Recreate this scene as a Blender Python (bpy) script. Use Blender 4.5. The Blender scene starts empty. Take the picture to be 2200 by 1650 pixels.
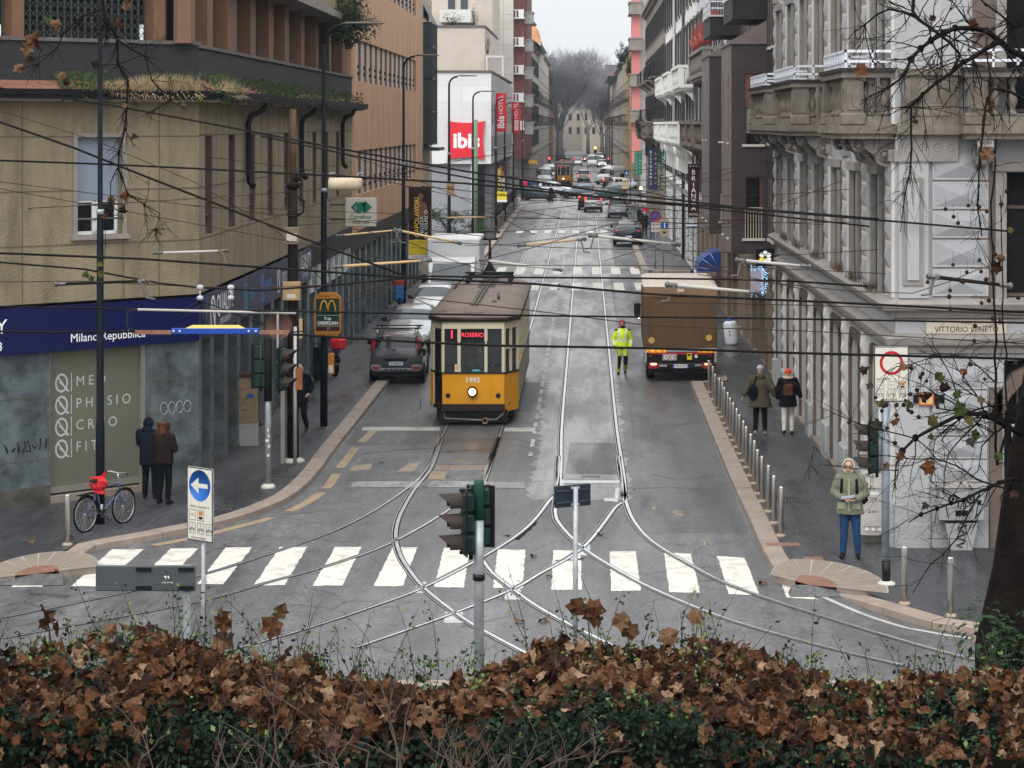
import bpy, math, random
from mathutils import Vector, Matrix, noise as mnoise
R = random.Random(7)
PI = math.pi
C = bpy.context.scene.collection
SC = bpy.context.scene
H, F, VX, VY = 8.0, 5000.0, 1260.0, 266.0
def W(px, py, Y): return Vector(((px-VX)*Y/F, Y, H-(py-VY)*Y/F))
def G(px, py, z=0.0):
	Y = F*(H-z)/(py-VY)
	return Vector(((px-VX)*Y/F, Y, z))
def YX(px, X): return X*F/(px-VX)          # depth at which lateral offset X shows at column px
def ZP(py, Y): return H-(py-VY)*Y/F
def rad(a): return math.radians(a)
MATS = {}
def mat(name, col, rough=.6, metal=0, var=.12, scale=2.0, bump=0, bscale=60, emit=0, coat=0, dirt=0, dscale=.6, stretch=(1,1,1), dcol=None, trans=0, spec=.22, brick=None, ecol=None):
	if name in MATS: return MATS[name]
	dk=lambda c: tuple(x*(.42+.58*min(1,max(0,(max(c)-.02)/.07))) for x in c)
	if max(col)<.12 and rough>=.5 and not metal: spec*=.25
	if not emit: col=dk(col)
	if dcol: dcol=dk(dcol)
	m = bpy.data.materials.new(name); m.use_nodes = True
	nt = m.node_tree; N = nt.nodes; L = nt.links
	b = N['Principled BSDF']
	b.inputs['Roughness'].default_value = rough
	b.inputs['Metallic'].default_value = metal
	b.inputs['Specular IOR Level'].default_value = spec
	if coat: b.inputs['Coat Weight'].default_value = coat; b.inputs['Coat Roughness'].default_value = .08
	if trans: b.inputs['Transmission Weight'].default_value = trans
	tc = N.new('ShaderNodeTexCoord'); mp = N.new('ShaderNodeMapping'); mp.inputs['Scale'].default_value = stretch
	L.new(tc.outputs['Object'], mp.inputs['Vector'])
	src = mp.outputs['Vector']
	nz = N.new('ShaderNodeTexNoise'); nz.inputs['Scale'].default_value = scale; nz.inputs['Detail'].default_value = 6; nz.inputs['Roughness'].default_value = .65
	L.new(src, nz.inputs['Vector'])
	mr = N.new('ShaderNodeMapRange'); mr.inputs['From Min'].default_value = .3; mr.inputs['From Max'].default_value = .7
	mr.inputs['To Min'].default_value = 1-var; mr.inputs['To Max'].default_value = 1+var
	L.new(nz.outputs['Fac'], mr.inputs['Value'])
	mx = N.new('ShaderNodeMix'); mx.data_type = 'RGBA'; mx.blend_type = 'MULTIPLY'; mx.inputs['Factor'].default_value = 1
	mx.inputs['A'].default_value = (*col, 1)
	L.new(mr.outputs['Result'], mx.inputs['B'])
	out = mx.outputs['Result']
	if brick:
		bt = N.new('ShaderNodeTexBrick'); bt.inputs['Scale'].default_value = 1
		bt.inputs['Brick Width'].default_value = brick[0]; bt.inputs['Row Height'].default_value = brick[1]; bt.inputs['Mortar Size'].default_value = brick[2]
		bt.inputs['Color1'].default_value = (1,1,1,1); bt.inputs['Color2'].default_value = (.86,.86,.86,1); bt.inputs['Mortar'].default_value = (.45,.45,.45,1)
		bt.offset = brick[3] if len(brick) > 3 else .5
		sx = N.new('ShaderNodeSeparateXYZ'); cx = N.new('ShaderNodeCombineXYZ'); ad = N.new('ShaderNodeMath')
		L.new(tc.outputs['Object'], sx.inputs[0]); L.new(sx.outputs['X'], ad.inputs[0]); L.new(sx.outputs['Y'], ad.inputs[1])
		L.new(ad.outputs[0], cx.inputs['X']); L.new(sx.outputs['Z'], cx.inputs['Y']); L.new(cx.outputs[0], bt.inputs['Vector'])
		m2 = N.new('ShaderNodeMix'); m2.data_type = 'RGBA'; m2.blend_type = 'MULTIPLY'; m2.inputs['Factor'].default_value = 1
		L.new(out, m2.inputs['A']); L.new(bt.outputs['Color'], m2.inputs['B']); out = m2.outputs['Result']
	if dirt:
		n2 = N.new('ShaderNodeTexNoise'); n2.inputs['Scale'].default_value = dscale; n2.inputs['Detail'].default_value = 8; n2.inputs['Roughness'].default_value = .7
		L.new(src, n2.inputs['Vector'])
		r2 = N.new('ShaderNodeMapRange'); r2.inputs['From Min'].default_value = .48; r2.inputs['From Max'].default_value = .72; r2.inputs['To Max'].default_value = dirt
		L.new(n2.outputs['Fac'], r2.inputs['Value'])
		m3 = N.new('ShaderNodeMix'); m3.data_type = 'RGBA'
		L.new(r2.outputs['Result'], m3.inputs['Factor']); L.new(out, m3.inputs['A'])
		dc = dcol or tuple(c*.35 for c in col); m3.inputs['B'].default_value = (*dc, 1); out = m3.outputs['Result']
	L.new(out, b.inputs['Base Color'])
	if bump:
		n3 = N.new('ShaderNodeTexNoise'); n3.inputs['Scale'].default_value = bscale; n3.inputs['Detail'].default_value = 3
		L.new(tc.outputs['Object'], n3.inputs['Vector'])
		bp = N.new('ShaderNodeBump'); bp.inputs['Strength'].default_value = bump; bp.inputs['Distance'].default_value = .02
		L.new(n3.outputs['Fac'], bp.inputs['Height']); L.new(bp.outputs['Normal'], b.inputs['Normal'])
	if emit:
		b.inputs['Emission Color'].default_value = (*(ecol or col), 1); b.inputs['Emission Strength'].default_value = emit
	MATS[name] = m
	return m
def glass(name, col=(.02,.025,.03), rough=.06, var=.3, scale=.7):
	return mat(name, col, rough, var=var, scale=scale, spec=.32)
class MB:
	def __init__(s, m=None, M=None):
		s.v=[]; s.f=[]; s.mi=[]; s.sm=[]; s.mats=[]; s.M=M; s.cur=0; s.smooth=False
		if m: s.use(m)
	def use(s, m):
		if m not in s.mats: s.mats.append(m)
		s.cur = s.mats.index(m); return s
	def add(s, vs, fs, smooth=None):
		o=len(s.v); M=s.M
		if M: s.v.extend(M @ Vector(p) for p in vs)
		else: s.v.extend(Vector(p) for p in vs)
		for f in fs:
			s.f.append([i+o for i in f]); s.mi.append(s.cur); s.sm.append(s.smooth if smooth is None else smooth)
		return s
	def box(s, x0,x1,y0,y1,z0,z1):
		v=[(x0,y0,z0),(x1,y0,z0),(x1,y1,z0),(x0,y1,z0),(x0,y0,z1),(x1,y0,z1),(x1,y1,z1),(x0,y1,z1)]
		return s.add(v,[(3,2,1,0),(4,5,6,7),(0,1,5,4),(1,2,6,5),(2,3,7,6),(3,0,4,7)])
	def bbox(s, x0,x1,y0,y1,z0,z1,b=.02):
		b=min(b,(x1-x0)*.45,(y1-y0)*.45,(z1-z0)*.45)
		v=[];
		def ring(z,i):
			a=[(x0+i,y0+i+b),(x0+i+b,y0+i),(x1-i-b,y0+i),(x1-i,y0+i+b),(x1-i,y1-i-b),(x1-i-b,y1-i),(x0+i+b,y1-i),(x0+i,y1-i-b)]
			return [(p[0],p[1],z) for p in a]
		v=ring(z0,b)+ring(z0+b,0)+ring(z1-b,0)+ring(z1,b)
		f=[tuple(reversed(range(8))),tuple(range(24,32))]
		for r in range(3):
			for k in range(8):
				f.append((r*8+k,r*8+(k+1)%8,r*8+8+(k+1)%8,r*8+8+k))
		return s.add(v,f)
	def quad(s,a,b,c,d): return s.add([a,b,c,d],[(0,1,2,3)])
	def poly(s,pts): return s.add(pts,[tuple(range(len(pts)))])
	def prism(s,pts,z0,z1):
		n=len(pts); v=[(p[0],p[1],z0) for p in pts]+[(p[0],p[1],z1) for p in pts]
		return s.add(v,[tuple(reversed(range(n))),tuple(range(n,2*n))]+[(i,(i+1)%n,n+(i+1)%n,n+i) for i in range(n)])
	def prismx(s,pts,x0,x1):   # pts (y,z)
		n=len(pts); v=[(x0,p[0],p[1]) for p in pts]+[(x1,p[0],p[1]) for p in pts]
		return s.add(v,[tuple(reversed(range(n))),tuple(range(n,2*n))]+[(i,(i+1)%n,n+(i+1)%n,n+i) for i in range(n)])
	def prismy(s,pts,y0,y1):   # pts (x,z)
		n=len(pts); v=[(p[0],y0,p[1]) for p in pts]+[(p[0],y1,p[1]) for p in pts]
		return s.add(v,[tuple(range(n)),tuple(reversed(range(n,2*n)))]+[(n+i,n+(i+1)%n,(i+1)%n,i) for i in range(n)])
	def tube(s, pts, r, n=6, cap=True, smooth=True):
		pts=[Vector(p) for p in pts]; k=len(pts)
		rs=r if isinstance(r,(list,tuple)) else [r]*k
		v=[]; up=None
		for i in range(k):
			d=(pts[min(i+1,k-1)]-pts[max(i-1,0)])
			if d.length<1e-9: d=Vector((0,0,1))
			d.normalize()
			if up is None: up=Vector((0,0,1)) if abs(d.z)<.9 else Vector((1,0,0))
			a=d.cross(up)
			if a.length<1e-6: a=d.cross(Vector((0,1,0)))
			a.normalize(); b=a.cross(d).normalized(); up=b
			for j in range(n):
				t=2*PI*j/n; v.append(pts[i]+(a*math.cos(t)+b*math.sin(t))*rs[i])
		f=[]
		for i in range(k-1):
			for j in range(n):
				f.append((i*n+j,(i+1)*n+j,(i+1)*n+(j+1)%n,i*n+(j+1)%n))
		o=len(s.v); s.add(v,f,smooth)
		if cap: s.add([],[]); s.f.append([o+j for j in range(n)]); s.mi.append(s.cur); s.sm.append(False); s.f.append([o+(k-1)*n+n-1-j for j in range(n)]); s.mi.append(s.cur); s.sm.append(False)
		return s
	def cyl(s,x,y,z0,z1,r,n=12,r2=None,smooth=True): return s.tube([(x,y,z0),(x,y,z1)],[r,r if r2 is None else r2],n,True,smooth)
	def lathe(s, prof, n=14, c=(0,0,0), axis='z', smooth=True):
		v=[];f=[]
		for (r,z) in prof:
			for j in range(n):
				t=2*PI*j/n; a=r*math.cos(t); b=r*math.sin(t)
				p=(a,b,z) if axis=='z' else ((a,z,b) if axis=='y' else (z,a,b))
				v.append((p[0]+c[0],p[1]+c[1],p[2]+c[2]))
		for i in range(len(prof)-1):
			for j in range(n):
				q=(i*n+j,i*n+(j+1)%n,(i+1)*n+(j+1)%n,(i+1)*n+j)
				f.append(q if axis!='y' else q[::-1])
		e=len(prof)-1
		f.append(tuple(reversed(range(n)))); f.append(tuple(e*n+j for j in range(n)))
		return s.add(v,f,smooth)
	def ell(s,c,r,n=10,m=7,rot=None):
		v=[];f=[]
		if not isinstance(r,(tuple,list)): r=(r,r,r)
		for i in range(m+1):
			p=PI*i/m
			for j in range(n):
				t=2*PI*j/n
				q=Vector((r[0]*math.sin(p)*math.cos(t),r[1]*math.sin(p)*math.sin(t),r[2]*math.cos(p)))
				if rot: q=rot@q
				v.append((q.x+c[0],q.y+c[1],q.z+c[2]))
		for i in range(m):
			for j in range(n): f.append((i*n+j,(i+1)*n+j,(i+1)*n+(j+1)%n,i*n+(j+1)%n))
		return s.add(v,f,True)
	def disc(s,c,r,n=20,axis='y',r0=0):
		v=[]
		for rr in ([r] if not r0 else [r,r0]):
			for j in range(n):
				t=2*PI*j/n; a=rr*math.cos(t); b=rr*math.sin(t)
				v.append((c[0]+a,c[1],c[2]+b) if axis=='y' else ((c[0]+a,c[1]+b,c[2]) if axis=='z' else (c[0],c[1]+a,c[2]+b)))
		return s.add(v,[tuple(range(n))] if not r0 else [(j,(j+1)%n,n+(j+1)%n,n+j) for j in range(n)])
	def leaf(s, c, size, nrm, roll, curl=.25):
		nrm=Vector(nrm).normalized(); a=nrm.orthogonal().normalized(); a=Matrix.Rotation(roll,3,nrm)@a; b=nrm.cross(a)
		c=Vector(c); o=[(0,-.5),(.2,-.36),(.44,-.27),(.38,-.03),(.54,.2),(.28,.27),(.0,.6),(-.26,.27),(-.52,.17),(-.36,-.05),(-.46,-.3),(-.18,-.36)]
		v=[c+nrm*size*.03]; fo=R.uniform(-.2,1.0)*min(1,curl+.2); cy=R.uniform(-.6,1.0); tw=R.uniform(-.7,.7)*min(1,curl)
		for (x,y) in o:
			h=(fo*abs(x)-curl*(.6*x*x+cy*y*y)*1.3+tw*x*y+R.uniform(-.13,.13)*min(1,curl+.3))*size
			v.append(c+a*x*size+b*y*size+nrm*h)
		return s.add(v,[(0,i,i%12+1) for i in range(1,13)],False)
	def leaflet(s,c,size,nrm,roll):
		nrm=Vector(nrm).normalized(); a=nrm.orthogonal().normalized(); a=Matrix.Rotation(roll,3,nrm)@a; b=nrm.cross(a); c=Vector(c)
		return s.add([c-b*size*.5,c+a*size*.3+nrm*size*.07,c+b*size*.5,c-a*size*.3+nrm*size*.07],[(0,1,2),(0,2,3)],False)
	def text(s, body, size, M, align='CENTER', bold=0, squeeze=1.0, rowgap=1.0):
		me=textmesh(body,align,bold,rowgap)
		S=Matrix.Diagonal((size*squeeze,size,size,1))
		old=s.M; s.M=(old@M@S) if old else M@S
		s.add([v.co for v in me.vertices],[tuple(p.vertices) for p in me.polygons],False); s.M=old
		return s
	def build(s, name, parent=None, world=False, kind=None, label=None, cat=None, group=None, loc=None, rz=0):
		me=bpy.data.meshes.new(name)
		off=Vector((0,0,0))
		if world and parent is not None:
			p=parent
			while p: off=off+p.location; p=p.parent
		if loc is not None and parent is None: off=Vector(loc)
		me.from_pydata([tuple(p-off) for p in s.v],[],s.f)
		for m in s.mats: me.materials.append(m)
		me.polygons.foreach_set('material_index',s.mi); me.polygons.foreach_set('use_smooth',s.sm)
		me.update()
		o=bpy.data.objects.new(name,me); C.objects.link(o)
		if parent is not None: o.parent=parent
		elif loc is not None: o.location=loc
		tag(o,label,cat,group,kind)
		return o
TXT={}
def textmesh(body,align='CENTER',bold=0,rowgap=1.0):
	k=(body,align,bold,rowgap)
	if k not in TXT:
		cu=bpy.data.curves.new('lettering','FONT'); cu.body=body; cu.size=1; cu.align_x=align; cu.align_y='CENTER'; cu.offset=bold; cu.resolution_u=3; cu.space_line=rowgap
		o=bpy.data.objects.new('lettering',cu); C.objects.link(o)
		dg=bpy.context.evaluated_depsgraph_get()
		TXT[k]=bpy.data.meshes.new_from_object(o.evaluated_get(dg)); bpy.data.objects.remove(o)
	return TXT[k]
def tag(o,label=None,cat=None,group=None,kind=None):
	if label: o['label']=label
	if cat: o['category']=cat
	if group: o['group']=group
	if kind: o['kind']=kind
	return o
def thing(name,label,cat,loc=(0,0,0),rz=0,group=None):
	o=bpy.data.objects.new(name,None); C.objects.link(o); o.location=loc; o.rotation_euler=(0,0,rz); o.empty_display_size=.2
	return tag(o,label,cat,group)
def copy_tree(o,parent=None):
	c=o.copy(); C.objects.link(c)
	if parent is not None: c.parent=parent
	for ch in list(o.children): copy_tree(ch,c)
	return c
def dup(o,loc,rz=None,label=None,group=None,scale=None):
	c=copy_tree(o); c.location=loc
	if rz is not None: c.rotation_euler=(0,0,rz)
	if label: c['label']=label
	if group: c['group']=group
	if scale: c.scale=scale
	return c
def frame2(p0,p1,z=0.0):
	"""local (u along p0->p1, v outward = to the right-hand side of travel reversed, z)"""
	a=Vector((p1[0]-p0[0],p1[1]-p0[1],0)).normalized(); n=Vector((a.y,-a.x,0))
	return Matrix(((a.x,n.x,0,p0[0]),(a.y,n.y,0,p0[1]),(0,0,1,z),(0,0,0,1)))
def TX(x,y,z): return Matrix.Translation((x,y,z))
UP=Matrix(((1,0,0,0),(0,0,-1,0),(0,1,0,0),(0,0,0,1)))      # text plane XY -> XZ facing -Y
FACE_V=Matrix(((-1,0,0,0),(0,0,1,0),(0,1,0,0),(0,0,0,1)))
FACE_VF=Matrix(((1,0,0,0),(0,0,1,0),(0,1,0,0),(0,0,0,1)))
def wall(mb,u0,u1,z0,z1,ops,d=.25,v=0.0):
	"""front sheet at v with rectangular openings (u0,u1,z0,z1) and reveals of depth d (towards -v)"""
	us=sorted({u0,u1,*[o[0] for o in ops],*[o[1] for o in ops]}); us=[u for u in us if u0-1e-6<=u<=u1+1e-6]
	zs=sorted({z0,z1,*[o[2] for o in ops],*[o[3] for o in ops]}); zs=[z for z in zs if z0-1e-6<=z<=z1+1e-6]
	for j in range(len(zs)-1):
		run=None
		for i in range(len(us)-1):
			cu=(us[i]+us[i+1])/2; cz=(zs[j]+zs[j+1])/2
			hole=any(o[0]<cu<o[1] and o[2]<cz<o[3] for o in ops)
			if not hole and run is None: run=us[i]
			if hole and run is not None:
				mb.quad((run,v,zs[j]),(us[i],v,zs[j]),(us[i],v,zs[j+1]),(run,v,zs[j+1])); run=None
		if run is not None: mb.quad((run,v,zs[j]),(us[-1],v,zs[j]),(us[-1],v,zs[j+1]),(run,v,zs[j+1]))
	for (a,b,c,e) in ops:
		mb.quad((a,v,c),(a,v-d,c),(a,v-d,e),(a,v,e)); mb.quad((b,v-d,c),(b,v,c),(b,v,e),(b,v-d,e))
		mb.quad((a,v-d,e),(b,v-d,e),(b,v,e),(a,v,e)); mb.quad((a,v,c),(b,v,c),(b,v-d,c),(a,v-d,c))
	return mb
def along(pts,step):
	"""resample a 2D/3D polyline with Catmull-Rom"""
	P=[Vector(p) for p in pts]; out=[]
	for i in range(len(P)-1):
		p0=P[max(i-1,0)];p1=P[i];p2=P[i+1];p3=P[min(i+2,len(P)-1)]
		n=max(1,int((p2-p1).length/step))
		for k in range(n):
			t=k/n
			out.append(.5*((2*p1)+(p2-p0)*t+(2*p0-5*p1+4*p2-p3)*t*t+(3*p1-p0-3*p2+p3)*t**3))
	out.append(P[-1]); return out
def ribbon(mb,pts,o0,o1,z):
	n=len(pts); L=[];Q=[]
	for i in range(n):
		d=pts[min(i+1,n-1)]-pts[max(i-1,0)]; d.z=0; d.normalize(); nn=Vector((d.y,-d.x,0))
		a=pts[i]+nn*o0; b=pts[i]+nn*o1
		L.append((a.x,a.y,z)); Q.append((b.x,b.y,z))
	mb.add(L+Q,[(i,n+i,n+i+1,i+1) for i in range(n-1)])
cam=bpy.data.cameras.new('camera'); co=bpy.data.objects.new('camera',cam); C.objects.link(co)
co.location=(0,0,H); co.rotation_euler=(rad(90),0,0)
cam.sensor_fit='HORIZONTAL'; cam.sensor_width=36; cam.lens=F/2200*36; cam.shift_x=-(VX-1100)/2200; cam.shift_y=(VY-825)/2200
cam.clip_start=.5; cam.clip_end=6000
SC.camera=co
SC.view_settings.view_transform='Standard'; SC.view_settings.look='None'; SC.view_settings.gamma=1; SC.view_settings.exposure=.1
SUN_E,SUN_R=rad(48),rad(205)
w=bpy.data.worlds.new('World'); SC.world=w; w.use_nodes=True
nt=w.node_tree; N=nt.nodes; L=nt.links
bg=N['Background']
sky=N.new('ShaderNodeTexSky'); sky.sky_type='NISHITA'; sky.sun_disc=False; sky.sun_elevation=SUN_E; sky.sun_rotation=SUN_R; sky.air_density=2; sky.dust_density=4
hs=N.new('ShaderNodeHueSaturation'); hs.inputs['Saturation'].default_value=.12
L.new(sky.outputs[0],hs.inputs['Color'])
tc=N.new('ShaderNodeTexCoord'); sp=N.new('ShaderNodeSeparateXYZ'); L.new(tc.outputs['Generated'],sp.inputs[0])
mr=N.new('ShaderNodeMapRange'); mr.inputs['From Min'].default_value=0; mr.inputs['From Max'].default_value=1; mr.inputs['To Min'].default_value=7.5; mr.inputs['To Max'].default_value=21
L.new(sp.outputs['Z'],mr.inputs['Value'])
nz=N.new('ShaderNodeTexNoise'); nz.inputs['Scale'].default_value=3; nz.inputs['Detail'].default_value=5; L.new(tc.outputs['Generated'],nz.inputs['Vector'])
m1=N.new('ShaderNodeMath'); m1.operation='MULTIPLY_ADD'; m1.inputs[1].default_value=.3; m1.inputs[2].default_value=.85; L.new(nz.outputs['Fac'],m1.inputs[0])
m2=N.new('ShaderNodeMath'); m2.operation='MULTIPLY'; L.new(mr.outputs['Result'],m2.inputs[0]); L.new(m1.outputs[0],m2.inputs[1])
mb_=N.new('ShaderNodeMapRange'); mb_.inputs['From Min'].default_value=-.8; mb_.inputs['From Max'].default_value=.35; mb_.inputs['To Min'].default_value=1.7; mb_.inputs['To Max'].default_value=1; L.new(sp.outputs['Y'],mb_.inputs['Value'])
m3=N.new('ShaderNodeMath'); m3.operation='MULTIPLY'; L.new(m2.outputs[0],m3.inputs[0]); L.new(mb_.outputs['Result'],m3.inputs[1]); m2=m3
cc=N.new('ShaderNodeMix'); cc.data_type='RGBA'; cc.blend_type='MULTIPLY'; cc.inputs['Factor'].default_value=1; cc.inputs['A'].default_value=(.97,.985,1,1)
L.new(m2.outputs[0],cc.inputs['B'])
mx=N.new('ShaderNodeMix'); mx.data_type='RGBA'; mx.inputs['Factor'].default_value=.88
L.new(hs.outputs['Color'],mx.inputs['A']); L.new(cc.outputs['Result'],mx.inputs['B']); L.new(mx.outputs['Result'],bg.inputs['Color'])
bg.inputs['Strength'].default_value=.115
sl=bpy.data.lights.new('sun','SUN'); sl.energy=1.3; sl.angle=rad(30); sl.color=(1,.96,.9)
so=bpy.data.objects.new('sun',sl); C.objects.link(so); so.location=(0,30,60)
sd=Vector((math.sin(SUN_R)*math.cos(SUN_E),math.cos(SUN_R)*math.cos(SUN_E),math.sin(SUN_E)))
so.rotation_euler=sd.to_track_quat('Z','Y').to_euler()
SC.cycles.use_denoising=True; SC.cycles.max_bounces=6; SC.cycles.diffuse_bounces=2; SC.cycles.glossy_bounces=3; SC.cycles.transparent_max_bounces=6; SC.cycles.volume_bounces=1
SC.cycles.sample_clamp_indirect=4
def asphalt(name,base,wet=.5,crack=1.0):
	m=bpy.data.materials.new(name); m.use_nodes=True; N=m.node_tree.nodes; L=m.node_tree.links; b=N['Principled BSDF']; b.inputs['Specular IOR Level'].default_value=.55
	tc=N.new('ShaderNodeTexCoord')
	def noise(scale,detail,stretch=(1,1,1),rough=.6):
		mp=N.new('ShaderNodeMapping'); mp.inputs['Scale'].default_value=stretch; L.new(tc.outputs['Object'],mp.inputs['Vector'])
		n=N.new('ShaderNodeTexNoise'); n.inputs['Scale'].default_value=scale; n.inputs['Detail'].default_value=detail; n.inputs['Roughness'].default_value=rough; L.new(mp.outputs['Vector'],n.inputs['Vector']); return n
	def remap(n,a,c,lo,hi,out='Fac'):
		r=N.new('ShaderNodeMapRange'); r.inputs['From Min'].default_value=a; r.inputs['From Max'].default_value=c; r.inputs['To Min'].default_value=lo; r.inputs['To Max'].default_value=hi; L.new(n.outputs[out],r.inputs['Value']); return r.outputs['Result']
	def mul(x,y):
		k=N.new('ShaderNodeMath'); k.operation='MULTIPLY'; L.new(x,k.inputs[0]); L.new(y,k.inputs[1]); return k.outputs[0]
	tr=noise(1.0,6,(1.5,.05,1),.65); pa=noise(.22,8,(1,.8,1),.7); fi=noise(13,5,(1,.8,1),.95); sp=noise(2.6,5,(1,.5,1),.75)
	f=mul(mul(remap(tr,.35,.65,.76,1.26),remap(pa,.35,.65,.74,1.24)),mul(remap(fi,.37,.63,.40,1.65),remap(sp,.3,.7,.70,1.3)))
	ds=noise(1.3,4); vx=N.new('ShaderNodeVectorMath'); vx.operation='MULTIPLY_ADD'; L.new(ds.outputs['Color'],vx.inputs[0]); vx.inputs[1].default_value=(.9,.9,0); L.new(tc.outputs['Object'],vx.inputs[2])
	vo=N.new('ShaderNodeTexVoronoi'); vo.feature='DISTANCE_TO_EDGE'; vo.inputs['Scale'].default_value=.42; L.new(vx.outputs[0],vo.inputs['Vector'])
	cr=remap(vo,.0,.016,1-.7*crack,1,'Distance'); gate=noise(.35,3); gt=remap(gate,.46,.56,0,1)
	cm=N.new('ShaderNodeMix'); L.new(gt,cm.inputs['Factor']); cm.inputs['A'].default_value=1; L.new(cr,cm.inputs['B']); f=mul(f,cm.outputs['Result'])
	k=N.new('ShaderNodeMix'); k.data_type='RGBA'; k.blend_type='MULTIPLY'; k.inputs['Factor'].default_value=1; k.inputs['A'].default_value=(*base,1); L.new(f,k.inputs['B']); L.new(k.outputs['Result'],b.inputs['Base Color'])
	wn=noise(.9,6,(1.1,.16,1),.6); L.new(mul(remap(wn,.40,.60,1-wet*.55,1.05),remap(sp,.3,.7,.5,.68)),b.inputs['Roughness'])
	bp=N.new('ShaderNodeBump'); bp.inputs['Strength'].default_value=.3; bp.inputs['Distance'].default_value=.008; L.new(fi.outputs['Fac'],bp.inputs['Height']); L.new(bp.outputs['Normal'],b.inputs['Normal'])
	return m
def paint(name,col,wear=.35,scale=2.5):
	"""road paint with worn holes showing asphalt colour"""
	m=mat(name,col,.55,var=.1,scale=6,dirt=wear,dscale=scale,dcol=(.11,.105,.1),bump=.2,bscale=50)
	return m
M_road=asphalt('wet asphalt',(.074,.072,.074))
M_road2=asphalt('smoother asphalt with painted sheen',(.15,.147,.147),wet=.95,crack=.6)  # base colour lightened beyond the near road to stand for sky sheen
M_walk=asphalt('pavement asphalt',(.031,.031,.035),wet=1.0,crack=.6)
M_patch=asphalt('light repair patch',(.17,.168,.165),wet=.3,crack=.8)
M_patchd=asphalt('dark repair patch',(.05,.05,.053),wet=.8)
M_lane=asphalt('dark coarse lane asphalt',(.048,.047,.050),wet=.75)
M_kerb=mat('granite kerb',(.25,.20,.165),.6,var=.25,scale=3,bump=.3,bscale=30,dirt=.55,dscale=1.5)
M_zebra=paint('zebra paint',(.53,.51,.455),.65)
M_yline=paint('worn yellow line',(.27,.20,.125),.95,1.8)
M_wline=paint('worn white line',(.34,.335,.31),.9,1.3)
M_steel=mat('polished rail steel',(.62,.63,.65),.28,metal=.85,var=.2,scale=4)
M_steelr=mat('dull rail lip',(.32,.31,.30),.42,metal=.6,var=.3,scale=4)
M_groove=mat('rail groove dirt',(.018,.017,.016),.8)
M_conc=mat('worn concrete',(.30,.29,.275),.6,var=.2,scale=3,dirt=.5,dscale=2,bump=.2)
M_iron=mat('cast iron cover',(.10,.098,.095),.45,metal=.5,var=.3,scale=10)
M_granite=mat('beige granite slab',(.20,.165,.135),.6,var=.18,scale=4,bump=.25,bscale=40,dirt=.3,dscale=2)
M_rust=mat('rusty iron plate',(.20,.10,.07),.6,metal=.2,var=.3,scale=6)
g=MB(M_road); g.quad((-350,-40,-.012),(350,-40,-.012),(350,1100,-.012),(-350,1100,-.012)); g.build('ground',kind='structure')
def sheet(mb,pts,z): mb.poly([(p[0],p[1],z) for p in pts])
b=MB(M_road)
sheet(b,[(-60,22),(60,22),(60,46),(-60,46)],0); sheet(b,[(-9.5,46),(6.5,46),(6.5,122),(-9.5,122)],0);
b.build('road',kind='structure')
b=MB(M_road2)
sheet(b,[(-5.9,122),(3.1,122),(3.1,700),(-5.9,700)],.0)
sheet(b,[(-3.9,72),(1.2,72),(1.2,122),(-3.9,122)],.004)
b.build('road_far',kind='structure')
b=MB(M_patchd); sheet(b,[(-6,124),(-3.9,124),(-3.9,215),(-6,215)],.004); sheet(b,[(1.6,124),(3.0,124),(3.0,215),(1.6,215)],.004); b.build('road_side_strip',kind='structure')
b=MB(M_road2)
sheet(b,[(-120,225),(-5.9,225),(-5.9,262),(-120,262)],.003); sheet(b,[(3.1,225),(120,225),(120,262),(3.1,262)],.003); b.build('cross_street',kind='structure')
b=MB(M_patch)
def pq(mb,pts,z): mb.poly([tuple(G(x,y,z)) for x,y in pts])
pq(b,[(1222,788),(1250,786),(1250,870),(1218,872)],.008); pq(b,[(760,1034),(908,1034),(900,1047),(750,1047)],.008); pq(b,[(930,1033),(1128,1036),(1128,1049),(915,1046)],.008)
b.build('repair_patch',kind='structure')
KL=[G(*p) for p in [(-230,1290),(-60,1262),(60,1238),(165,1205),(205,1184),(300,1166),(400,1147),(500,1125),(580,1097),(640,1066),(690,1015),(720,972)]]+[Vector((-6.08,70,0)),Vector((-6.05,100,0)),Vector((-6.05,112,0))]
KL=along(KL,.5)
KR=[Vector((3.19,71.2,0)),Vector((3.2,60,0)),G(1575,1050),G(1612,1130),G(1640,1195),G(1665,1230),G(1715,1256),G(1775,1270),G(1850,1303),G(1950,1337),G(2100,1365),Vector((9.5,35.6,0)),Vector((40,35,0))]
KR=along(KR,.5)
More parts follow.
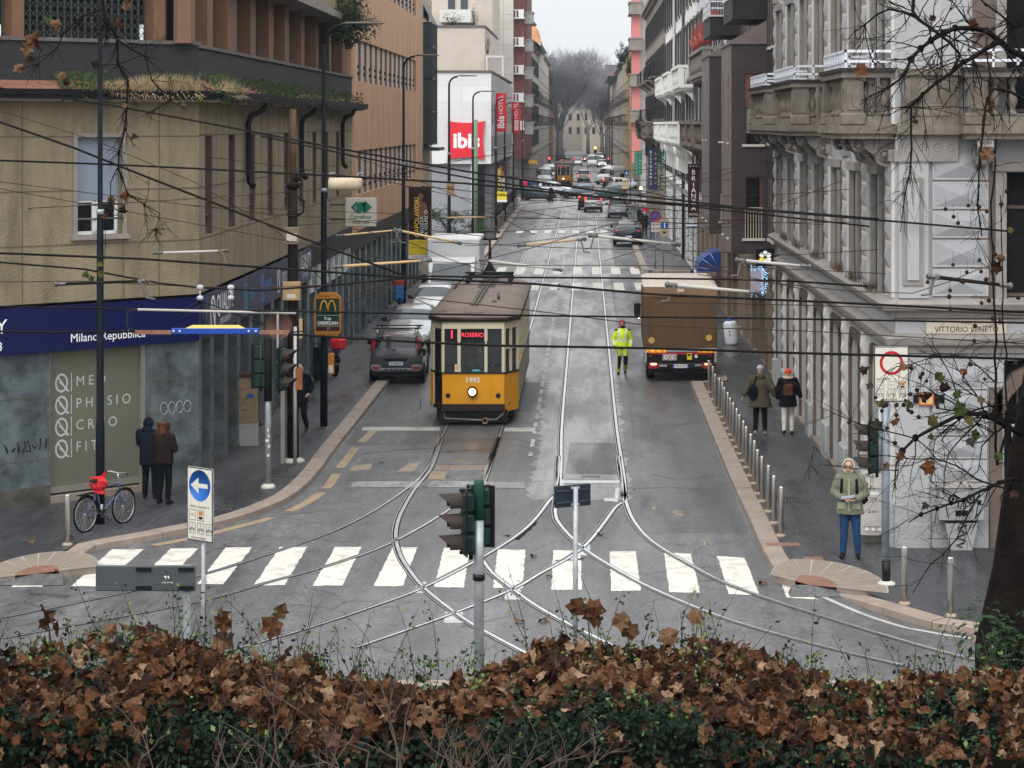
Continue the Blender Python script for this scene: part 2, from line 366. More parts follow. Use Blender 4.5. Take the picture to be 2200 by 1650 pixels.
def kerb_run(name,path,side,w=.36,h=.13,drop=None):
	"""kerb stones with joints along a path; side=+1: pavement to the right of travel"""
	mb=MB(M_kerb); n=len(path); acc=0; cut=[0]
	for i in range(1,n):
		acc+=(path[i]-path[i-1]).length
		if acc>1.25: cut.append(i); acc=0
	if cut[-1]!=n-1: cut.append(n-1)
	for a,bb in zip(cut[:-1],cut[1:]):
		seg=path[a:bb+1]; hh=h+R.uniform(-.006,.006)
		P=[]
		for i,p in enumerate(seg):
			q=path[min(a+i+1,n-1)]-path[max(a+i-1,0)]; q.z=0; q.normalize(); nn=Vector((q.y,-q.x,0))*side
			e=q*(.008 if i==0 else (-.008 if i==len(seg)-1 else 0))
			dz=hh if not drop else max(.02,hh*drop(p))
			f0=p+e;
			P.append([f0+Vector((0,0,-.05)),f0+nn*.01+Vector((0,0,dz-.02)),f0+nn*.035+Vector((0,0,dz)),f0+nn*w+Vector((0,0,dz)),f0+nn*w+Vector((0,0,-.05))])
		k=5; vs=[v for r_ in P for v in r_]; fs=[]
		for i in range(len(P)-1):
			for j in range(k-1):
				qd=(i*k+j,i*k+j+1,(i+1)*k+j+1,(i+1)*k+j); fs.append(qd if side>0 else qd[::-1])
		fs.append(tuple(range(k))); fs.append(tuple((len(P)-1)*k+k-1-j for j in range(k)))
		mb.add(vs,fs)
	mb.build(name,kind='structure')
dl=lambda p: min(1,max(.12,(p-G(75,1235)).length/1.7-.3)) if (p-G(75,1235)).length<2.3 else 1
dr=lambda p: min(1,max(.12,(p-G(1735,1262)).length/1.6-.3)) if (p-G(1735,1262)).length<2.2 else 1
kerb_run('kerb',KL,-1,drop=dl); kerb_run('kerb',KR,-1,drop=dr)
def off(path,d):
	out=[]; n=len(path)
	for i,p in enumerate(path):
		q=path[min(i+1,n-1)]-path[max(i-1,0)]; q.z=0; q.normalize(); out.append(p+Vector((q.y,-q.x,0))*d)
	return out
def walk(name,inner,outer,z=.125,m=None):
	mb=MB(m or M_walk); n=len(inner)
	mb.add([(p.x,p.y,z) for p in inner]+[(p.x,p.y,z) for p in outer],[(i,i+1,n+i+1,n+i) for i in range(n-1)])
	o=mb.build(name,kind='structure'); return o
iL=off(KL,-.355)*-1 if False else off(KL,-(-.355)*-1)
iL=[p for p in off(KL,-.355)]
oL=[]
for p in iL:
	if p.y<52: oL.append(Vector((min(p.x-6,-14 if p.y<47 else -10),max(p.y+5,54),0)))
	else: oL.append(Vector((-10,p.y,0)))
mb=MB(M_walk); mb.poly([(p.x,p.y,.122) for p in iL]+[(-10,112,.122),(-10,54,.122),(-60,54,.122),(-60,36,.122)]); mb.build('pavement',kind='structure')
iR=[p for p in off(KR,-.355)]
mb=MB(M_walk); mb.poly([(p.x,p.y,.122) for p in iR]+[(40,46,.122),(7,46,.122),(7,71.2,.122)]); mb.build('pavement',kind='structure')
b=MB(M_walk); b.poly([(4.35,71.2,.122),(7,71.2,.122),(7,108,.122),(4.35,108,.122)]); b.poly([(3.33,125.3,.122),(7,125.3,.122),(7,226,.122),(3.3,226,.122)]); b.poly([(-10,128,.122),(-6.4,128,.122),(-6.4,226,.122),(-10,226,.122)]); b.poly([(-12,262,.122),(-6.4,262,.122),(-6.4,700,.122),(-12,700,.122)]); b.poly([(3.4,262,.122),(9,262,.122),(9,700,.122),(3.4,700,.122)])
b.build('pavement',kind='structure')
b=MB(M_kerb)
kerb_run('kerb',along([Vector((4.0,108,0)),Vector((4.0,71.6,0)),Vector((3.6,71.25,0)),Vector((3.2,71.2,0))],.6),-1)
kerb_run('kerb',along([Vector((2.98,226,0)),Vector((2.98,140,0)),Vector((3.0,128,0)),Vector((3.3,125.6,0)),Vector((3.9,125,0)),Vector((5.6,125,0))],1.2),-1)
kerb_run('kerb',along([Vector((-8.6,127.6,0)),Vector((-7,127.7,0)),Vector((-6.3,128.3,0)),Vector((-6.05,130,0)),Vector((-6.05,226,0))],1.2),-1)
kerb_run('kerb',along([Vector((-6.05,262,0)),Vector((-6.05,640,0))],2.5),-1); kerb_run('kerb',along([Vector((3.0,640,0)),Vector((3.0,262,0))],2.5),-1)
kerb_run('kerb',along([Vector((-6.05,112,0)),Vector((-6.4,113.2,0)),Vector((-8.6,113.5,0))],.6),-1)
def fan(c,rl,rr,ry,a0,a1,hub,n):
	mb=MB(M_granite)
	def P(t,k):
		x=math.cos(t); return (c[0]+(rr if x>0 else rl)*k*x,c[1]+ry*k*math.sin(t))
	for i in range(n):
		t0=a0+(a1-a0)*i/n+.014; t1=a0+(a1-a0)*(i+1)/n-.014
		q=[P(t0,hub),P(t0,1),P((t0+t1)/2,1.005),P(t1,1),P(t1,hub)]
		v=[(p[0],p[1],.136) for p in q]
		mb.add(v+[(x,y,.0) for x,y,_ in v],[(0,1,2,3,4),(5,6,1,0),(6,7,2,1),(7,8,3,2),(8,9,4,3),(9,5,0,4)])
	mb.use(mat('pale grout',(.32,.295,.25),.7))
	vv=[(*P(a0+(a1-a0)*i/24,1.02),.131) for i in range(25)]; vh=[(*P(a0+(a1-a0)*i/24,hub),.131) for i in range(25)]
	mb.add(vv+vh,[(i,i+1,26+i,25+i) for i in range(24)])
	mb.use(M_rust); mb.add([(c[0],c[1]-.02,.133)]+[(x,y,.133) for x,y,_ in vh],[(0,i+1,i+2) for i in range(24)])
	mb.use(M_road); mb.add([(c[0]-rl*hub*1.3,c[1]-.03,.1335),(c[0]+rr*hub*1.3,c[1]-.03,.1335),(c[0]+rr*hub*1.6,c[1]-.42,.012),(c[0]-rl*hub*1.6,c[1]-.42,.012),(c[0]-rl*hub*1.6,c[1]-.0,.0),(c[0]+rr*hub*1.6,c[1]-.0,.0)],[(3,2,1,0),(0,4,3),(1,2,5)])
	mb.build('dropped_kerb_fan',kind='structure')
cr=G(1738,1260,.1); fan((cr.x,cr.y),.62,1.3,2.3,rad(-18),rad(158),.36,11)
cl=G(80,1236,.1); fan((cl.x,cl.y),1.0,.95,2.1,rad(18),rad(196),.36,11)
def rail(path,name='tram_rail'):
	p=along(path,.4)
	a=MB(M_groove); ribbon(a,p,-.075,.075,.006); a.use(M_steel); ribbon(a,p,-.055,.012,.011); a.use(M_steelr); ribbon(a,p,.042,.064,.011)
	return a.build(name,kind='structure')
def gp(l): return [G(x,y) for x,y in l]
TLx=-2.95; TRx=.05; GA=.7225
far=[640,400,250,150,110,80]
rail([Vector((TLx-GA,y,0)) for y in far]+[G(952,928)]+gp([(920,1000),(884,1040),(800,1098),(700,1147),(560,1196),(423,1238),(200,1288),(0,1328),(-150,1355)]))
rail([Vector((TLx+GA,y,0)) for y in far]+[G(1074,928)]+gp([(1050,1000),(1022,1050),(966,1093),(880,1145),(800,1183),(700,1217),(560,1256),(423,1293),(190,1338),(0,1372)]))
rail(gp([(948,940),(926,1003),(890,1050),(866,1090),(853,1120),(848,1155),(857,1191),(874,1221),(909,1264),(977,1318),(1034,1354),(1138,1409),(1260,1465)]))
rail(gp([(1070,940),(1050,1005),(1030,1060),(1014,1110),(1012,1150),(1022,1185),(1037,1207),(1056,1232),(1100,1267),(1154,1305),(1225,1344),(1326,1393),(1440,1440)]))
rail([Vector((TRx-GA,y,0)) for y in far+[62]]+gp([(1201,1035),(1176,1079),(1127,1136),(1040,1194),(909,1262),(800,1303),(700,1337),(585,1372),(460,1405)]))
rail([Vector((TRx+GA,y,0)) for y in far+[62]]+gp([(1341,1055),(1318,1093),(1250,1177),(1154,1235),(1100,1266),(977,1316),(868,1355),(760,1392)]))
rail([Vector((TRx-GA,56,0)),Vector((TRx-GA,54,0))]+gp([(1197,1050),(1191,1101),(1204,1131),(1250,1177),(1318,1221),(1400,1265),(1560,1330),(1790,1395),(1950,1432)]))
rail([Vector((TRx+GA,56,0)),Vector((TRx+GA,54,0))]+gp([(1338,1045),(1344,1082),(1362,1123),(1400,1164),(1480,1213),(1580,1262),(1800,1335),(2060,1410),(2250,1450)]))
b=MB(mat('bright steel plate',(.5,.5,.5),.35,metal=.7,var=.25,scale=8))
for (x,y,wd,hd) in [(1254,1180,26,13),(1102,1276,32,12),(975,1326,38,12),(905,1262,22,12)]:
	pq(b,[(x-wd/2,y-hd),(x+wd/2,y-hd),(x+wd/2+2,y+hd),(x-wd/2-2,y+hd)],.003)
pq(b,[(1208,1032),(1332,1032),(1332,1038),(1208,1038)],.009); pq(b,[(1323,1048),(1331,1048),(1327,1078),(1319,1078)],.007); pq(b,[(1299,1070),(1320,1070),(1320,1077),(1298,1077)],.008); pq(b,[(1205,1030),(1212,1030),(1208,1058),(1200,1058)],.007)
b.build('rail_crossing_plate',kind='structure')
b=MB(M_iron)
def grate(px,py,w,d,n=8,name='drain_cover',z=.0,bars=True,m=None,fm=None):
	p=G(px,py,z); mb=MB(fm or M_iron); mb.box(p.x-w/2,p.x+w/2,p.y-d/2,p.y+d/2,z-.03,z+.006)
	mb.use(m or M_groove)
	if bars:
		for i in range(n): x=p.x-w/2+w*(i+.5)/n; mb.box(x-w/n*.22,x+w/n*.22,p.y-d/2*.85,p.y+d/2*.85,z,z+.008)
	return mb.build(name,kind='structure')
mp=mat('pink steel chequer plate',(.34,.27,.24),.35,metal=.5,var=.2,scale=8)
p0=G(995,1003); grate(995,1004,1.25,.72,1,'manhole_cover',.004,False,None,mp)
mb=MB(M_groove)
for i in range(9): mb.box(p0.x-.6,p0.x+.6,p0.y-.36+.08*i,p0.y-.352+.08*i,.0,.0115)
mb.box(p0.x-.33,p0.x-.32,p0.y-.36,p0.y+.36,0,.0118); mb.build('manhole_joint',kind='structure')
grate(990,990,.44,.33,12,'drain_cover',.002,True,None,mat('brass grate',(.3,.24,.14),.5,metal=.4))
for a in [(1712,1079,.62,.32),(1692,1070,.5,.25),(476,1090,.55,.5),(610,1025,.55,.5),(1270,1024,.42,.18),(2185,1240,.6,.5)]: grate(*a,9,'drain_cover',.124 if a[1]!=1024 else .002)
for a in [(1682,1170,.62,.33),(1748,1201,.35,.4)]: grate(*a,1,'utility_cover',.124,False,None,M_rust)
b=MB(mat('dark road seam',(.03,.029,.028),.8))
for pts,wd in [([(742,976),(800,974),(860,967),(935,963)],.03),([(1120,1040),(1190,1032),(1240,1030)],.02),([(1500,1050),(1420,1048),(1350,1052)],.02),([(1090,1150),(1108,1158),(1130,1140),(1150,1122)],.10),([(1195,1203),(1225,1206),(1250,1200)],.09),([(700,1150),(760,1130),(830,1122)],.015),([(560,1100),(640,1104),(720,1095)],.02),([(960,972),(1000,968),(1040,970)],.05),([(1340,900),(1420,915),(1500,905)],.018),([(1400,1020),(1460,1030),(1540,1022)],.02),([(845,1165),(820,1172),(800,1180)],.03),([(880,890),(900,880),(905,860)],.02),([(760,845),(800,852),(860,842)],.02)]:
	p=along([G(*q) for q in pts],.12); p=[v+Vector((R.gauss(0,.02),R.gauss(0,.04),0)) for v in p]; ribbon(b,p,-wd*R.uniform(.3,.6),wd*R.uniform(.3,.6),.0062)
b.build('road_crack',kind='structure')
b=MB(M_road2); n=70; l=[(-1.22+R.uniform(-.12,.12),49.5+(72-49.5)*i/n,.0024) for i in range(n+1)]; r_=[(.95+R.uniform(-.1,.1),49.5+(72-49.5)*i/n,.0024) for i in range(n+1)]; b.add(l+r_,[(i,n+1+i,n+2+i,i+1) for i in range(n)]); b.build('road_side_strip',kind='structure')
b=MB(M_lane)
for (xa,xb,ya,yb) in ((1.25,3.17,45.5,124),(-6.03,-3.95,58,112)):
	n=60; l=[(xa+(R.uniform(-.07,.07) if xa>0 else 0),ya+(yb-ya)*i/n,.0028) for i in range(n+1)]; r_=[(xb+(R.uniform(-.07,.07) if xa<0 else 0),ya+(yb-ya)*i/n,.0028) for i in range(n+1)]; b.add(l+r_,[(i,n+1+i,n+2+i,i+1) for i in range(n)])
b.build('road_side_strip',kind='structure')
b=MB(M_patchd)
for q in [[(780,985),(905,980),(880,1030),(740,1034)],[(1225,950),(1325,952),(1332,1020),(1214,1018)],[(1380,1060),(1480,1062),(1500,1120),(1385,1116)],[(955,940),(1068,942),(1056,975),(934,972)]]: pq(b,q,.0035)
b.use(paint('sandy filler patch',(.22,.17,.115),.6)); [pq(b,q,.0042) for q in ([(880,995),(905,992),(890,1012),(850,1014)],[(925,1012),(960,1012),(955,1030),(920,1030)],[(760,1000),(800,996),(795,1008),(752,1012)])]
b.build('repair_patch',kind='structure')
zs=[[(100,1222),(163,1207),(90,1260),(23,1261)],[(240,1180),(308,1180),(219,1259),(153,1259)],[(367,1178),(425,1178),(350,1259),(286,1259)],[(485,1176),(542,1176),(479,1255),(423,1255)],[(601,1175),(660,1175),(611,1257),(546,1257)],[(720,1175),(777,1175),(735,1258),(672,1258)],[(844,1176),(897,1176),(865,1259),(802,1259)],[(954,1177),(1010,1177),(996,1262),(932,1261)],[(1069,1180),(1129,1181),(1123,1263),(1060,1263)],[(1189,1182),(1247,1183),(1251,1267),(1184,1267)],[(1310,1184),(1366,1185),(1377,1269),(1313,1269)],[(1427,1188),(1484,1189),(1504,1273),(1438,1272)],[(1541,1195),(1600,1198),(1632,1278),(1565,1276)],[(1672,1238),(1700,1248),(1758,1288),(1690,1283)]]
b=MB(M_zebra)
def rq(mb,pts,z):
	P=[G(x,y,z) for x,y in pts]; out=[]
	for i in range(4):
		a=P[i];c=P[(i+1)%4]; n=max(2,int((c-a).length/.12))
		for k in range(n):
			q=a.lerp(c,k/n); out.append((q.x+R.uniform(-.012,.012),q.y+R.uniform(-.03,.03),z))
	mb.poly(out)
for q in zs: rq(b,q,.0045)
b.build('crosswalk_marking',kind='structure')
b=MB(M_zebra)
for (y0,y1,c0) in [(111.8,117,.3),(123.6,129.6,.3),(170.5,174.5,.0)]:
	for i in range(-6,4):
		x=c0+i*1.04
		if -5.9<x<2.6: b.quad((x,y0,.0085),(x+.5,y0,.0085),(x+.5,y1,.0085),(x,y1,.0085))
b.build('crosswalk_marking',kind='structure')
b=MB(M_wline)
pq(b,[(780,917),(945,917),(945,925),(776,925)],.005); pq(b,[(1085,919),(1152,918),(1148,927),(1082,927)],.005)
y=56
while y<122:
	q_=R.uniform(.5,1.6); b.quad((-1.4,y,.0085),(-1.3,y,.0085),(-1.3,y+q_,.0085),(-1.4,y+q_,.0085)); y+=q_+R.uniform(.3,1.1)
for y in range(130,215,4): b.quad((-1.42,y,.0085),(-1.28,y,.0085),(-1.28,y+2,.0085),(-1.42,y+2,.0085))
b.build('white_line_marking',kind='structure')
b=MB(M_wline); e=[p for p in along([G(1770,1283),G(1850,1318),G(1950,1350),G(2040,1366),G(2130,1377)],.4)]; ribbon(b,e,-.05,.05,.0055); b.build('edge_line_marking',kind='structure')
b=MB(M_yline)
path=along([G(802,926),G(765,962),G(735,1000),G(700,1050),G(650,1085),G(585,1112),G(500,1135),G(420,1155),G(330,1172)],.4);
k=0
while k<len(path)-3:
	n=R.randint(4,9); ribbon(b,path[k:k+n],-.11,.11,.0052); k+=n+(1 if R.random()<.5 else 0)
b.build('yellow_line_marking',kind='structure')
b=MB(paint('faded yellow letters',(.30,.22,.12),.9,1.2))
b.text('S',.62,Matrix.Translation(G(1457,1104,.006))@Matrix.Diagonal((1,1.7,1,1)),squeeze=.9); b.text('T',.5,Matrix.Translation(G(1515,1168,.006))@Matrix.Diagonal((1,1.7,1,1)),squeeze=.5); b.text('1',.5,Matrix.Translation(G(1405,1092,.006))@Matrix.Diagonal((1,1.2,1,1)))
b.build('bus_lane_marking',kind='structure')
def UPX(M,px):
	ax,ay,p0x,p0y=M[0][0],M[1][0],M[0][3],M[1][3]
	return (F*p0x-(px-VX)*p0y)/((px-VX)*ay-F*ax)
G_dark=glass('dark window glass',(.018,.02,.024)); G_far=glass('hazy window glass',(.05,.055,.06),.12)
M_black=mat('black paint',(.012,.012,.013),.45); M_dkgrey=mat('dark grey metal',(.05,.052,.055),.45,metal=.3)
M_white=mat('white plaster',(.66,.66,.65),.7,var=.06,scale=1.2,dirt=.22,dscale=.7,dcol=(.38,.37,.35),bump=.12)
M_alum=mat('aluminium',(.45,.46,.47),.35,metal=.8)
M_galv=mat('galvanised steel',(.30,.32,.33),.5,metal=.45,var=.25,scale=6,dirt=.3,dscale=5)
M_wood=mat('brown shutter wood',(.10,.045,.03),.6,var=.25,scale=5)
def part(mb,name,root,label=None,kind=None):
	o=mb.build(name,root,world=True,kind=kind);
	if label: o['label']=label
	return o
def window_mesh(name,w,h,fm,gm,kind='casement'):
	"""unit facing +v in (u,v,z), centred on u, base at z=0, in front of v=0"""
	f=MB(fm); t=.07
	f.box(-w/2,-w/2+t,0,.06,0,h); f.box(w/2-t,w/2,0,.06,0,h); f.box(-w/2+t,w/2-t,0,.06,0,t); f.box(-w/2+t,w/2-t,0,.06,h-t,h)
	if kind=='casement': f.box(-t*.5,t*.5,0,.065,t,h-t); f.box(-w/2+t,-t*.5,.002,.05,h*.68,h*.68+.05); f.box(t*.5,w/2-t,.002,.05,h*.68,h*.68+.05)
	g=MB(gm); g.box(-w/2+t,w/2-t,-.01,.015,t,h-t)
	return f,g
WC={}
def put_window(root,M,u,z,w,h,v,fm,gm,kind='casement',shutter=None,label=None):
	"""a window part with its pane as sub-part; copies share meshes"""
	key=(round(w,2),round(h,2),fm.name,gm.name,kind,shutter.name if shutter else '')
	if key not in WC:
		f,g=window_mesh('window',w,h,fm,gm,kind)
		if shutter:
			f.use(shutter); n=int(h/.09)
			for sgn in (-1,1):
				x0=sgn*w/2; x1=sgn*w
				a,b=min(x0,x1),max(x0,x1)
				f.box(a,b,.3,.34,0,h)
				for k in range(n): f.box(a+.05,b-.05,.34,.355,.05+k*.09,.1+k*.09)
		fo=f.build('window'); go=g.build('pane',fo)
		WC[key]=(fo.data,go.data); bpy.data.objects.remove(go); bpy.data.objects.remove(fo)
	fd,gd=WC[key]
	o=bpy.data.objects.new('window',fd); C.objects.link(o); o.parent=root
	T=M@TX(u,v,z); ang=math.atan2(M[1][0],M[0][0]); ra=root.rotation_euler.z
	o.location=T.translation-root.location; o.rotation_euler=(0,0,ang)
	if M[0][0]*M[1][1]-M[0][1]*M[1][0]<0: o.scale=(1,-1,1)
	p=bpy.data.objects.new('pane',gd); C.objects.link(p); p.parent=o
	if label: o['label']=label
	return o
# ================================================================ beige corner building
P0=(-14.96,44.7); P1=(-8.48,50.9); P2=(-8.52,84.5)
A1=frame2(P0,P1); A2=frame2(P1,P2); LA1=(Vector(P1)-Vector(P0)).length; LA2=33.6
M_beige=mat('beige roughcast',(.215,.176,.115),.85,var=.2,scale=1.3,bump=1.0,bscale=18,dirt=.75,dscale=.8,dcol=(.085,.072,.052),stretch=(1.4,1.4,.35))
M_bjoint=mat('beige joint',(.11,.092,.065),.85)
M_slate=mat('dark slate cladding',(.05,.049,.051),.7,var=.35,scale=5,stretch=(1,1,14),bump=.5,bscale=25)
M_peb=mat('dark pebble facing',(.062,.06,.057),.8,var=.5,scale=22,bump=.5,bscale=60)
M_tan=mat('tan pier',(.15,.082,.05),.75,var=.12,scale=3,dirt=.25)
M_lat=mat('grey green lattice shutter',(.07,.078,.072),.55,metal=.3,var=.3)
M_cap=mat('parapet cap',(.11,.10,.093),.7,var=.2)
M_gutter=mat('dark gutter',(.022,.021,.022),.5,var=.3)
M_marble=mat('blue grey marble',(.085,.10,.105),.35,var=.6,scale=2.2,dirt=.65,dscale=1.0,dcol=(.05,.06,.065),bump=.05)
M_marble2=mat('worn marble base',(.085,.08,.07),.6,var=.5,scale=2,dirt=.7,dscale=1.5,dcol=(.06,.05,.04))
M_slot=mat('brown window lining',(.085,.062,.055),.6,var=.25)
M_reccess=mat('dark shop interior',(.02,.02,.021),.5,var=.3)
bld=thing('corner_building','beige roughcast corner building with dark slate terrace, blue fascia and marble ground floor','building',(-12,60,0))
slots=[52.3+3.42*i-50.9 for i in range(9)]
ua,ub=UPX(A1,165),UPX(A1,262)
zw0,zw1=5.66,7.72
def jointed(mb,M,L,ops,us,zs,z0,z1):
	mb.M=M; mb.use(M_beige); wall(mb,0,L,z0,z1,ops,.28)
	mb.use(M_bjoint)
	def clear(u,z): return not any(o[0]-.03<u<o[1]+.03 and o[2]-.03<z<o[3]+.03 for o in ops)
	for u in us: mb.box(u-.012,u+.012,0,.006,z0,z1) if clear(u,6.8) else None
	for z in zs:
		cuts=[0]+sorted([c for o in ops if o[2]<z<o[3] for c in (o[0],o[1])])+[L]
		for a,b in zip(cuts[::2],cuts[1::2]): mb.box(a,b,0,.007,z-.014,z+.014)
w=MB(M_beige)
jointed(w,A1,LA1,[(ua,ub,zw0,zw1)],[UPX(A1,x) for x in (-160,48,163,265,342)],(5.47,6.6,7.73),4.28,8.6)
jointed(w,A2,LA2,[(s-.55,s+.55,5.52,7.73) for s in slots],[s+1.7 for s in slots],(5.47,6.6,7.75),4.28,8.6)
w.use(M_cap); w.M=None
w.prism([P0,P1,P2,(-30,84.5),(-30,44.7)],8.55,8.6)
part(w,'wall',bld)
w=MB(M_beige); w.prism([(-14.9,44.9),(-8.9,51),(-8.9,84.4),(-30,84.4),(-30,44.9)],11.6,14.5); part(w,'upper_storey',bld)
for s in slots:
	f=MB(M_slot,M=A2); f.box(s-.55,s-.45,-.28,-.02,5.52,7.73); f.box(s+.45,s+.55,-.28,-.02,5.52,7.73); f.box(s-.45,s+.45,-.28,-.05,5.52,5.66); f.box(s-.45,s+.45,-.29,-.24,5.66,7.73)
	f.use(M_iron); f.tube([(s-.45,-.08,5.95),(s+.45,-.08,5.95)],.02); f.tube([(s-.45,-.08,6.25),(s+.45,-.08,6.25)],.02)
	o=part(f,'window',bld); g=MB(G_dark,M=A2); g.box(s-.25,s+.25,-.238,-.2,5.75,7.6); part(g,'pane',o)
uc=(ua+ub)/2; f=MB(mat('stone window frame',(.23,.20,.18),.7),M=A1)
f.box(ua-.1,ua,-.02,.04,zw0-.08,zw1+.08); f.box(ub,ub+.1,-.02,.04,zw0-.08,zw1+.08); f.box(ua,ub,-.02,.04,zw1,zw1+.08); f.box(ua-.15,ub+.15,-.02,.1,zw0-.1,zw0-.0)
o=part(f,'window',bld)
f=MB(mat('grey blue roller blind',(.20,.23,.28),.6,var=.03),M=A1); f.box(ua,ub,-.2,-.16,zw0+.72,zw1);
part(f,'roller_blind',o)
f=MB(mat('white pvc frame',(.7,.71,.7),.4),M=A1);
for (a,b_) in [(ua,uc-.005),(uc+.005,ub)]: f.box(a,a+.06,-.24,-.18,zw0,zw0+.75); f.box(b_-.06,b_,-.24,-.18,zw0,zw0+.75); f.box(a,b_,-.24,-.18,zw0,zw0+.07); f.box(a,b_,-.24,-.18,zw0+.68,zw0+.75)
part(f,'casement_frame',o); g=MB(G_dark,M=A1); g.box(ua,ub,-.26,-.22,zw0,zw1); part(g,'pane',o)
f=MB(M_iron,M=A1)
for z in (6.0,6.3): f.tube([(ua,.05,z),(ub,.05,z)],.022)
part(f,'guard_rail',o)
def eave(mb,M,L,o0=0,o1=0):
	mb.M=M; mb.use(mat('cream soffit',(.28,.24,.175),.8)); mb.box(-o0,L+o1,0,.42,8.47,8.52)
	mb.use(M_gutter); mb.box(-o0,L+o1,.36,.56,8.52,8.62); mb.box(-o0,L+o1,.52,.58,8.6,8.72); mb.box(-o0,L+o1,-.05,.36,8.53,8.64)
	mb.use(mat('old roof tile',(.16,.075,.05),.85,var=.4,scale=6,bump=.5))
	mb.add([(-o0,.5,8.66),(L+o1,.5,8.66),(L+o1,-.1,8.95),(-o0,-.1,8.95)],[(0,1,2,3)])
e=MB(M_gutter); eave(e,A1,LA1,0,.2); eave(e,A2,LA2,.2,.25); part(e,'gutter',bld)
for (px,Y0,zl) in [(525,None,6.45),(641,None,6.4),(730,None,6.5)]:
	u=UPX(A2,px); d=MB(M_gutter,M=A2)
	d.tube([(u+.5,.45,8.5),(u+.5,.4,8.35),(u+.1,.16,8.2),(u,.1,8.0),(u,.1,zl+.35),(u-.05,.14,zl+.1),(u-.15,.25,zl)],.075,8); part(d,'downpipe',bld)
t=MB(M_slate,M=A1); t.box(-1,LA1,-.12,0,8.7,9.72); part(t,'slate_parapet',bld)
t=MB(M_peb,M=A2); t.box(0,LA2,-.12,0,8.7,9.66); part(t,'pebble_parapet',bld)
t=MB(M_cap,M=A1); t.box(-1,LA1+.03,-.18,.05,9.72,9.8); t.M=A2; t.box(-.03,LA2,-.18,.05,9.66,9.74); part(t,'parapet_cap',bld)
pier=[]
for (M,prs) in ((A1,[(29,55),(333,360)]),(A2,[(398.5,418),(453,465),(496,516),(545,556),(584,594),(618,627),(653,660),(684,690),(712,717),(740,751)])):
	uu=[]
	for (a,b_) in prs:
		u0,u1=UPX(M,a),UPX(M,b_)
		if M is A2 and u0<0: u0=0.03
		q=MB(M_tan,M=M); q.box(u0,u1,-.45,-.08 if M is A2 else -.06,9.75,11.4); part(q,'pier',bld); uu.append((u0,u1))
	for (p,q_) in zip(uu[:-1],uu[1:]):
		a,b_=p[1],q_[0]; l=MB(M_reccess,M=M); l.box(a,b_,-.62,-.6,9.7,11.4); l.use(M_lat)
		st=.16; n=int((b_-a)/st)
		for k in range(n+1):
			x=a+(b_-a)*k/n; l.box(x-.012,x+.012,-.42,-.39,9.8,11.4)
			if k<n:
				for j in range(8):
					z=9.8+.2*j; x2=a+(b_-a)*(k+1)/n
					l.add([(x,-.4,z),(x,-.4,z+.025),(x2,-.4,z+.225),(x2,-.4,z+.2)],[(0,1,2,3)]); l.add([(x2,-.405,z),(x2,-.405,z+.025),(x,-.405,z+.225),(x,-.405,z+.2)],[(3,2,1,0)])
		part(l,'lattice_shutter',bld)
l=MB(M_lat,M=A1); a=UPX(A1,29)
l.use(M_reccess); l.box(-.5,a,-.62,-.6,9.7,11.4); l.use(M_lat)
for k in range(24): l.box(a-.16*k-.05,a-.16*k-.02,-.42,-.39,9.8,11.4)
part(l,'lattice_shutter',bld)
t=MB(mat('stained concrete slab',(.20,.19,.175),.8,var=.25,scale=2,dirt=.4),M=A2); t.box(4.5,LA2,-1.5,.55,11.4,11.62); t.box(-.5,4.5,-1.5,.05,11.4,11.62); t.M=A1; t.box(-1,LA1,-1.5,.05,11.4,11.62); part(t,'balcony_slab',bld)
g=MB(M_marble,M=A1)
us0,us1=UPX(A1,107),UPX(A1,305)
g.box(-.5,us0,-.3,0,.5,3.3); g.box(us1+.12,LA1,-.3,0,.0,3.3); g.use(M_marble2); g.box(-.5,us0,-.3,.02,0,.5)
g.use(M_bjoint)
for z in (1.05,2.35): g.box(-.5,us0,0,.006,z-.008,z+.008)
for z in (1.0,1.75,2.5): g.box(us1+.12,LA1,0,.006,z-.008,z+.008)
g.box(us1+.55,us1+.57,0,.006,0,3.3)
part(g,'marble_pier',bld)
g=MB(M_bjoint,M=A1)
for L_ in ():pass
sw=MB(mat('shop frame metal',(.24,.23,.20),.45,metal=.5),M=A1)
sw.box(us0,us0+.06,-.22,-.08,.3,3.3); sw.box(us1,us1+.12,-.3,-.04,.0,3.3); sw.box(us0,us1,-.22,-.08,.3,.42); sw.use(M_granite); sw.box(us0,us1+.1,-.3,.08,.12,.26); sw.use(M_marble2); sw.box(us0,us1,-.3,-.02,0,.12)
so_=part(sw,'shop_window',bld)
gl=MB(mat('frosted olive shop glass',(.115,.115,.085),.3,var=.12,scale=.5,dirt=.2,dscale=.4,dcol=(.11,.12,.12)),M=A1); gl.box(us0+.06,us1,-.2,-.15,.42,3.3); part(gl,'pane',so_)
lt=MB(mat('frosted vinyl lettering',(.40,.42,.41),.5,var=.03),M=A1)
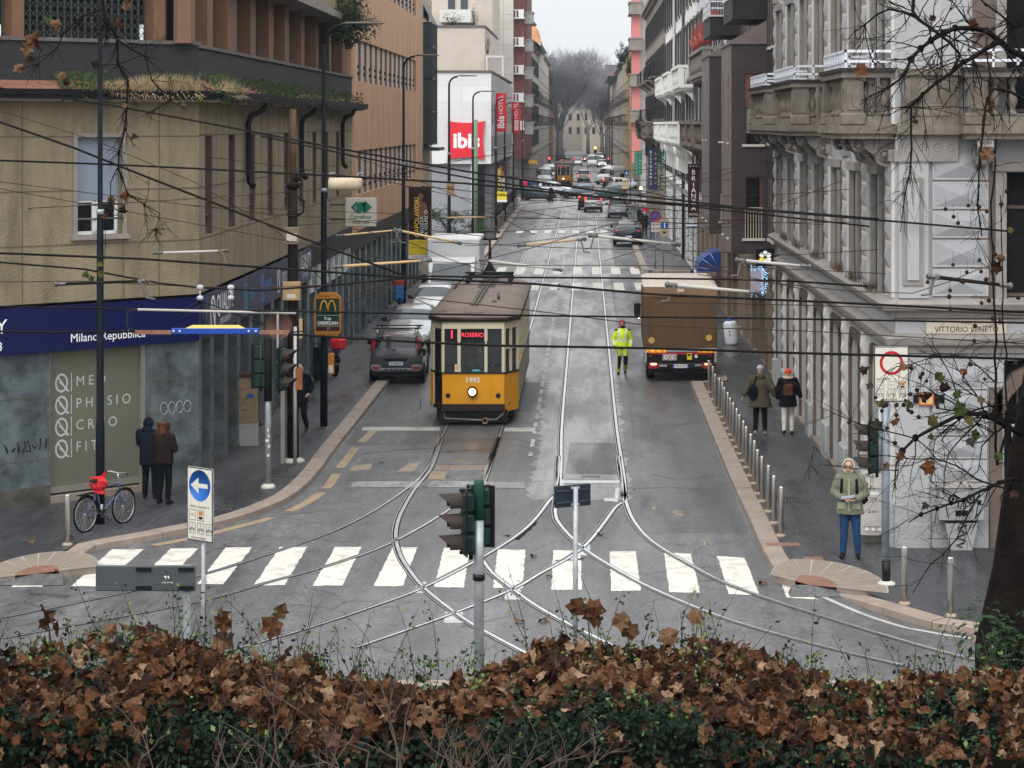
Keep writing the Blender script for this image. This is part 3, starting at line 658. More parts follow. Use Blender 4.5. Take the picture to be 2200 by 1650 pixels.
for i,(s_,py) in enumerate([('MED',824),('PHYSIO',872),('CRYO',919),('FIT',966)]):
	u=UPX(A1,140); Y=(A1@Vector((u,0,0))).y; z=ZP(py,Y)
	lt.M=A1; n=20
	for k in range(n):
		t0,t1=2*PI*k/n,2*PI*(k+1)/n
		lt.add([(u+.115*math.cos(t0),-.144,z+.155*math.sin(t0)),(u+.115*math.cos(t1),-.144,z+.155*math.sin(t1)),(u+.155*math.cos(t1),-.144,z+.2*math.sin(t1)),(u+.155*math.cos(t0),-.144,z+.2*math.sin(t0))],[(0,1,2,3)])
	lt.add([(u-.10,-.145,z+.12),(u-.07,-.145,z+.14),(u+.16,-.145,z-.17),(u+.13,-.145,z-.19)],[(3,2,1,0)])
	lt.add([(u-.06,-.1455,z+.02),(u-.04,-.1455,z+.04),(u+.19,-.1455,z-.17),(u+.18,-.1455,z-.2)],[(3,2,1,0)])
	lt.box(u+.23,u+.245,-.15,-.143,z-.2,z+.2)
	wd={'MED':.62,'PHYSIO':1.25,'CRYO':.95,'FIT':.48}[s_]
	sp_='  '.join(s_) if False else ' '.join(s_)
	lt.text(sp_,.30,TX(u+.34,-.143,z)@FACE_VF,align='LEFT',squeeze=.95)
part(lt,'window_lettering',so_)
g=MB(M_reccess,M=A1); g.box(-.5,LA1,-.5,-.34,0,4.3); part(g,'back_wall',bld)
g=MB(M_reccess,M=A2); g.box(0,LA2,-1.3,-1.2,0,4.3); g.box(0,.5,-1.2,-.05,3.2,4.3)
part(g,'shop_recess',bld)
u=.0; i=0
while u<LA2-.5:
	wd=.62 if i else .42
	g=MB(M_marble,M=A2); g.box(u,u+wd,-.8,0,0,3.9); g.use(M_marble2); g.box(u-.01,u+wd+.01,-.8,.015,0,.18)
	g.use(M_bjoint); g.box(u,u+wd,.0,.006,1.3,1.316); g.box(u,u+wd,.0,.006,2.5,2.516); g.box(u-.004,u+.0,-.8,0,1.3,1.316)
	part(g,'marble_pier',bld)
	if i:
		g=MB(M_marble2,M=A2); g.box(u+wd,u+2.05,-1.1,-.1,.12,.28); part(g,'door_step',bld)
		if i%2==0:
			g=MB(mat('shutter grey',(.10,.10,.10),.5,metal=.3),M=A2); g.box(u+wd+.02,u+2.03,-.9,-.86,.3,3.2)
			for k in range(14): g.box(u+wd+.02,u+2.03,-.86,-.845,.35+.2*k,.45+.2*k)
			part(g,'roller_shutter',bld)
	u+=2.05 if i else 1.5; i+=1
g=MB(M_peb,M=A2); g.box(19.2,LA2,-.3,.02,3.55,4.28); part(g,'granite_band',bld)
for k,ul in enumerate([21.0,23.2,25.4,27.5,29.6,31.6]):
	g=MB(mat('white shop fascia',(.52,.52,.52),.4),M=A2); g.box(ul,ul+1.7,-.5,-.02,2.75,3.55)
	if k in (0,2,4): g.use(mat('deep green sign paint',(.01,.12,.06),.4)); g.disc((ul+.6,-.017,3.15),.22,16)
	part(g,'shop_fascia',bld)
M_blue=mat('deep blue fascia',(.0025,.005,.062),.4,var=.08,scale=.6); M_blue2=mat('weathered navy fascia',(.028,.032,.075),.4,var=.15,scale=1)
M_letter=mat('white sign letters',(.75,.76,.75),.4,var=.02); M_cyan=mat('cyan sign mark',(.02,.30,.38),.4); M_lblue=mat('light blue sign mark',(.05,.22,.55),.4)
sg=thing('shop_sign','bright deep blue fascia on the angled corner face reading Milano Repubblica in white','sign',tuple(A1@Vector((LA1/2,.1,3.3))))
q=MB(M_blue,M=A1); q.box(-.6,LA1-.08,.03,.14,3.27,4.22); part(q,'panel',sg)
q=MB(M_letter,M=A1);
q.text('Milano Repubblica',.25,TX(UPX(A1,225),.142,3.52)@FACE_VF); q.text('QUALITY',.42,TX(UPX(A1,-75),.142,3.85)@FACE_VF); q.text('333',.26,TX(UPX(A1,-20),.142,3.45)@FACE_VF)
part(q,'sign_lettering',sg)
sg=thing('shop_sign','long weathered navy fascia along the street side reading Quality with ring logos','sign',tuple(A2@Vector((9.5,.1,3.3))))
q=MB(M_blue2,M=A2); q.box(.25,20.0,.03,.12,3.27,4.22); part(q,'panel',sg)
q=MB(M_letter,M=A2)
def ringq(mb,u,z,r,m,k=1.0):
	mb.use(m); n=18
	for j in range(n):
		if m is not M_letter and not (j<n): continue
		t0,t1=2*PI*j/n,2*PI*(j+1)/n
		mb.add([(u+r*.62*math.cos(t0),.123,z+r*.8*math.sin(t0)),(u+r*.62*math.cos(t1),.123,z+r*.8*math.sin(t1)),(u+r*.85*math.cos(t1),.123,z+r*math.sin(t1)),(u+r*.85*math.cos(t0),.123,z+r*math.sin(t0))],[(0,1,2,3)])
	mb.add([(u-r*.4,.1235,z+r*.6),(u-r*.2,.1235,z+r*.7),(u+r*.9,.1235,z-r*.8),(u+r*.7,.1235,z-r*.95)],[(3,2,1,0)])
ringq(q,1.2,3.75,.42,M_letter); q.use(M_letter); q.text('QUALITY',.62,TX(3.0,.123,3.88)@FACE_VF,bold=.01); q.text('SPORT & HEALTH',.2,TX(3.0,.123,3.48)@FACE_VF)
for u,m,wd in ((6.2,M_cyan,'MED'),(9.2,M_lblue,'PHYSIO'),(12.4,M_letter,'CRYO'),(15.0,M_letter,'FIT')):
	ringq(q,u,3.75,.36,m); q.use(m); q.text(wd,.4,TX(u+1.2,.123,3.75)@FACE_VF)
q.use(M_letter); q.text('QUALITY',.62,TX(18.6,.123,3.88)@FACE_VF,bold=.01); q.text('SPORT & HEALTH',.2,TX(18.6,.123,3.5)@FACE_VF)
part(q,'sign_lettering',sg)
gr=MB(mat('black spray paint',(.012,.012,.014),.6),M=A1)
def scrawl(mb,u,z,s,v,seed,n=7):
	r=random.Random(seed)
	for k in range(n):
		p=[(u+k*s*.55+r.uniform(-.2,.5)*s,v,z+r.uniform(-.6,.6)*s) for _ in range(4)]; pp=along(p,s*.12); mb.tube(pp,s*.045,4,False)
scrawl(gr,UPX(A1,12),1.35,.22,.006,3,8); part(gr,'graffiti',bld)
gr=MB(mat('pale spray paint',(.32,.34,.34),.6),M=A1)
for k in range(4):
	u=UPX(A1,352)+k*.2; pp=[(u+.09*math.cos(t*.5),.007,1.85+.13*math.sin(t*.5)) for t in range(13)]; gr.tube(pp,.008,4,False)
part(gr,'graffiti',bld)
M_straw=mat('dry straw grass',(.36,.27,.16),.9,var=.25,scale=9); M_ivy=mat('dark green creeper',(.045,.07,.025),.7,var=.4,scale=8)
gb=MB(M_straw); r=random.Random(3)
for k in range(3400):
	t=r.random(); u=UPX(A1,205)+(LA1+.3-UPX(A1,205))*t if t<.78 else None
	if u is None: M,u=A2,(t-.78)/.22*3.2
	else: M=A1
	hgt=r.uniform(.12,.42)*(.6+.5*math.sin(t*3.1)); v=r.uniform(.05,.58); lean=r.uniform(-.12,.3)
	b0=M@Vector((u,v,8.66)); tip=M@Vector((u+r.uniform(-.12,.12),v+lean,8.66+hgt*(1 if r.random()<.8 else -.5)))
	side=Vector((.008,.004,0)); gb.add([b0-side,b0+side,tip],[(0,1,2)])
gb.build('dry_grass',kind='stuff',label='straw coloured dry grass growing along the gutter of the beige building',cat='grass')
gb=MB(M_ivy)
for (M,px0,px1,n) in ((A1,110,215,500),(A1,300,410,260),(A2,418,480,500),(A2,520,610,1100),(A2,620,745,900)):
	u0,u1=UPX(M,px0),UPX(M,px1)
	for k in range(n):
		u=r.uniform(u0,u1); v=r.uniform(0,.6); z=8.68+r.random()**2*.42-.2*(r.random()<.25)
		gb.leaflet(M@Vector((u,v,z)),r.uniform(.05,.12),(r.uniform(-1,1),-1,r.uniform(-.2,1)),r.random()*6)
gb.build('creeper',kind='stuff',label='dark green creeper on the eaves and parapet of the beige building',cat='creeper')
def bush(name,c,rx,ry,rz,n,size,m,label,cat='shrub',trunk=None,group=None,seed=1,shells=None,mt=None):
	rr=random.Random(seed); root=thing(name,label,cat,(c[0],c[1],c[2]-rz),0,group)
	mb=MB(m); cl=[(Vector((rr.gauss(0,.42)*rx,rr.gauss(0,.42)*ry,rr.gauss(0,.42)*rz)),rr.uniform(.22,.5)) for _ in range(shells or 22)]
	for k in range(n):
		p,q=cl[k%len(cl)]; d=Vector((rr.gauss(0,1),rr.gauss(0,1),rr.gauss(0,1))).normalized()*q*rr.uniform(.6,1.05)
		d=Vector((d.x*rx,d.y*ry,d.z*rz)); mb.leaflet(Vector(c)+p+d,size*rr.uniform(.6,1.3),d+Vector((0,0,.4*rz)),rr.random()*6)
	part(mb,'foliage',root)
	st=MB(mt or M_twig)
	for k in range(9):
		p,q=cl[k%len(cl)]; b0=Vector((c[0]+rr.uniform(-.1,.1),c[1],c[2]-rz)); st.tube([b0,b0.lerp(Vector(c)+p,.5)+Vector((rr.uniform(-.1,.1),0,0)),Vector(c)+p],[.03*max(rx,.6),.02*max(rx,.6),.006],5)
	part(st,'stem',root)
	return root
M_twig=mat('dark twig bark',(.05,.04,.035),.8,var=.3,scale=10); M_leafd=mat('dark olive leaves',(.035,.05,.022),.5,var=.45,scale=6); M_leafg=mat('green leaves',(.055,.09,.025),.5,var=.4,scale=8)
cb=W(742,42,76); bush('terrace_shrub',(cb.x+.1,cb.y,cb.z),.85,1.5,.95,5200,.085,M_leafd,'dark olive shrub spilling over the terrace beside the copper coloured building',seed=4,shells=40)
cb=W(640,4,70); bush('terrace_shrub',(cb.x,cb.y,cb.z+.25),.5,1.8,.5,1600,.08,M_leafd,'low dark shrub on the terrace slab above the lattice shutters',seed=5)
# ================================================================ copper coloured building
M_cop=mat('copper brown panel',(.40,.235,.14),.6,var=.3,scale=1.1,stretch=(1.6,1.6,.14),dirt=.4,dscale=1.6,dcol=(.20,.085,.04))
M_prec=mat('pale aggregate panel',(.36,.32,.29),.8,var=.35,scale=16,bump=.4,bscale=60,dirt=.2)
B=frame2((-8.52,84.5),(-8.5,120)); LB=35.5
bb=thing('office_building','copper brown panelled building with bands of pale aggregate fins','building',(-12,102,0))
bands=[(5.35,7.0),(9.6,11.15),(13.35,14.9)]; u0,u1=1.6,31.5
w=MB(M_cop,M=B); wall(w,-.15,LB,4.0,16.5,[(u0,u1,a,b_) for a,b_ in bands],.3); w.quad((-.15,0,4),(-.15,-6,4),(-.15,-6,16.5),(-.15,0,16.5)); w.quad((-.15,0,16.5),(LB,0,16.5),(LB,-15,16.5),(-.15,-15,16.5)); part(w,'wall',bb)
for a,b_ in bands:
	for k in range(13):
		q=MB(M_prec,M=B); x=u0+(u1-u0)*k/13; q.box(x+.05,x+1.75,-.28,-.1,a,b_); q.use(M_rust); q.box(x-.02,x+.05,-.26,-.06,a,b_)
		q.use(M_black); q.ell((x+1.45,-.08,a+.3),.07); q.ell((x+1.45,-.08,a+.55),.07)
		part(q,'precast_panel',bb)
q=MB(M_dkgrey,M=B); q.box(u0,u1,-.34,-.3,5.2,15); part(q,'back_panel',bb)
q=MB(M_peb,M=B); q.box(0,LB,-.3,.02,3.3,4.0); part(q,'granite_band',bb)
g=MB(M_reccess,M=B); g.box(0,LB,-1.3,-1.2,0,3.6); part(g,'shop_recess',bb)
for k in range(15):
	u=.4+2.35*k; g=MB(M_marble,M=B); g.box(u,u+.65,-.8,0,0,3.3); g.use(M_marble2); g.box(u-.01,u+.66,-.8,.015,0,.2); part(g,'marble_pier',bb)
	g=MB(mat('pale shop blind',(.40,.40,.38),.5),M=B); g.box(u+.68,u+2.3,-.4,-.3,2.55,3.3); part(g,'shop_blind',bb)
	g=MB(G_dark,M=B); g.box(u+.68,u+2.3,-.6,-.55,.4,2.5); part(g,'shop_window',bb)
M_bst=mat('beige stone blocks',(.36,.31,.25),.7,var=.12,scale=2,brick=(1.0,.55,.018,0))
be=thing('stone_building','narrow beige stone building with a tall dark glazed bay next to the copper brown one','building',(-9.5,123.5,0))
E=frame2((-8.5,120),(-8.45,127.2)); w=MB(M_bst,M=E); wall(w,0,7.2,0,17,[(1,5.2,6.9,13.6),(1,5.2,3.0,5.6)],.2); w.quad((7.2,0,0),(7.2,-8,0),(7.2,-8,17),(7.2,0,17)); part(w,'wall',be)
f=MB(M_dkgrey,M=E);
for k in range(6): f.box(1+.8*k,1.06+.8*k,-.05,.45,6.9,13.3)
for z in (6.9,8.6,10.3,12,13.2): f.box(1,5.06,-.05,.46,z,z+.08)
f.add([(1,.46,13.28),(5.1,.46,13.28),(5.1,0,14.2),(1,0,14.2)],[(0,1,2,3)]); f.box(.6,5.6,0,.8,6.6,6.75)
o=part(f,'glazed_bay',be); g=MB(glass('bay glass',(.10,.11,.125),.08),M=E); g.box(1,5.1,.3,.42,6.9,13.25); part(g,'pane',o)
# ================================================================ ornate stucco corner building (street side at X=5.75, front at Y=43.3)
M_stuc=mat('pale grey stucco',(.32,.32,.325),.8,var=.13,scale=.9,dirt=.55,dscale=.9,dcol=(.17,.16,.15),stretch=(1.3,1.3,.4),bump=.25,bscale=18)
M_stuc2=mat('warm grey stucco trim',(.21,.195,.18),.8,var=.2,scale=1.5,dirt=.5,dscale=1.2,dcol=(.13,.115,.10),bump=.3,bscale=25)
M_stone=mat('weathered balcony stone',(.14,.12,.10),.9,var=.35,scale=2.2,dirt=.8,dscale=1.6,dcol=(.085,.065,.055),bump=.5,bscale=22)
M_brst=mat('brown stone surround',(.11,.085,.07),.75,var=.3,scale=2,dirt=.5,dcol=(.08,.06,.05),stretch=(1,1,.3))
M_diam=mat('blue grey diamond stucco',(.27,.275,.285),.8,var=.14,dirt=.35,dscale=2)
M_pil=mat('off white pilaster stucco',(.47,.465,.45),.8,var=.12,scale=1.2,dirt=.5,dscale=1.2,dcol=(.22,.205,.185),stretch=(1.3,1.3,.4))
M_rough=mat('rough plinth stucco',(.27,.275,.28),.9,var=.12,bump=1.0,bscale=14)
RX=5.75
S1=frame2((RX,70.2),(RX,43.3)); LS=26.9      # travelling toward the camera: outward normal = -X
FR1=frame2((RX,43.3),(RX+14,43.3))           # facing the camera
def SY(y): return 70.2-y
ob=thing('palazzo','ornate pale grey stucco corner palazzo with stone balconies and diamond point pilasters','building',(10,56,0))
bays=[(71.2,70.3),(67.2,66.4),(63.4,62.5),(59.6,58.6),(55.6,54.6),(51.7,50.7),(48.1,47.1),(44.3,43.3)]
ops=[];
for i in range(7):
	a=bays[i][1]; b_=bays[i+1][0]; ops.append((SY(a)+.06,SY(b_)-.06))
w=MB(M_stuc,M=S1)
wall(w,0,LS,0,4.05,[(a+.42,b_-.42,.15,3.55) for a,b_ in ops],.75)
w1=[]
for a,b_ in ops: c=(a+b_)/2; w1.append((c-.55,c+.55,4.75,7.0))
wall(w,0,LS,4.05,7.6,w1,.35); w2=[(x0,x1,8.2,11.3) for x0,x1,_,_ in w1]; wall(w,0,LS,7.6,15,w2,.35)
w.M=FR1; ops2=[(2.02,4.6,.15,3.6),(6.3,8.9,.15,3.6),(10.4,13,.15,3.6)]; wall(w,0,14,0,4.05,ops2,.8); w3=[(2.05+4.3*k,3.6+4.3*k,4.75,7.1) for k in range(3)]; wall(w,0,14,4.05,7.6,w3,.4); wall(w,0,14,7.6,15,[(a,b_,8.2,11.3) for a,b_,_,_ in w3],.4)
w.M=None; w.prism([(RX+.01,43.31),(20,43.31),(20,70.2),(RX+.01,70.2)],15,15.3); w.quad((RX,70.2,0),(20,70.2,0),(20,70.2,15),(RX,70.2,15))
part(w,'wall',ob)
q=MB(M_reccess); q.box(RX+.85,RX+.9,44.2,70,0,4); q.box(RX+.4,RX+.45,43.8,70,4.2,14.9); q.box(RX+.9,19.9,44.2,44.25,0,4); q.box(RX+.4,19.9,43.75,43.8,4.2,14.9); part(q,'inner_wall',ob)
def moulding(mb,M,u0,u1,prof):
	mb.M=M; n=len(prof); v=[(u0,p[0],p[1]) for p in prof]+[(u1,p[0],p[1]) for p in prof]
	mb.add(v,[(i,i+1,n+i+1,n+i) for i in range(n-1)]+[tuple(range(n)),tuple(reversed(range(n,2*n)))])
lo=[(0,3.72),(.08,3.74),(.10,3.84),(.19,3.9),(.22,4.02),(.06,4.08),(0,4.1)]
hi=[(0,4.36),(.1,4.4),(.13,4.5),(.26,4.55),(.30,4.66),(.08,4.74),(0,4.76)]
c=MB(M_stuc2)
for P in (lo,hi):
	moulding(c,S1,0,LS+.02,P); moulding(c,FR1,-.02,14,P)
	c.M=None; n=len(P); vs=[]
	for (vv,z) in P: vs.append((RX-vv,43.3-vv,z))
	a=[(RX,43.3-p[0],p[1]) for p in P]; b_=[(RX-p[0],43.3,p[1]) for p in P]
	c.add(a+vs,[(i,i+1,n+i+1,n+i) for i in range(n-1)]); c.add(vs+b_,[(i,i+1,n+i+1,n+i) for i in range(n-1)])
part(c,'cornice',ob)
for i,(a,b_) in enumerate(bays):
	u0,u1=SY(a),SY(b_)
	if u0<0: u0=0.0; u1=max(u1,.25)
	p=MB(M_pil,M=S1); p.box(u0+.05,u1-.05,0,.09,.9,3.72); p.use(M_rough); p.bbox(u0-.02,u1+.02,-.05,.16,0,.95,.04); p.use(M_pil)
	for k in range(6):
		z=1.15+.43*k; cx=(u0+u1)/2; hw=(u1-u0)*.36
		p.add([(cx-hw,.091,z),(cx+hw,.091,z),(cx+hw,.091,z+.34),(cx-hw,.091,z+.34),(cx,.16,z+.17)],[(0,1,4),(1,2,4),(2,3,4),(3,0,4)])
	part(p,'pilaster',ob)
for i,(a,b_) in enumerate(ops):
	p=MB(M_brst,M=S1)
	for (k,vv,ww) in ((0,.06,.20),(1,-.1,.17),(2,-.25,.15)):
		x0=a+.06+sum((.20,.17,.15)[:k]); x1=b_-.06-sum((.20,.17,.15)[:k]); zt=3.62-.1*k
		p.box(x0,x0+ww,-.7,vv,.12,zt-.35); p.box(x1-ww,x1,-.7,vv,.12,zt-.35)
		n=6; vs=[]
		for sgn,xx in ((1,x0),(-1,x1)):
			pts=[(xx,zt-.35)]+[(xx+sgn*.35*(1-math.cos(t*PI/2/n)),zt-.35+.35*math.sin(t*PI/2/n)) for t in range(1,n+1)]+[(xx+sgn*.6,zt),(xx+sgn*.6,zt-ww),(xx+sgn*(ww+.2),zt-ww),(xx+sgn*ww,zt-.45)]
			pts=pts if sgn>0 else pts[::-1]
			p.prismy(pts,-.65,vv)
		p.box(x0+.5,x1-.5,-.65,vv,zt-ww,zt)
	p.use(M_granite); p.box(a+.1,b_-.1,-.7,.12,.12,.2)
	part(p,'doorway',ob)
	d=MB([M_reccess,M_dkgrey,M_wood][i%3],M=S1); d.box(a+.42,b_-.42,-.74,-.69,.2,3.5); d.use(M_iron)
	for k in range(5): d.box(a+.5+k*(b_-a-1)/4-.02,a+.5+k*(b_-a-1)/4+.02,-.69,-.66,.2,3.5)
	part(d,'door',ob)
	if i<3:
		q=MB(mat('yellow lit shop sign',(.75,.5,.03),.4,emit=.25) if i<2 else mat('white green shop sign',(.55,.55,.45),.4),M=S1); q.box(a+.35,b_-.35,-.3,-.15,2.65,3.3)
		if i==2: q.use(mat('bright green sign',(.03,.30,.08),.4)); q.box(b_-.75,b_-.36,-.31,-.148,2.95,3.29)
		q.use(M_letter); q.box(a+.34,b_-.34,-.31,-.146,2.55,2.67)
		part(q,'shop_fascia',ob)
for i,(a,b_) in enumerate(bays):
	u0,u1=SY(a),SY(b_)
	if u0<0: u0,u1=.0,.3
	for z0,z1,nm in ((4.76,7.3,5),(8.0,11.6,6)):
		p=MB(M_pil,M=S1); cx=(u0+u1)/2; hw=.46
		p.box(max(0,cx-hw),min(LS,cx+hw),0,.07,z0,z1); p.use(M_stuc2); p.box(max(0,cx-hw-.05),min(LS,cx+hw+.05),0,.13,z1,z1+.22); p.use(M_diam)
		st=(z1-z0)/nm
		for k in range(nm):
			z=z0+st*k+.03; h2=st-.06
			p.add([(cx-hw*.85,.071,z),(cx+hw*.85,.071,z),(cx+hw*.85,.071,z+h2),(cx-hw*.85,.071,z+h2),(cx,.145,z+h2/2)],[(0,1,4),(1,2,4),(2,3,4),(3,0,4)])
		part(p,'pilaster',ob)
def surround(M,x0,x1,z0,z1,d,head=True):
	p=MB(M_stuc2,M=M)
	p.box(x0-.2,x0,-.02,.10,z0-.05,z1+.02); p.box(x1,x1+.2,-.02,.10,z0-.05,z1+.02); p.box(x0-.26,x1+.26,-.02,.15,z1+.02,z1+.2); p.box(x0-.3,x1+.3,0,.2,z0-.14,z0-.04)
	p.use(M_brst); p.box(x0-.62,x0-.22,0,.04,z0-.04,z1+.18); p.box(x1+.22,x1+.62,0,.04,z0-.04,z1+.18)
	o=part(p,'window',ob)
	g=MB(M_reccess,M=M); g.box(x0,x1,-d-.02,-d+.02,z0,z1); g.use(M_brst); xm=(x0+x1)/2
	for x in (x0+.03,xm,x1-.03): g.box(x-.035,x+.035,-d+.02,-d+.07,z0,z1)
	for z in (z0+.05,z0+(z1-z0)*.72): g.box(x0,x1,-d+.02,-d+.065,z-.03,z+.03)
	part(g,'pane',o); return o
for (a,b_,z0,z1) in w1+w2: surround(S1,a,b_,z0,z1,.3)
for (a,b_,z0,z1) in w3+[(a,b_,8.2,11.3) for a,b_,_,_ in w3]: surround(FR1,a,b_,z0,z1,.35)
for (a,b_,z0,z1) in w1:
	p=MB(M_black,M=S1)
	for k in range(8): p.box(a+.08+k*(b_-a-.16)/7-.012,a+.08+k*(b_-a-.16)/7+.012,-.1,-.07,z0,z0+.95)
	p.box(a,b_,-.11,-.06,z0+.93,z0+.97); part(p,'guard_rail',ob)
p=MB(M_stuc,M=FR1); p.box(0,.62,0,.05,.85,3.72); p.box(0.05,.6,0,.10,4.76,7.3); p.use(M_stuc2); p.box(.12,.5,.1,.13,5.0,7.0); p.use(M_stuc); p.box(.2,.42,.13,.16,5.1,6.9); p.use(M_rough); p.box(-.02,.64,0,.08,0,.92); p.box(.66,1.72,0,.06,0,.88); p.use(M_stuc2); p.box(-.04,.66,0,.14,7.3,7.5); part(p,'pilaster',ob)
p=MB(M_stuc,M=FR1)
k=0; z=.92
while z<3.5:
	p.box(.68,1.7,0,.045,z,z+.40); p.use(M_diam); p.add([(.76,.046,z+.03),(1.62,.046,z+.03),(1.62,.046,z+.37),(.76,.046,z+.37),(1.19,.10,z+.2)],[(0,1,4),(1,2,4),(2,3,4),(3,0,4)]); p.use(M_stuc); z+=.43
z=4.8
while z<7.2:
	p.box(.68,1.72,0,.045,z,z+.5); p.use(M_diam); p.add([(.72,.046,z+.04),(1.68,.046,z+.04),(1.68,.046,z+.46),(.72,.046,z+.46),(1.2,.115,z+.25)],[(0,1,4),(1,2,4),(2,3,4),(3,0,4)]); p.use(M_stuc); z+=.54
part(p,'rusticated_panel',ob)
p=MB(M_brst,M=FR1); p.box(1.74,1.98,-.7,.08,.1,3.1);
for k in range(8):
	t0,t1=PI-PI*k/8,PI-PI*(k+1)/8; cx,cz=3.3,2.5
	p.add([(cx+r_*math.cos(t),v,cz+r_*.78*math.sin(t)) for v in (.08,-.7) for r_,t in ((1.3,t0),(1.3,t1),(1.56,t1),(1.56,t0))],[(0,1,2,3),(4,7,6,5),(0,4,5,1),(3,2,6,7)])
part(p,'doorway',ob)
p=MB(M_reccess,M=FR1); p.box(2,4.6,-.6,-.55,.15,3.6); p.use(M_iron)
for k in range(9): p.box(2.05+k*.3,2.08+k*.3,-.55,-.52,.15,3.5)
part(p,'door',ob)
p=MB(mat('small white notice',(.6,.6,.58),.5),M=FR1); p.box(2.25,2.42,-.5,-.48,2.0,2.35); part(p,'notice',ob)
def balcony(u0,u1,M,pr,nside=0,front=4):
	"""stone balustrade on u0..u1, projecting pr; returns the part"""
	b=MB(M_stone,M=M)
	b.box(u0-.1,u1+.1,0,pr+.1,7.82,7.97); b.box(u0-.04,u1+.04,0,pr+.04,7.72,7.82)
	b.box(u0,u1,0,pr,7.97,8.14)
	def pier(x0,x1,y0,y1):
		b.box(x0,x1,y0,y1,8.14,8.86); b.bbox(x0-.05,x1+.05,y0-.05,y1+.05,7.97,8.2,.03)
		b.box(x0+.05,x1-.05,y1,y1+.02,8.26,8.78); b.box(x0-.02,x0,y0+.05,y1-.05,8.26,8.78); b.box(x1,x1+.02,y0+.05,y1-.05,8.26,8.78)
	pw=.36
	for x in (u0,u1-pw): pier(x,x+pw,pr-pw,pr)
	nb=int((u1-u0-2*pw)/.3)
	prof=[(.05,8.14),(.09,8.17),(.09,8.21),(.045,8.25),(.05,8.3),(.095,8.4),(.085,8.5),(.045,8.66),(.055,8.72),(.085,8.76),(.085,8.86)]
	for k in range(nb):
		x=u0+pw+(u1-u0-2*pw)*(k+.5)/nb; b.lathe(prof,10,(x,pr-pw/2,0))
	for x in (u0+.14,u1-.14):
		for k in range(2): b.lathe(prof,10,(x,.18+.26*k,0))
	b.box(u0-.05,u1+.05,pr-pw-.04,pr+.05,8.86,8.97); b.box(u0-.05,u0+pw,0,pr-pw-.04,8.86,8.97); b.box(u1-pw,u1+.05,0,pr-pw-.04,8.86,8.97)
	b.use(mat('black mossy coping',(.05,.045,.04),.9,var=.4,scale=6)); b.box(u0-.09,u1+.09,pr-pw-.05,pr+.09,8.97,9.04); b.box(u0-.09,u0+pw,0,pr-pw-.05,8.97,9.04); b.box(u1-pw,u1+.09,0,pr-pw-.05,8.97,9.04)
	o=part(b,'balcony',ob)
	r=MB(mat('white painted rail',(.55,.57,.62),.4),M=M)
	for z in (9.14,9.33):
		r.box(u0,u1,pr-.05,pr-.01,z,z+.05); r.box(u0,u0+.04,0,pr-.05,z,z+.05); r.box(u1-.04,u1,0,pr-.05,z,z+.05)
	n=max(4,int((u1-u0)/.45))
	for k in range(n+1): x=u0+.02+(u1-u0-.04)*k/n; r.box(x-.02,x+.02,pr-.05,pr-.01,9.04,9.38)
	r.box(u0,u0+.04,.4,.44,9.04,9.38); r.box(u1-.04,u1,.4,.44,9.04,9.38)
	part(r,'guard_rail',o)
	nbk=max(2,round((u1-u0)/2.4)+1)
	for k in range(nbk):
		x=u0+.3+(u1-u0-.6)*k/(nbk-1); s=MB(M_stuc2,M=M)
		for (cy,cz,rr) in ((.17,7.42,.2),(.66,7.58,.14)):
			for t in range(22):
				a0,a1=t*.62,(t+1)*.62; r0,r1=rr*(1-t/26),rr*(1-(t+1)/26)
				s.add([(x+dx,cy+math.cos(a)*r_,cz+math.sin(a)*r_) for dx in (-.13,.13) for a,r_ in ((a0,r0),(a1,r1))]+[(x+dx,cy+math.cos(a)*r_*.86,cz+math.sin(a)*r_*.86) for dx in (-.15,.15) for a,r_ in ((a0,r0),(a1,r1))],[(0,1,3,2),(0,4,5,1),(2,3,7,6),(4,6,7,5)])
			s.lathe([(rr*.8,-.11),(rr*.8,.11)],14,(x,cy,cz),'x'); s.lathe([(rr*.25,-.15),(rr*.25,.15)],10,(x,cy,cz),'x')
		s.prismx([(0,7.7),(.82,7.7),(.72,7.5),(.55,7.55),(.35,7.4),(.3,7.25),(.1,7.18),(0,7.1)],x-.1,x+.1)
		part(s,'bracket',o)
	return o
balcony(SY(69),SY(63.2),S1,.9); balcony(SY(60.2),SY(54.6),S1,.9); balcony(SY(47.2),SY(43.35),S1,.95)
balcony(1.25,4.9,FR1,.6)
p=MB(M_stone,M=FR1); p.box(.1,1.15,0,.18,7.97,8.9); p.box(.05,1.2,0,.24,8.9,9.02); p.box(.0,1.22,0,.26,7.8,7.97); p.box(.28,.98,.18,.2,8.15,8.75); p.use(M_stuc2); p.box(.1,1.15,.0,.12,7.3,7.8)
for k in range(4):
	cx=.24+.26*k
	for t in range(12):
		a0,a1=t*.7,(t+1)*.7; r0,r1=.11*(1-t/14),.11*(1-(t+1)/14)
		p.add([(cx+math.cos(a0)*r0,.135,7.55+math.sin(a0)*r0),(cx+math.cos(a1)*r1,.135,7.55+math.sin(a1)*r1),(cx+math.cos(a1)*r1*.8,.125,7.55+math.sin(a1)*r1*.8),(cx+math.cos(a0)*r0*.8,.125,7.55+math.sin(a0)*r0*.8)],[(0,1,2,3)])
part(p,'parapet_panel',ob)
gb=MB(mat('brown ledge moss',(.12,.085,.06),.9,var=.4,scale=9)); r=random.Random(8)
for k in range(900):
	u=r.choice([SY(66),SY(62),SY(57),SY(52),SY(49),SY(46)])+r.gauss(0,.5); u=min(max(u,0),LS)
	b0=S1@Vector((u,r.uniform(.0,.22),4.72)); gb.add([b0,b0+Vector((.012,.006,0)),b0+Vector((r.uniform(-.06,.03),r.uniform(-.08,.08),r.uniform(.05,.26)))],[(0,1,2)])
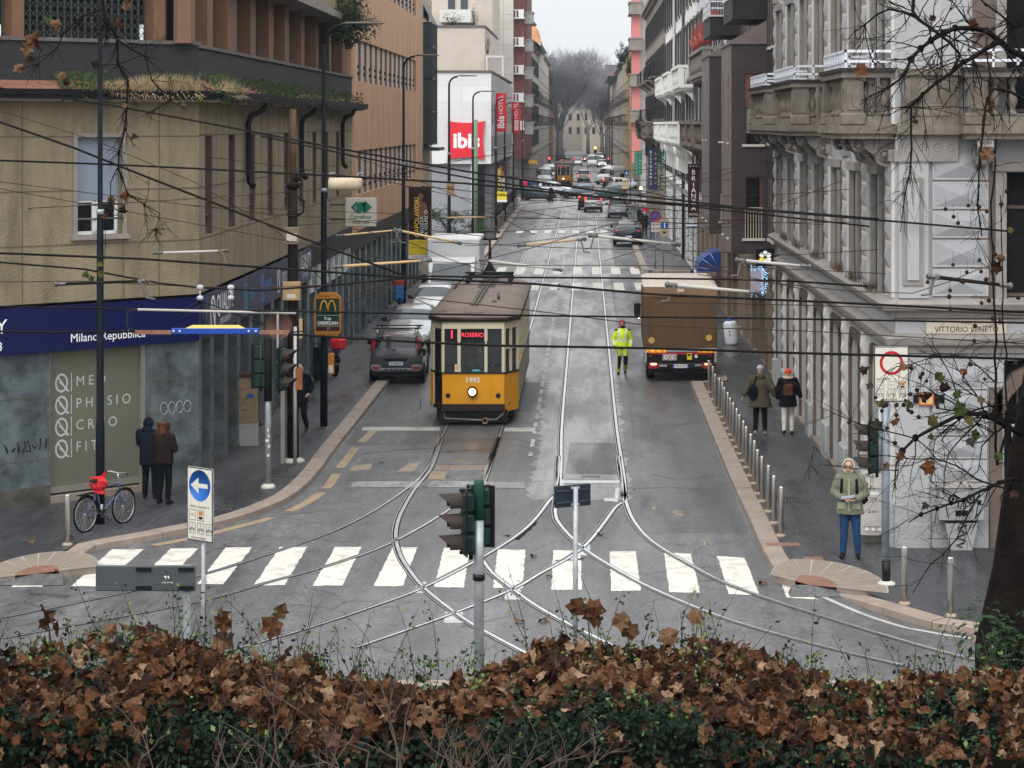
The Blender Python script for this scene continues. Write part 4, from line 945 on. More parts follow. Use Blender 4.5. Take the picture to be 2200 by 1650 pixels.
gb.build('ledge_weeds',kind='stuff',label='dry brown weeds growing on the ledge of the grey palazzo',cat='weeds')
sg=thing('street_sign','cream marble street plaque reading Viale Vittorio Veneto on the palazzo frieze','sign',tuple(FR1@Vector((1.9,.05,4.15))))
q=MB(mat('cream marble plaque',(.42,.36,.29),.5,var=.1),M=FR1); a,b_=(1989-1260)*43.3/F-RX,(2162-1260)*43.3/F-RX
q.box(a,b_,0,.05,4.1,4.36); part(q,'panel',sg)
q=MB(M_black,M=FR1); q.text('VIALE',.085,TX((a+b_)/2,.053,4.30)@FACE_VF); q.text('VITTORIO VENETO',.15,TX((a+b_)/2,.053,4.175)@FACE_VF,squeeze=.92); part(q,'sign_lettering',sg)
nb_=thing('notice_board','small orange framed notice between dark plaques on the palazzo wall','notice',tuple(FR1@Vector((.7,.06,2.8))))
q=MB(M_black,M=FR1); a=(1961-1260)*43.3/F-RX; q.box(a,a+.58,.05,.075,2.81,2.97); part(q,'panel',nb_)
q=MB(mat('orange notice frame',(.35,.10,.04),.5),M=FR1); q.box(a+.1,a+.38,.06,.1,2.77,3.0); q.use(mat('orange notice paper',(.55,.34,.16),.5)); q.box(a+.13,a+.35,.1,.104,2.80,2.97); q.use(M_black); q.text('Le Ob\nDal\n2',.06,TX(a+.24,.105,2.89)@FACE_VF); part(q,'notice',nb_)
# ================================================================ dark brown bay building
M_dkb=mat('dark brown tile cladding',(.062,.05,.05),.45,var=.2,scale=2,brick=(.25,.08,.006),bump=.1)
M_dkb_lit=mat('brown tile cladding tinted sky lit',(.16,.125,.125),.5,var=.15,scale=2,brick=(.25,.08,.006))  # lighter copy of the dark brown tile, sky light put into its colour
M_sill=mat('pale marble sill',(.42,.40,.37),.5)
M_roll=mat('red brown roller shutter',(.15,.065,.05),.55,var=.15)
M_tanst=mat('tan stone shopfront',(.19,.145,.11),.7,var=.2,scale=1.5,dirt=.4,brick=(1.4,.9,.01,0))
db=thing('apartment_building','dark brown tiled apartment block with projecting bays and slit windows','building',(9,85,0))
w=MB(M_dkb); w.box(RX+.01,18,70.25,95.8,3.8,16); w.use(M_tanst); w.box(RX+.3,18,70.25,95.8,0,3.8); part(w,'wall',db)
D1=frame2((RX,95.8),(RX,70.25))
for k,(y0,y1,zt) in enumerate([(74.2,79.6,10.6),(87.6,93.2,10.6)]):
	X0=4.62; b=MB(M_dkb)
	FF=frame2((X0,y0),(RX,y0)); Lf=RX-X0
	wops=[(.42,.98,4.35,6.3),(.42,.98,7.35,9.6)]
	wall(b,0,0,0,0,[],.1) if False else None
	b.M=FF; wall(b,0,Lf,3.85,zt,wops,.16)
	b.use(M_dkb_lit); SS=frame2((X0,y1),(X0,y0)); b.M=SS; Ls=y1-y0
	sl=[(x,x+.38,a,c) for x in (.9,3.6) for a,c in ((4.3,6.3),(7.4,9.6))]
	wall(b,0,Ls,3.85,zt,sl,.2)
	b.M=None; b.use(M_dkb); b.quad((X0,y0,3.85),(X0,y1,3.85),(RX,y1,3.85),(RX,y0,3.85)); b.quad((X0,y1,3.85),(X0,y1,zt),(RX,y1,zt),(RX,y1,3.85))
	b.use(M_dkb_lit); b.add([(X0-.05,y0-.05,zt),(X0-.05,y1+.05,zt),(RX,y1+.05,zt+.7),(RX,y0-.05,zt+.7),(RX,y0-.05,zt),(RX,y1+.05,zt)],[(0,1,2,3),(0,3,4),(1,5,2)]); b.box(X0-.06,RX,y0-.06,y1+.06,zt-.06,zt)
	bay=part(b,'bay',db)
	for (a,c,z0,z1) in wops:
		g=MB(G_dark,M=FF); g.box(a,c,-.18,-.14,z0,z1); g.use(M_wood); g.box(a,a+.05,-.14,-.05,z0,z1); g.box(c-.07,c,-.14,-.05,z0,z1)
		if z0>7: g.use(M_roll); g.box(a,c,-.12,-.06,z0+1.2,z1); [g.box(a,c,-.06,-.045,z0+1.2+.08*j,z0+1.25+.08*j) for j in range(13)]; g.use(mat('sage curtain',(.18,.21,.17),.8)); g.box(a+.05,c-.1,-.135,-.12,z0+.35,z0+1.2)
		g.use(M_sill); g.box(a-.08,c+.08,-.1,.08,z0-.08,z0)
		part(g,'window',bay)
		if z0<5:
			r_=MB(mat('cream rail paint',(.42,.36,.28),.5),M=FF)
			for j in range(7): r_.box(a+.02+j*(c-a-.04)/6-.012,a+.02+j*(c-a-.04)/6+.012,.03,.05,z0,z0+.95)
			r_.box(a-.02,c+.02,.025,.055,z0+.95,z0+.99); part(r_,'guard_rail',bay)
	for (a,c,z0,z1) in sl:
		g=MB(M_reccess,M=SS); g.box(a,c,-.22,-.18,z0,z1); g.use(M_sill); g.box(a-.03,c+.03,-.1,.06,z0-.06,z0); part(g,'window',bay)
	q=MB(mat('dark balcony panel',(.045,.04,.042),.5)); q.box(X0+.05,RX,y0+.3,y1-.3,zt+.75,zt+1.45); q.use(M_sill); q.box(X0,RX,y0+.25,y1-.25,zt+1.45,zt+1.52); q.use(mat('white painted rail',(.55,.57,.62),.4));
	for z in (zt+1.75,zt+2.0): q.box(X0+.02,X0+.06,y0+.3,y1-.3,z,z+.05); q.box(X0+.06,RX,y0+.3,y0+.34,z,z+.05)
	for j in range(6): q.box(X0+.02,X0+.06,y0+.3+j*.95,y0+.34+j*.95,zt+1.52,zt+2.05)
	part(q,'balcony',db)
for y in (71.5,72.9,82,84.5):
	for z in (4.4,7.4,10.4,13.2):
		g=MB(M_reccess,M=D1); u=95.8-y; g.box(u-.32,u+.32,-.05,.012,z,z+1.9); g.use(M_dkb_lit); g.box(u-.36,u-.32,0,.03,z,z+1.9); g.box(u+.32,u+.36,0,.03,z,z+1.9); g.use(M_sill); g.box(u-.4,u+.4,0,.08,z-.08,z); part(g,'window',db)
w=MB(M_tanst,M=D1); so=[(1.0+3.5*k,3.4+3.5*k,.2,3.0) for k in range(7)]; wall(w,0,25.5,0,3.85,so,.5); part(w,'shop_wall',db)
for k,(a,c,z0,z1) in enumerate(so):
	g=MB(M_reccess if k%2 else G_dark,M=D1); g.box(a,c,-.5,-.45,z0,z1); g.use(M_brst); g.box(a,a+.1,-.45,-.3,z0,z1); g.box(c-.1,c,-.45,-.3,z0,z1); g.box(a,c,-.45,-.3,2.4,2.5)
	part(g,'shop_window',db)
	if k==99:
		g=MB(mat('pale window screen',(.32,.31,.36),.4,emit=.12),M=D1); g.box(a+.3,c-.3,-.2,-.12,1.6,3.0); part(g,'screen',db)
		g=MB(mat('blue white fairy light',(.3,.6,.9),.4,emit=2.0),M=D1); rr=random.Random(2)
		for j in range(170):
			t=rr.random()*4; e=rr.gauss(0,.05)
			u,z=[(a+.3+(c-a-.6)*(t%1),1.6+e),(c-.3+e,1.6+1.4*(t%1)),(a+.3+(c-a-.6)*(t%1),3.0+e),(a+.3+e,1.6+1.4*(t%1))][int(t)]
			g.ell((u,-.08+rr.uniform(-.04,.04),z),.016,5,3)
		part(g,'fairy_lights',db,kind='stuff')
# ================================================================ helper for street rows
FCX=[0]
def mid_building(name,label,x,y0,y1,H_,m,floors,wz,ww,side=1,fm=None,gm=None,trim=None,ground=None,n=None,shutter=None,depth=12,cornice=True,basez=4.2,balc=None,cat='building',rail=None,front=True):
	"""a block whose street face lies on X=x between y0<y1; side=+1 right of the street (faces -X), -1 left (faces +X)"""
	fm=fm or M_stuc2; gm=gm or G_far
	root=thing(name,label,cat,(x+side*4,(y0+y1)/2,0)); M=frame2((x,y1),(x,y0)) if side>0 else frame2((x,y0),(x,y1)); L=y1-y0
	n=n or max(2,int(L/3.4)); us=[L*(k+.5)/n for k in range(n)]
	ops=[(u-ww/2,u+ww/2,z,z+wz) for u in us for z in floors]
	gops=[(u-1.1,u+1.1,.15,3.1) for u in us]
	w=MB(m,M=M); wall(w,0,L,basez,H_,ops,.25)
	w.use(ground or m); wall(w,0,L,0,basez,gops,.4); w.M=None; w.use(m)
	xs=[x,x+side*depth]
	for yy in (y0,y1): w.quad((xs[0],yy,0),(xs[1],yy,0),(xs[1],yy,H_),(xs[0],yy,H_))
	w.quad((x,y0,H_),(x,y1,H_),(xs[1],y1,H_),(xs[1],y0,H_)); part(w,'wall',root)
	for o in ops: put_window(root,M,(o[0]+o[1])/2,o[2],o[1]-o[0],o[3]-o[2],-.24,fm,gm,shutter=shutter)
	for k,o in enumerate(gops):
		g=MB([M_reccess,G_dark,M_dkgrey][k%3],M=M); g.box(o[0],o[1],-.4,-.34,o[2],o[3]); g.use(trim or M_stuc2); g.box(o[0],o[1],-.34,-.28,2.4,2.5); part(g,'shop_window',root)
	t=MB(trim or M_stuc2,M=M)
	for z in floors:
		for u in us: t.box(u-ww/2-.12,u+ww/2+.12,0,.1,z-.12,z); t.box(u-ww/2-.1,u+ww/2+.1,0,.08,z+wz,z+wz+.14)
	t.box(0,L,0,.14,basez-.25,basez)
	if cornice: t.box(-.1,L+.1,0,.55,H_-.25,H_); t.box(0,L,0,.3,H_-.5,H_-.25)
	part(t,'cornice',root)
	return root,M,us
def stone_balcony(root,M,u0,u1,z,pr,m,solid=False):
	b=MB(m,M=M); b.box(u0,u1,0,pr,z-.18,z); b.box(u0+.1,u1-.1,0,pr-.1,z-.3,z-.18)
	if solid: b.box(u0,u1,pr-.1,pr,z,z+1); b.box(u0,u0+.1,0,pr-.1,z,z+1); b.box(u1-.1,u1,0,pr-.1,z,z+1)
	else:
		for x in (u0,u1-.3): b.box(x,x+.3,pr-.3,pr,z,z+.9)
		k=0; x=u0+.45
		while x<u1-.4: b.lathe([(.05,z),(.09,z+.3),(.05,z+.6),(.07,z+.85)],8,(x,pr-.15,0)); x+=.32
		for y in (.2,.5):
			for x in (u0+.12,u1-.12): b.lathe([(.05,z),(.09,z+.3),(.05,z+.6),(.07,z+.85)],8,(x,y,0))
		b.box(u0-.03,u1+.03,pr-.33,pr+.03,z+.88,z+1.02); b.box(u0-.03,u0+.27,0,pr-.33,z+.88,z+1.02); b.box(u1-.27,u1+.03,0,pr-.33,z+.88,z+1.02)
	for u in (u0+.4,u1-.4): b.prismx([(0,z-.3),(pr*.85,z-.3),(.3,z-.6),(0,z-1.0)],u-.12,u+.12)
	return part(b,'balcony',root)
def iron_balcony(root,M,u0,u1,z,pr):
	b=MB(M_stone,M=M); b.box(u0,u1,0,pr,z-.14,z); b.use(M_black)
	for k in range(int((u1-u0)/.22)+1): b.box(u0+.22*k-.012,u0+.22*k+.012,pr-.03,pr-.006,z,z+1)
	for k in range(4): b.box(u0,u0+.02,pr*k/4,pr*k/4+.02,z,z+1); b.box(u1-.02,u1,pr*k/4,pr*k/4+.02,z,z+1)
	b.box(u0,u1,pr-.035,pr,z+1,z+1.05); b.box(u0,u0+.03,0,pr,z+1,z+1.05); b.box(u1-.03,u1,0,pr,z+1,z+1.05)
	for u in (u0+.2,u1-.2): b.use(M_stone); b.prismx([(0,z-.14),(pr*.8,z-.14),(.1,z-.6),(0,z-.7)],u-.08,u+.08)
	return part(b,'balcony',root)
M_wht=mat('white hotel stucco',(.62,.62,.60),.75,var=.07,scale=1,dirt=.2,dscale=.8,dcol=(.42,.40,.37))
M_pwh=mat('pale blue white stucco',(.50,.52,.55),.75,var=.08,scale=1,dirt=.2,dcol=(.33,.33,.34))
M_shut=mat('dark brown louvre shutter',(.055,.045,.04),.6)
r_,M_,us=mid_building('town_house','pale grey town house with stained stone balconies next to the dark brown block','X'and RX,96,121.5,17,M_pwh,(4.6,8.1,11.4,14.4),2.2,1.1,shutter=M_shut,ground=M_tanst,n=6)
stone_balcony(r_,M_,1.5,7.2,7.1,.95,M_stone); stone_balcony(r_,M_,8.5,14,7.1,.95,M_stone); stone_balcony(r_,M_,17,24.5,7.1,.95,M_stone); stone_balcony(r_,M_,12,25,10.2,.95,M_stuc2)
for k in range(5): q=MB(mat('red terracotta capital',(.25,.06,.045),.7),M=M_); u=2+4.6*k; q.box(u-.3,u+.3,0,.35,12.3,12.9); q.lathe([(.12,11.6),(.28,12.3)],8,(u,.2,0)); part(q,'capital',r_)
r_,M_,us=mid_building('hotel_building','white stucco hotel building with white balustrade balconies behind the green vertical letters',RX,121.6,169,17.5,M_wht,(4.8,8.2,11.4,14.6),2.2,1.1,shutter=M_shut,n=12,ground=mat('white rusticated base',(.52,.52,.51),.75,brick=(.9,.4,.03),dirt=.25))
for a,c in ((1,9),(12,26),(30,45)): stone_balcony(r_,M_,a,c,7.1,.9,M_wht)
for a,c in ((4,14),(20,30),(36,46)): stone_balcony(r_,M_,a,c,10.1,.9,M_wht)
for k in range(11): q=MB(M_wht,M=M_); u=2+4.2*k; q.lathe([(.12,6.0),(.22,6.4),(.2,6.9)],8,(u,.25,0)); q.box(u-.1,u+.1,0,.3,5.2,6.2); part(q,'bracket',r_)
q=MB(M_galv,M=M_); q.tube([(19,.1,0),(19,.1,17)],.09); q.use(M_dkgrey); q.tube([(33,.1,0),(33,.1,17)],.09); part(q,'downpipe',r_)
M_old=mat('grey brown old stucco',(.24,.205,.165),.8,var=.2,scale=1,dirt=.5,brick=(.9,.42,.02),dcol=(.12,.1,.085))
r_,M_,us=mid_building('tenement','grey brown tenement with balustrades, iron balconies and the navy restaurant blade','RX'and RX,169.1,224.5,18.5,M_old,(5,8.4,11.8,15),2.1,1.1,n=14,shutter=M_shut)
for a,c in ((2,10),(22,36)): stone_balcony(r_,M_,a,c,7.0,1.0,M_stone)
for a,c in ((4,9),(14,20),(28,34),(44,50)): iron_balcony(r_,M_,a,c,11.6,.95)
for a,c in ((40,52),(14,20)): iron_balcony(r_,M_,a,c,8.2,.95)
# ================================================================ white hotel annexe with red pillow sign (far side of the cross street)
M_ibw=mat('white painted wall',(.62,.62,.615),.7,var=.05,scale=.7,dirt=.12,dcol=(.5,.5,.5),brick=(2.4,1.2,.006,0))
M_ibg=mat('grey panel wall',(.25,.255,.27),.5,var=.08); M_ibs=mat('pale stone fin facade',(.42,.40,.38),.7,var=.1,brick=(.8,3.0,.05,0))
M_red=mat('bright red sign',(.60,.022,.035),.45,var=.05)
ib=thing('hotel_annexe','white windowless hotel annexe wall above a recessed grey ground floor','building',(-10,180,0))
w=MB(M_ibw); w.quad((-16,172,5.04),(-7.05,172,5.04),(-7.05,172,11.8),(-16,172,11.8))
w.use(M_ibs); w.quad((-7.05,172,5.04),(-7.05,221,5.04),(-7.05,221,11.6),(-7.05,172,11.8)); w.quad((-7.05,221,0),(-16,221,0),(-16,221,11.6),(-7.05,221,11.6))
w.use(M_ibg); w.quad((-16,172.4,0),(-8.5,172.4,0),(-8.5,172.4,5.04),(-16,172.4,5.04)); w.quad((-16,172,5.04),(-7.05,172,5.04),(-7.05,221,5.04),(-16,221,5.04)); w.use(M_reccess); w.quad((-8.5,172.4,0),(-8.5,221,0),(-8.5,221,5.04),(-8.5,172.4,5.04))
w.use(M_cap); w.box(-16,-7.0,171.9,221,11.8,11.95); w.use(M_white); w.box(-8.55,-8.35,172.2,172.5,0,5.04)
part(w,'wall',ib)
I2=frame2((-7.05,172),(-7.05,221))
for k in range(14):
	q=MB(M_dkgrey,M=I2); u=2+3.4*k;
	for z in (5.6,8.0): q.box(u,u+.45,-.05,.03,z,z+1.5)
	part(q,'window',ib)
for k in range(7): q=MB(M_ibg,M=I2); q.box(3+7*k,3.4+7*k,-.6,-.1,0,5); part(q,'column',ib)
def letters(mb,M,s,size,m,**k): mb.M=None; mb.use(m); mb.text(s,size,M,**k)
pl=thing('hotel_sign','large red pillow shaped hotel sign with white lowercase letters on the white wall','sign',tuple(W(1002,301,171.85)))
c=W(1002,301,171.85); hw=1.38; hh=1.42; pts=[]
for (a,b_) in (((-1,1),(1,1)),((1,1),(1,-1)),((1,-1),(-1,-1)),((-1,-1),(-1,1))):
	for k in range(10):
		t=k/10; x=a[0]+(b_[0]-a[0])*t; z=a[1]+(b_[1]-a[1])*t; pin=.10*4*t*(1-t)
		if a[1]==b_[1]: z*=1-pin
		else: x*=1-pin*1.1
		pts.append((c.x+x*hw,c.z+z*hh))
q=MB(M_red); q.prismy(pts,c.y-.1,c.y+.12); part(q,'panel',pl)
q=MB(); letters(q,TX(c.x+.0,c.y-.105,c.z-.08)@UP,'ibis',1.5,M_letter,bold=.035); part(q,'sign_lettering',pl)
for n,(px0,px1,py0,py1,Y) in enumerate([(1065,1088,200,283,181),(1099,1118,219,286,219)]):
	a,b_=W(px0,py1,Y),W(px1,py0,Y)
	s=thing('banner_sign',['tall red hotel banner on the white annexe facade with its lettering running upward','second red hotel banner on the annexe, farther along and close to the brick balconies'][n],'sign',((a.x+b_.x)/2,Y,a.z),0,'red hotel banners')
	q=MB(M_red); q.box(a.x,b_.x,Y,Y+.12,a.z,b_.z); q.use(M_dkgrey); q.box(a.x-.15,a.x,Y+.04,Y+.08,a.z+.2,a.z+.26); q.box(a.x-.15,a.x,Y+.04,Y+.08,b_.z-.26,b_.z-.2); part(q,'panel',s)
	q=MB(); RT=Matrix.Rotation(PI/2,4,'Y').inverted()
	letters(q,TX((a.x+b_.x)/2,Y-.006,a.z+.75)@RT@UP,'ibis',.75,M_letter,bold=.03); letters(q,TX((a.x+b_.x)/2,Y-.006,a.z+2.1)@RT@UP,'HOTEL',.48,M_letter); part(q,'sign_lettering',s)
bush('evergreen_shrub',(-9.9,168,1.0),1.5,1.2,1.0,1500,.14,M_leafd,'rounded dark evergreen shrub at the foot of the grey annexe wall',seed=11)
bush('evergreen_shrub',(-7.9,167,.8),.8,.9,.8,900,.13,M_leafg,'smaller mid green shrub beside the rounded evergreen by the annexe',seed=12)
pm=thing('palm_plant','young fan palm standing left of the evergreen shrubs by the annexe','plant',(-11.4,166.5,0)); q=MB(M_twig); q.cyl(-11.4,166.5,0,1.3,.09,8); part(q,'trunk',pm)
q=MB(M_leafg); rr=random.Random(5)
for k in range(26):
	a=rr.random()*6.28; e=rr.uniform(-.2,1.2); d=Vector((math.cos(a)*math.cos(e),math.sin(a)*math.cos(e),math.sin(e))); s0=Vector((-11.4,166.5,1.3)); t=s0+d*rr.uniform(.8,1.2); sd=d.cross(Vector((0,0,1))).normalized()*.08
	q.add([s0,(s0+t)/2+sd+Vector((0,0,.1)),t+Vector((0,0,-.15)),(s0+t)/2-sd+Vector((0,0,.1))],[(0,1,2),(0,2,3)])
part(q,'fronds',pm)
bgb=thing('apartment_building','beige windowless block with roof garden rising behind the white annexe','building',(-13,230,0))
M_bgp=mat('beige rendered wall',(.43,.375,.32),.75,var=.07,scale=.8,dirt=.15,dscale=.5)
w=MB(M_bgp); w.box(-17,-9.7,222,250,11.9,17.2); w.use(M_cap); w.box(-17.1,-9.6,221.9,250,17.2,17.4); w.use(M_bgp); w.box(-17,-9.7,240,260,17.4,23); part(w,'wall',bgb)
q=MB(mat('white balcony panel',(.5,.49,.46),.6)); q.box(-14.9,-11.7,236,240,18.6,19.6); q.box(-14.9,-11.7,236,240,18.3,18.6); part(q,'balcony',bgb)
for k,x in enumerate((-13.9,-12.6)): q=MB(M_alum); q.box(x-.45,x+.45,239.9,239.97,19.7,21.6); q.use(G_far); q.box(x-.38,x+.38,239.86,239.93,19.75,21.55); part(q,'window',bgb)
q=MB(mat('pale concrete planter frame',(.46,.45,.45),.7));
for (x0,x1,z0,z1) in ((-9.6,-7.9,14.3,14.5),(-9.6,-7.9,12.4,12.55),(-8.05,-7.9,12.55,14.3),(-9.6,-9.4,12.55,14.3)): q.box(x0,x1,221.6,222.6,z0,z1)
part(q,'terrace_frame',bgb)
bush('roof_shrub',(-10.8,223.4,18.2),.45,.4,1.2,500,.14,mat('dark purple conifer',(.04,.03,.035),.8,var=.3),'dark pointed conifer on the beige block roof',seed=21)
bush('roof_shrub',(-13,223,17.9),1.4,.6,.5,500,.14,M_leafg,'low green planting on the beige block roof edge',seed=22)
bush('roof_shrub',(-9.5,223,15.8),.35,.4,1.1,420,.13,mat('rust brown creeper',(.16,.085,.04),.8,var=.4),'rust brown creeper hanging from the beige block corner',seed=23)
tw=thing('tower_block','tall pale stone clad tower with a red brown brick strip and stacked grey balconies','building',(-11,270,0))
M_tst=mat('pale stone cladding tiles',(.50,.47,.44),.6,var=.08,scale=.8,brick=(1.1,1.7,.02,0)); M_brk=mat('red brown brick',(.15,.055,.045),.8,var=.15)
w=MB(M_tst); w.box(-18,-8.3,264,300,0,26); w.use(M_brk); w.box(-8.3,-7.05,266,300,4,26); part(w,'wall',tw)
for k in range(6):
	z=7.3+3.17*k; q=MB(M_white); q.box(-8.25,-7.05,265.0,266,z,z+.14); q.box(-8.25,-7.1,265,265.1,z+.95,z+1.05); q.box(-7.75,-7.15,265.0,265.1,z+.14,z+.95); q.box(-8.1,-7.98,265,265.1,z+.14,z+.95); part(q,'balcony',tw)
	q=MB(mat('grey concrete balcony',(.27,.27,.255),.75,var=.1)); q.box(-7.05,-6.15,267,271,z-.5,z+.75); q.box(-7.1,-6.05,266.9,271.1,z+.75,z+.9); q.use(M_brk); q.box(-7.04,-6.9,267.2,270,z+.9,z+2.5); part(q,'balcony',tw)
	q=MB(M_dkgrey); q.box(-7.06,-7.02,272,274,z+.2,z+2.2); part(q,'window',tw)
r_,M_,us=mid_building('apartment_building','grey gabled town house with wide overhanging eaves beyond the tower balconies',-7.3,300,352,18.5,mat('faded grey stucco',(.36,.33,.30),.8,var=.1,dirt=.3),(5,8.4,11.6,14.8),2.1,1.1,side=-1,n=12,shutter=M_shut)
q=MB(mat('dark roof slate',(.06,.055,.055),.7)); q.add([(-6.3,299.5,18.4),(-6.3,352.5,18.4),(-12,352.5,22.5),(-12,299.5,22.5),(-18,299.5,18.4),(-18,352.5,18.4)],[(0,1,2,3),(3,2,5,4),(0,3,4)]); part(q,'roof',r_)
for a,c in ((4,10),(16,22),(30,36)):
	for z in (8.2,11.4): iron_balcony(r_,M_,a,c,z,.9)
dm=thing('dome_tower','cream corner tower topped by a copper orange dome with a small lantern roof','tower',(-8.6,345,0))
cx,cy=W(1143,88,345).x,345
q=MB(mat('cream stucco',(.52,.48,.40),.75)); q.box(cx-1.4,cx+1.3,cy-1.3,cy+1.3,17,20.0); part(q,'wall',dm)
q=MB(mat('copper orange dome',(.42,.20,.085),.55,var=.2,scale=1.5)); q.lathe([(1.5,19.9),(1.5,20.2),(1.32,20.3),(1.25,21.0),(1.0,21.8),(.6,22.4),(.45,22.5)],16,(cx,cy,0)); part(q,'dome',dm)
q=MB(M_dkgrey); q.lathe([(.5,22.5),(.7,22.6),(.68,22.75),(.2,23.3),(.04,23.4),(.03,23.9)],8,(cx,cy,0)); q.add([(cx-1.7,cy-1.4,19.2),(cx+1.7,cy-1.4,19.2),(cx,cy-1.4,20.6)],[(0,1,2)]); part(q,'roof',dm)
q=MB(M_white); q.disc((cx-.55,cy-1.2,21.1),.42); q.use(M_black); q.disc((cx-.55,cy-1.21,21.1),.42,20,'y',.36); q.box(cx-.56,cx-.54,cy-1.22,cy-1.2,21.1,21.4); part(q,'clock_face',dm)
cols=[('ochre',(.42,.31,.18)),('grey',(.33,.31,.29)),('brick red',(.28,.10,.075)),('cream',(.47,.42,.34)),('stone',(.38,.35,.31)),('dusky pink',(.42,.27,.22))]
spec=[(-7.5,353,408,20.5,1,'grey stucco house with a stepped cornice next to the dome tower'),(-7.6,409,470,20.0,4,'stone coloured house with regular windows behind the bare plane tree'),(-7.8,471,540,19.0,2,'brick red house with roof chimneys far down the street'),(-7.8,541,640,18.5,3,'cream house at the far end of the tree lined side')]
for x,y0,y1,hh,ci,lb in spec:
	r_,M_,us=mid_building('town_house',lb,x,y0,y1,hh,mat(cols[ci][0]+' far stucco',cols[ci][1],.8,var=.1,dirt=.3),(5,8.4,11.6,14.8),2.1,1.1,side=-1,n=int((y1-y0)/4.2),trim=M_stuc2)
	rr=random.Random(int(y0))
	for k in range(4):
		q=MB(mat('chimney brick',(.25,.16,.13),.85)); yy=y0+6+rr.random()*(y1-y0-10); q.box(x-2.4,x-1.6,yy,yy+.9,hh-.1,hh+rr.uniform(1.2,2.4)); q.box(x-2.5,x-1.5,yy-.1,yy+1,hh+1.1,hh+1.25); part(q,'chimney',r_)
	q=MB(M_dkgrey); q.tube([(x-2,y0+3,hh),(x-2,y0+3,hh+4)],.04,4);
	for k in range(4): q.tube([(x-2.5,y0+3,hh+2.6+.35*k),(x-1.5,y0+3,hh+2.6+.35*k)],.02,4)
	part(q,'antenna',r_)
	for k,u in enumerate(us[::2]): iron_balcony(r_,M_,u-1.2,u+1.2,8.2+3.2*(k%2),.8)
pk=thing('apartment_building','pink rendered block with grey concrete balcony bands down the street','building',(9,280,0))
M_pink=mat('salmon pink render',(.47,.17,.155),.75,var=.06)
w=MB(M_pink); w.box(5.1,6.1,262,266,3.6,27); w.use(mat('grey concrete balcony',(.27,.27,.255))); w.box(6.1,16,262.3,300,0,27); part(w,'wall',pk)
for k in range(6):
	z=8.3+4.05*k; q=MB(mat('mossy balcony stone',(.20,.18,.15),.85,var=.25)); q.box(4.85,6.2,261.2,268,z,z+1.15); q.box(4.75,6.3,261.1,268,z+1.15,z+1.3); q.box(4.75,6.3,261.1,268,z-.15,z); part(q,'balcony',pk)
spec=[(5.6,300,352,18.0,0,'ochre yellow house beyond the pink block'),(5.5,353,420,17.2,4,'stone coloured house with balconies past the ochre one'),(5.5,421,480,16.4,3,'cream house near the far roof with overhanging eaves'),(5.4,481,640,17,1,'grey stucco row closing the far pavement')]
for x,y0,y1,hh,ci,lb in spec:
	r_,M_,us=mid_building('town_house',lb,x,y0,y1,hh,mat(cols[ci][0]+' far stucco',cols[ci][1],.8,var=.1,dirt=.3),(5,8.4,11.6),2.1,1.1,side=1,n=int((y1-y0)/4.2),trim=M_stuc2)
	for k,u in enumerate(us[::2]): iron_balcony(r_,M_,u-1.3,u+1.3,8.2+3.2*(k%2),.9)
	if y0==421:
		q=MB(mat('terracotta roof tile',(.30,.12,.075),.8,var=.2)); q.add([(3.9,418,16.6),(3.9,482,16.6),(9,482,20),(9,418,20),(14,418,16.6),(14,482,16.6)],[(0,1,2,3),(3,2,5,4),(0,3,4)]); q.use(M_dkgrey); q.box(3.8,14,418,482,16.3,16.6); part(q,'roof',r_)
bush('terrace_creeper',(5.0,272,14.6),.5,2,1.6,700,.2,M_leafd,'dark climbing plant hanging beside the pink block balconies',seed=31)
bush('terrace_creeper',(4.9,330,17.4),.6,3,1.8,700,.25,M_leafd,'evergreen tree growing on a high terrace beyond the pink block',seed=32)
bush('terrace_creeper',(4.9,214,8.0),.5,2.2,1.0,500,.18,M_leafd,'trailing greenery over the tenement balustrade',seed=33)
for k,(x0,x1,y,hh,ci,lb) in enumerate([(-60,-8.5,660,24,5,'dusky pink house closing the far end on the tree side'),(-8.5,-1.2,690,21,4,'stone house straight at the end of the street'),(-1.2,5.4,676,19.5,3,'cream house at the end of the street behind the queue of cars'),(5.4,60,664,22,1,'grey house closing the far end beyond the overhanging roof')]):
	rt=thing('town_house',lb,'building',((x0+x1)/2,y,0)); w=MB(mat(cols[ci][0]+' far stucco',cols[ci][1],.8)); w.box(x0,x1,y,y+14,0,hh); part(w,'wall',rt)
	q=MB(mat('dark roof slate',(.06,.055,.055),.7)); q.add([(x0,y-.6,hh),(x1,y-.6,hh),(x1,y+6,hh+3),(x0,y+6,hh+3)],[(0,1,2,3)]); part(q,'roof',rt)
	xs=max(x0,-20); xe=min(x1,20); n=max(2,int((xe-xs)/1.9))
	for j in range(n):
		for z in (5,9,13,16.5):
			if z+2<hh: q=MB(M_dkgrey); xx=xs+(xe-xs)*(j+.5)/n; q.box(xx-.45,xx+.45,y-.06,y-.01,z,z+2); part(q,'window',rt)
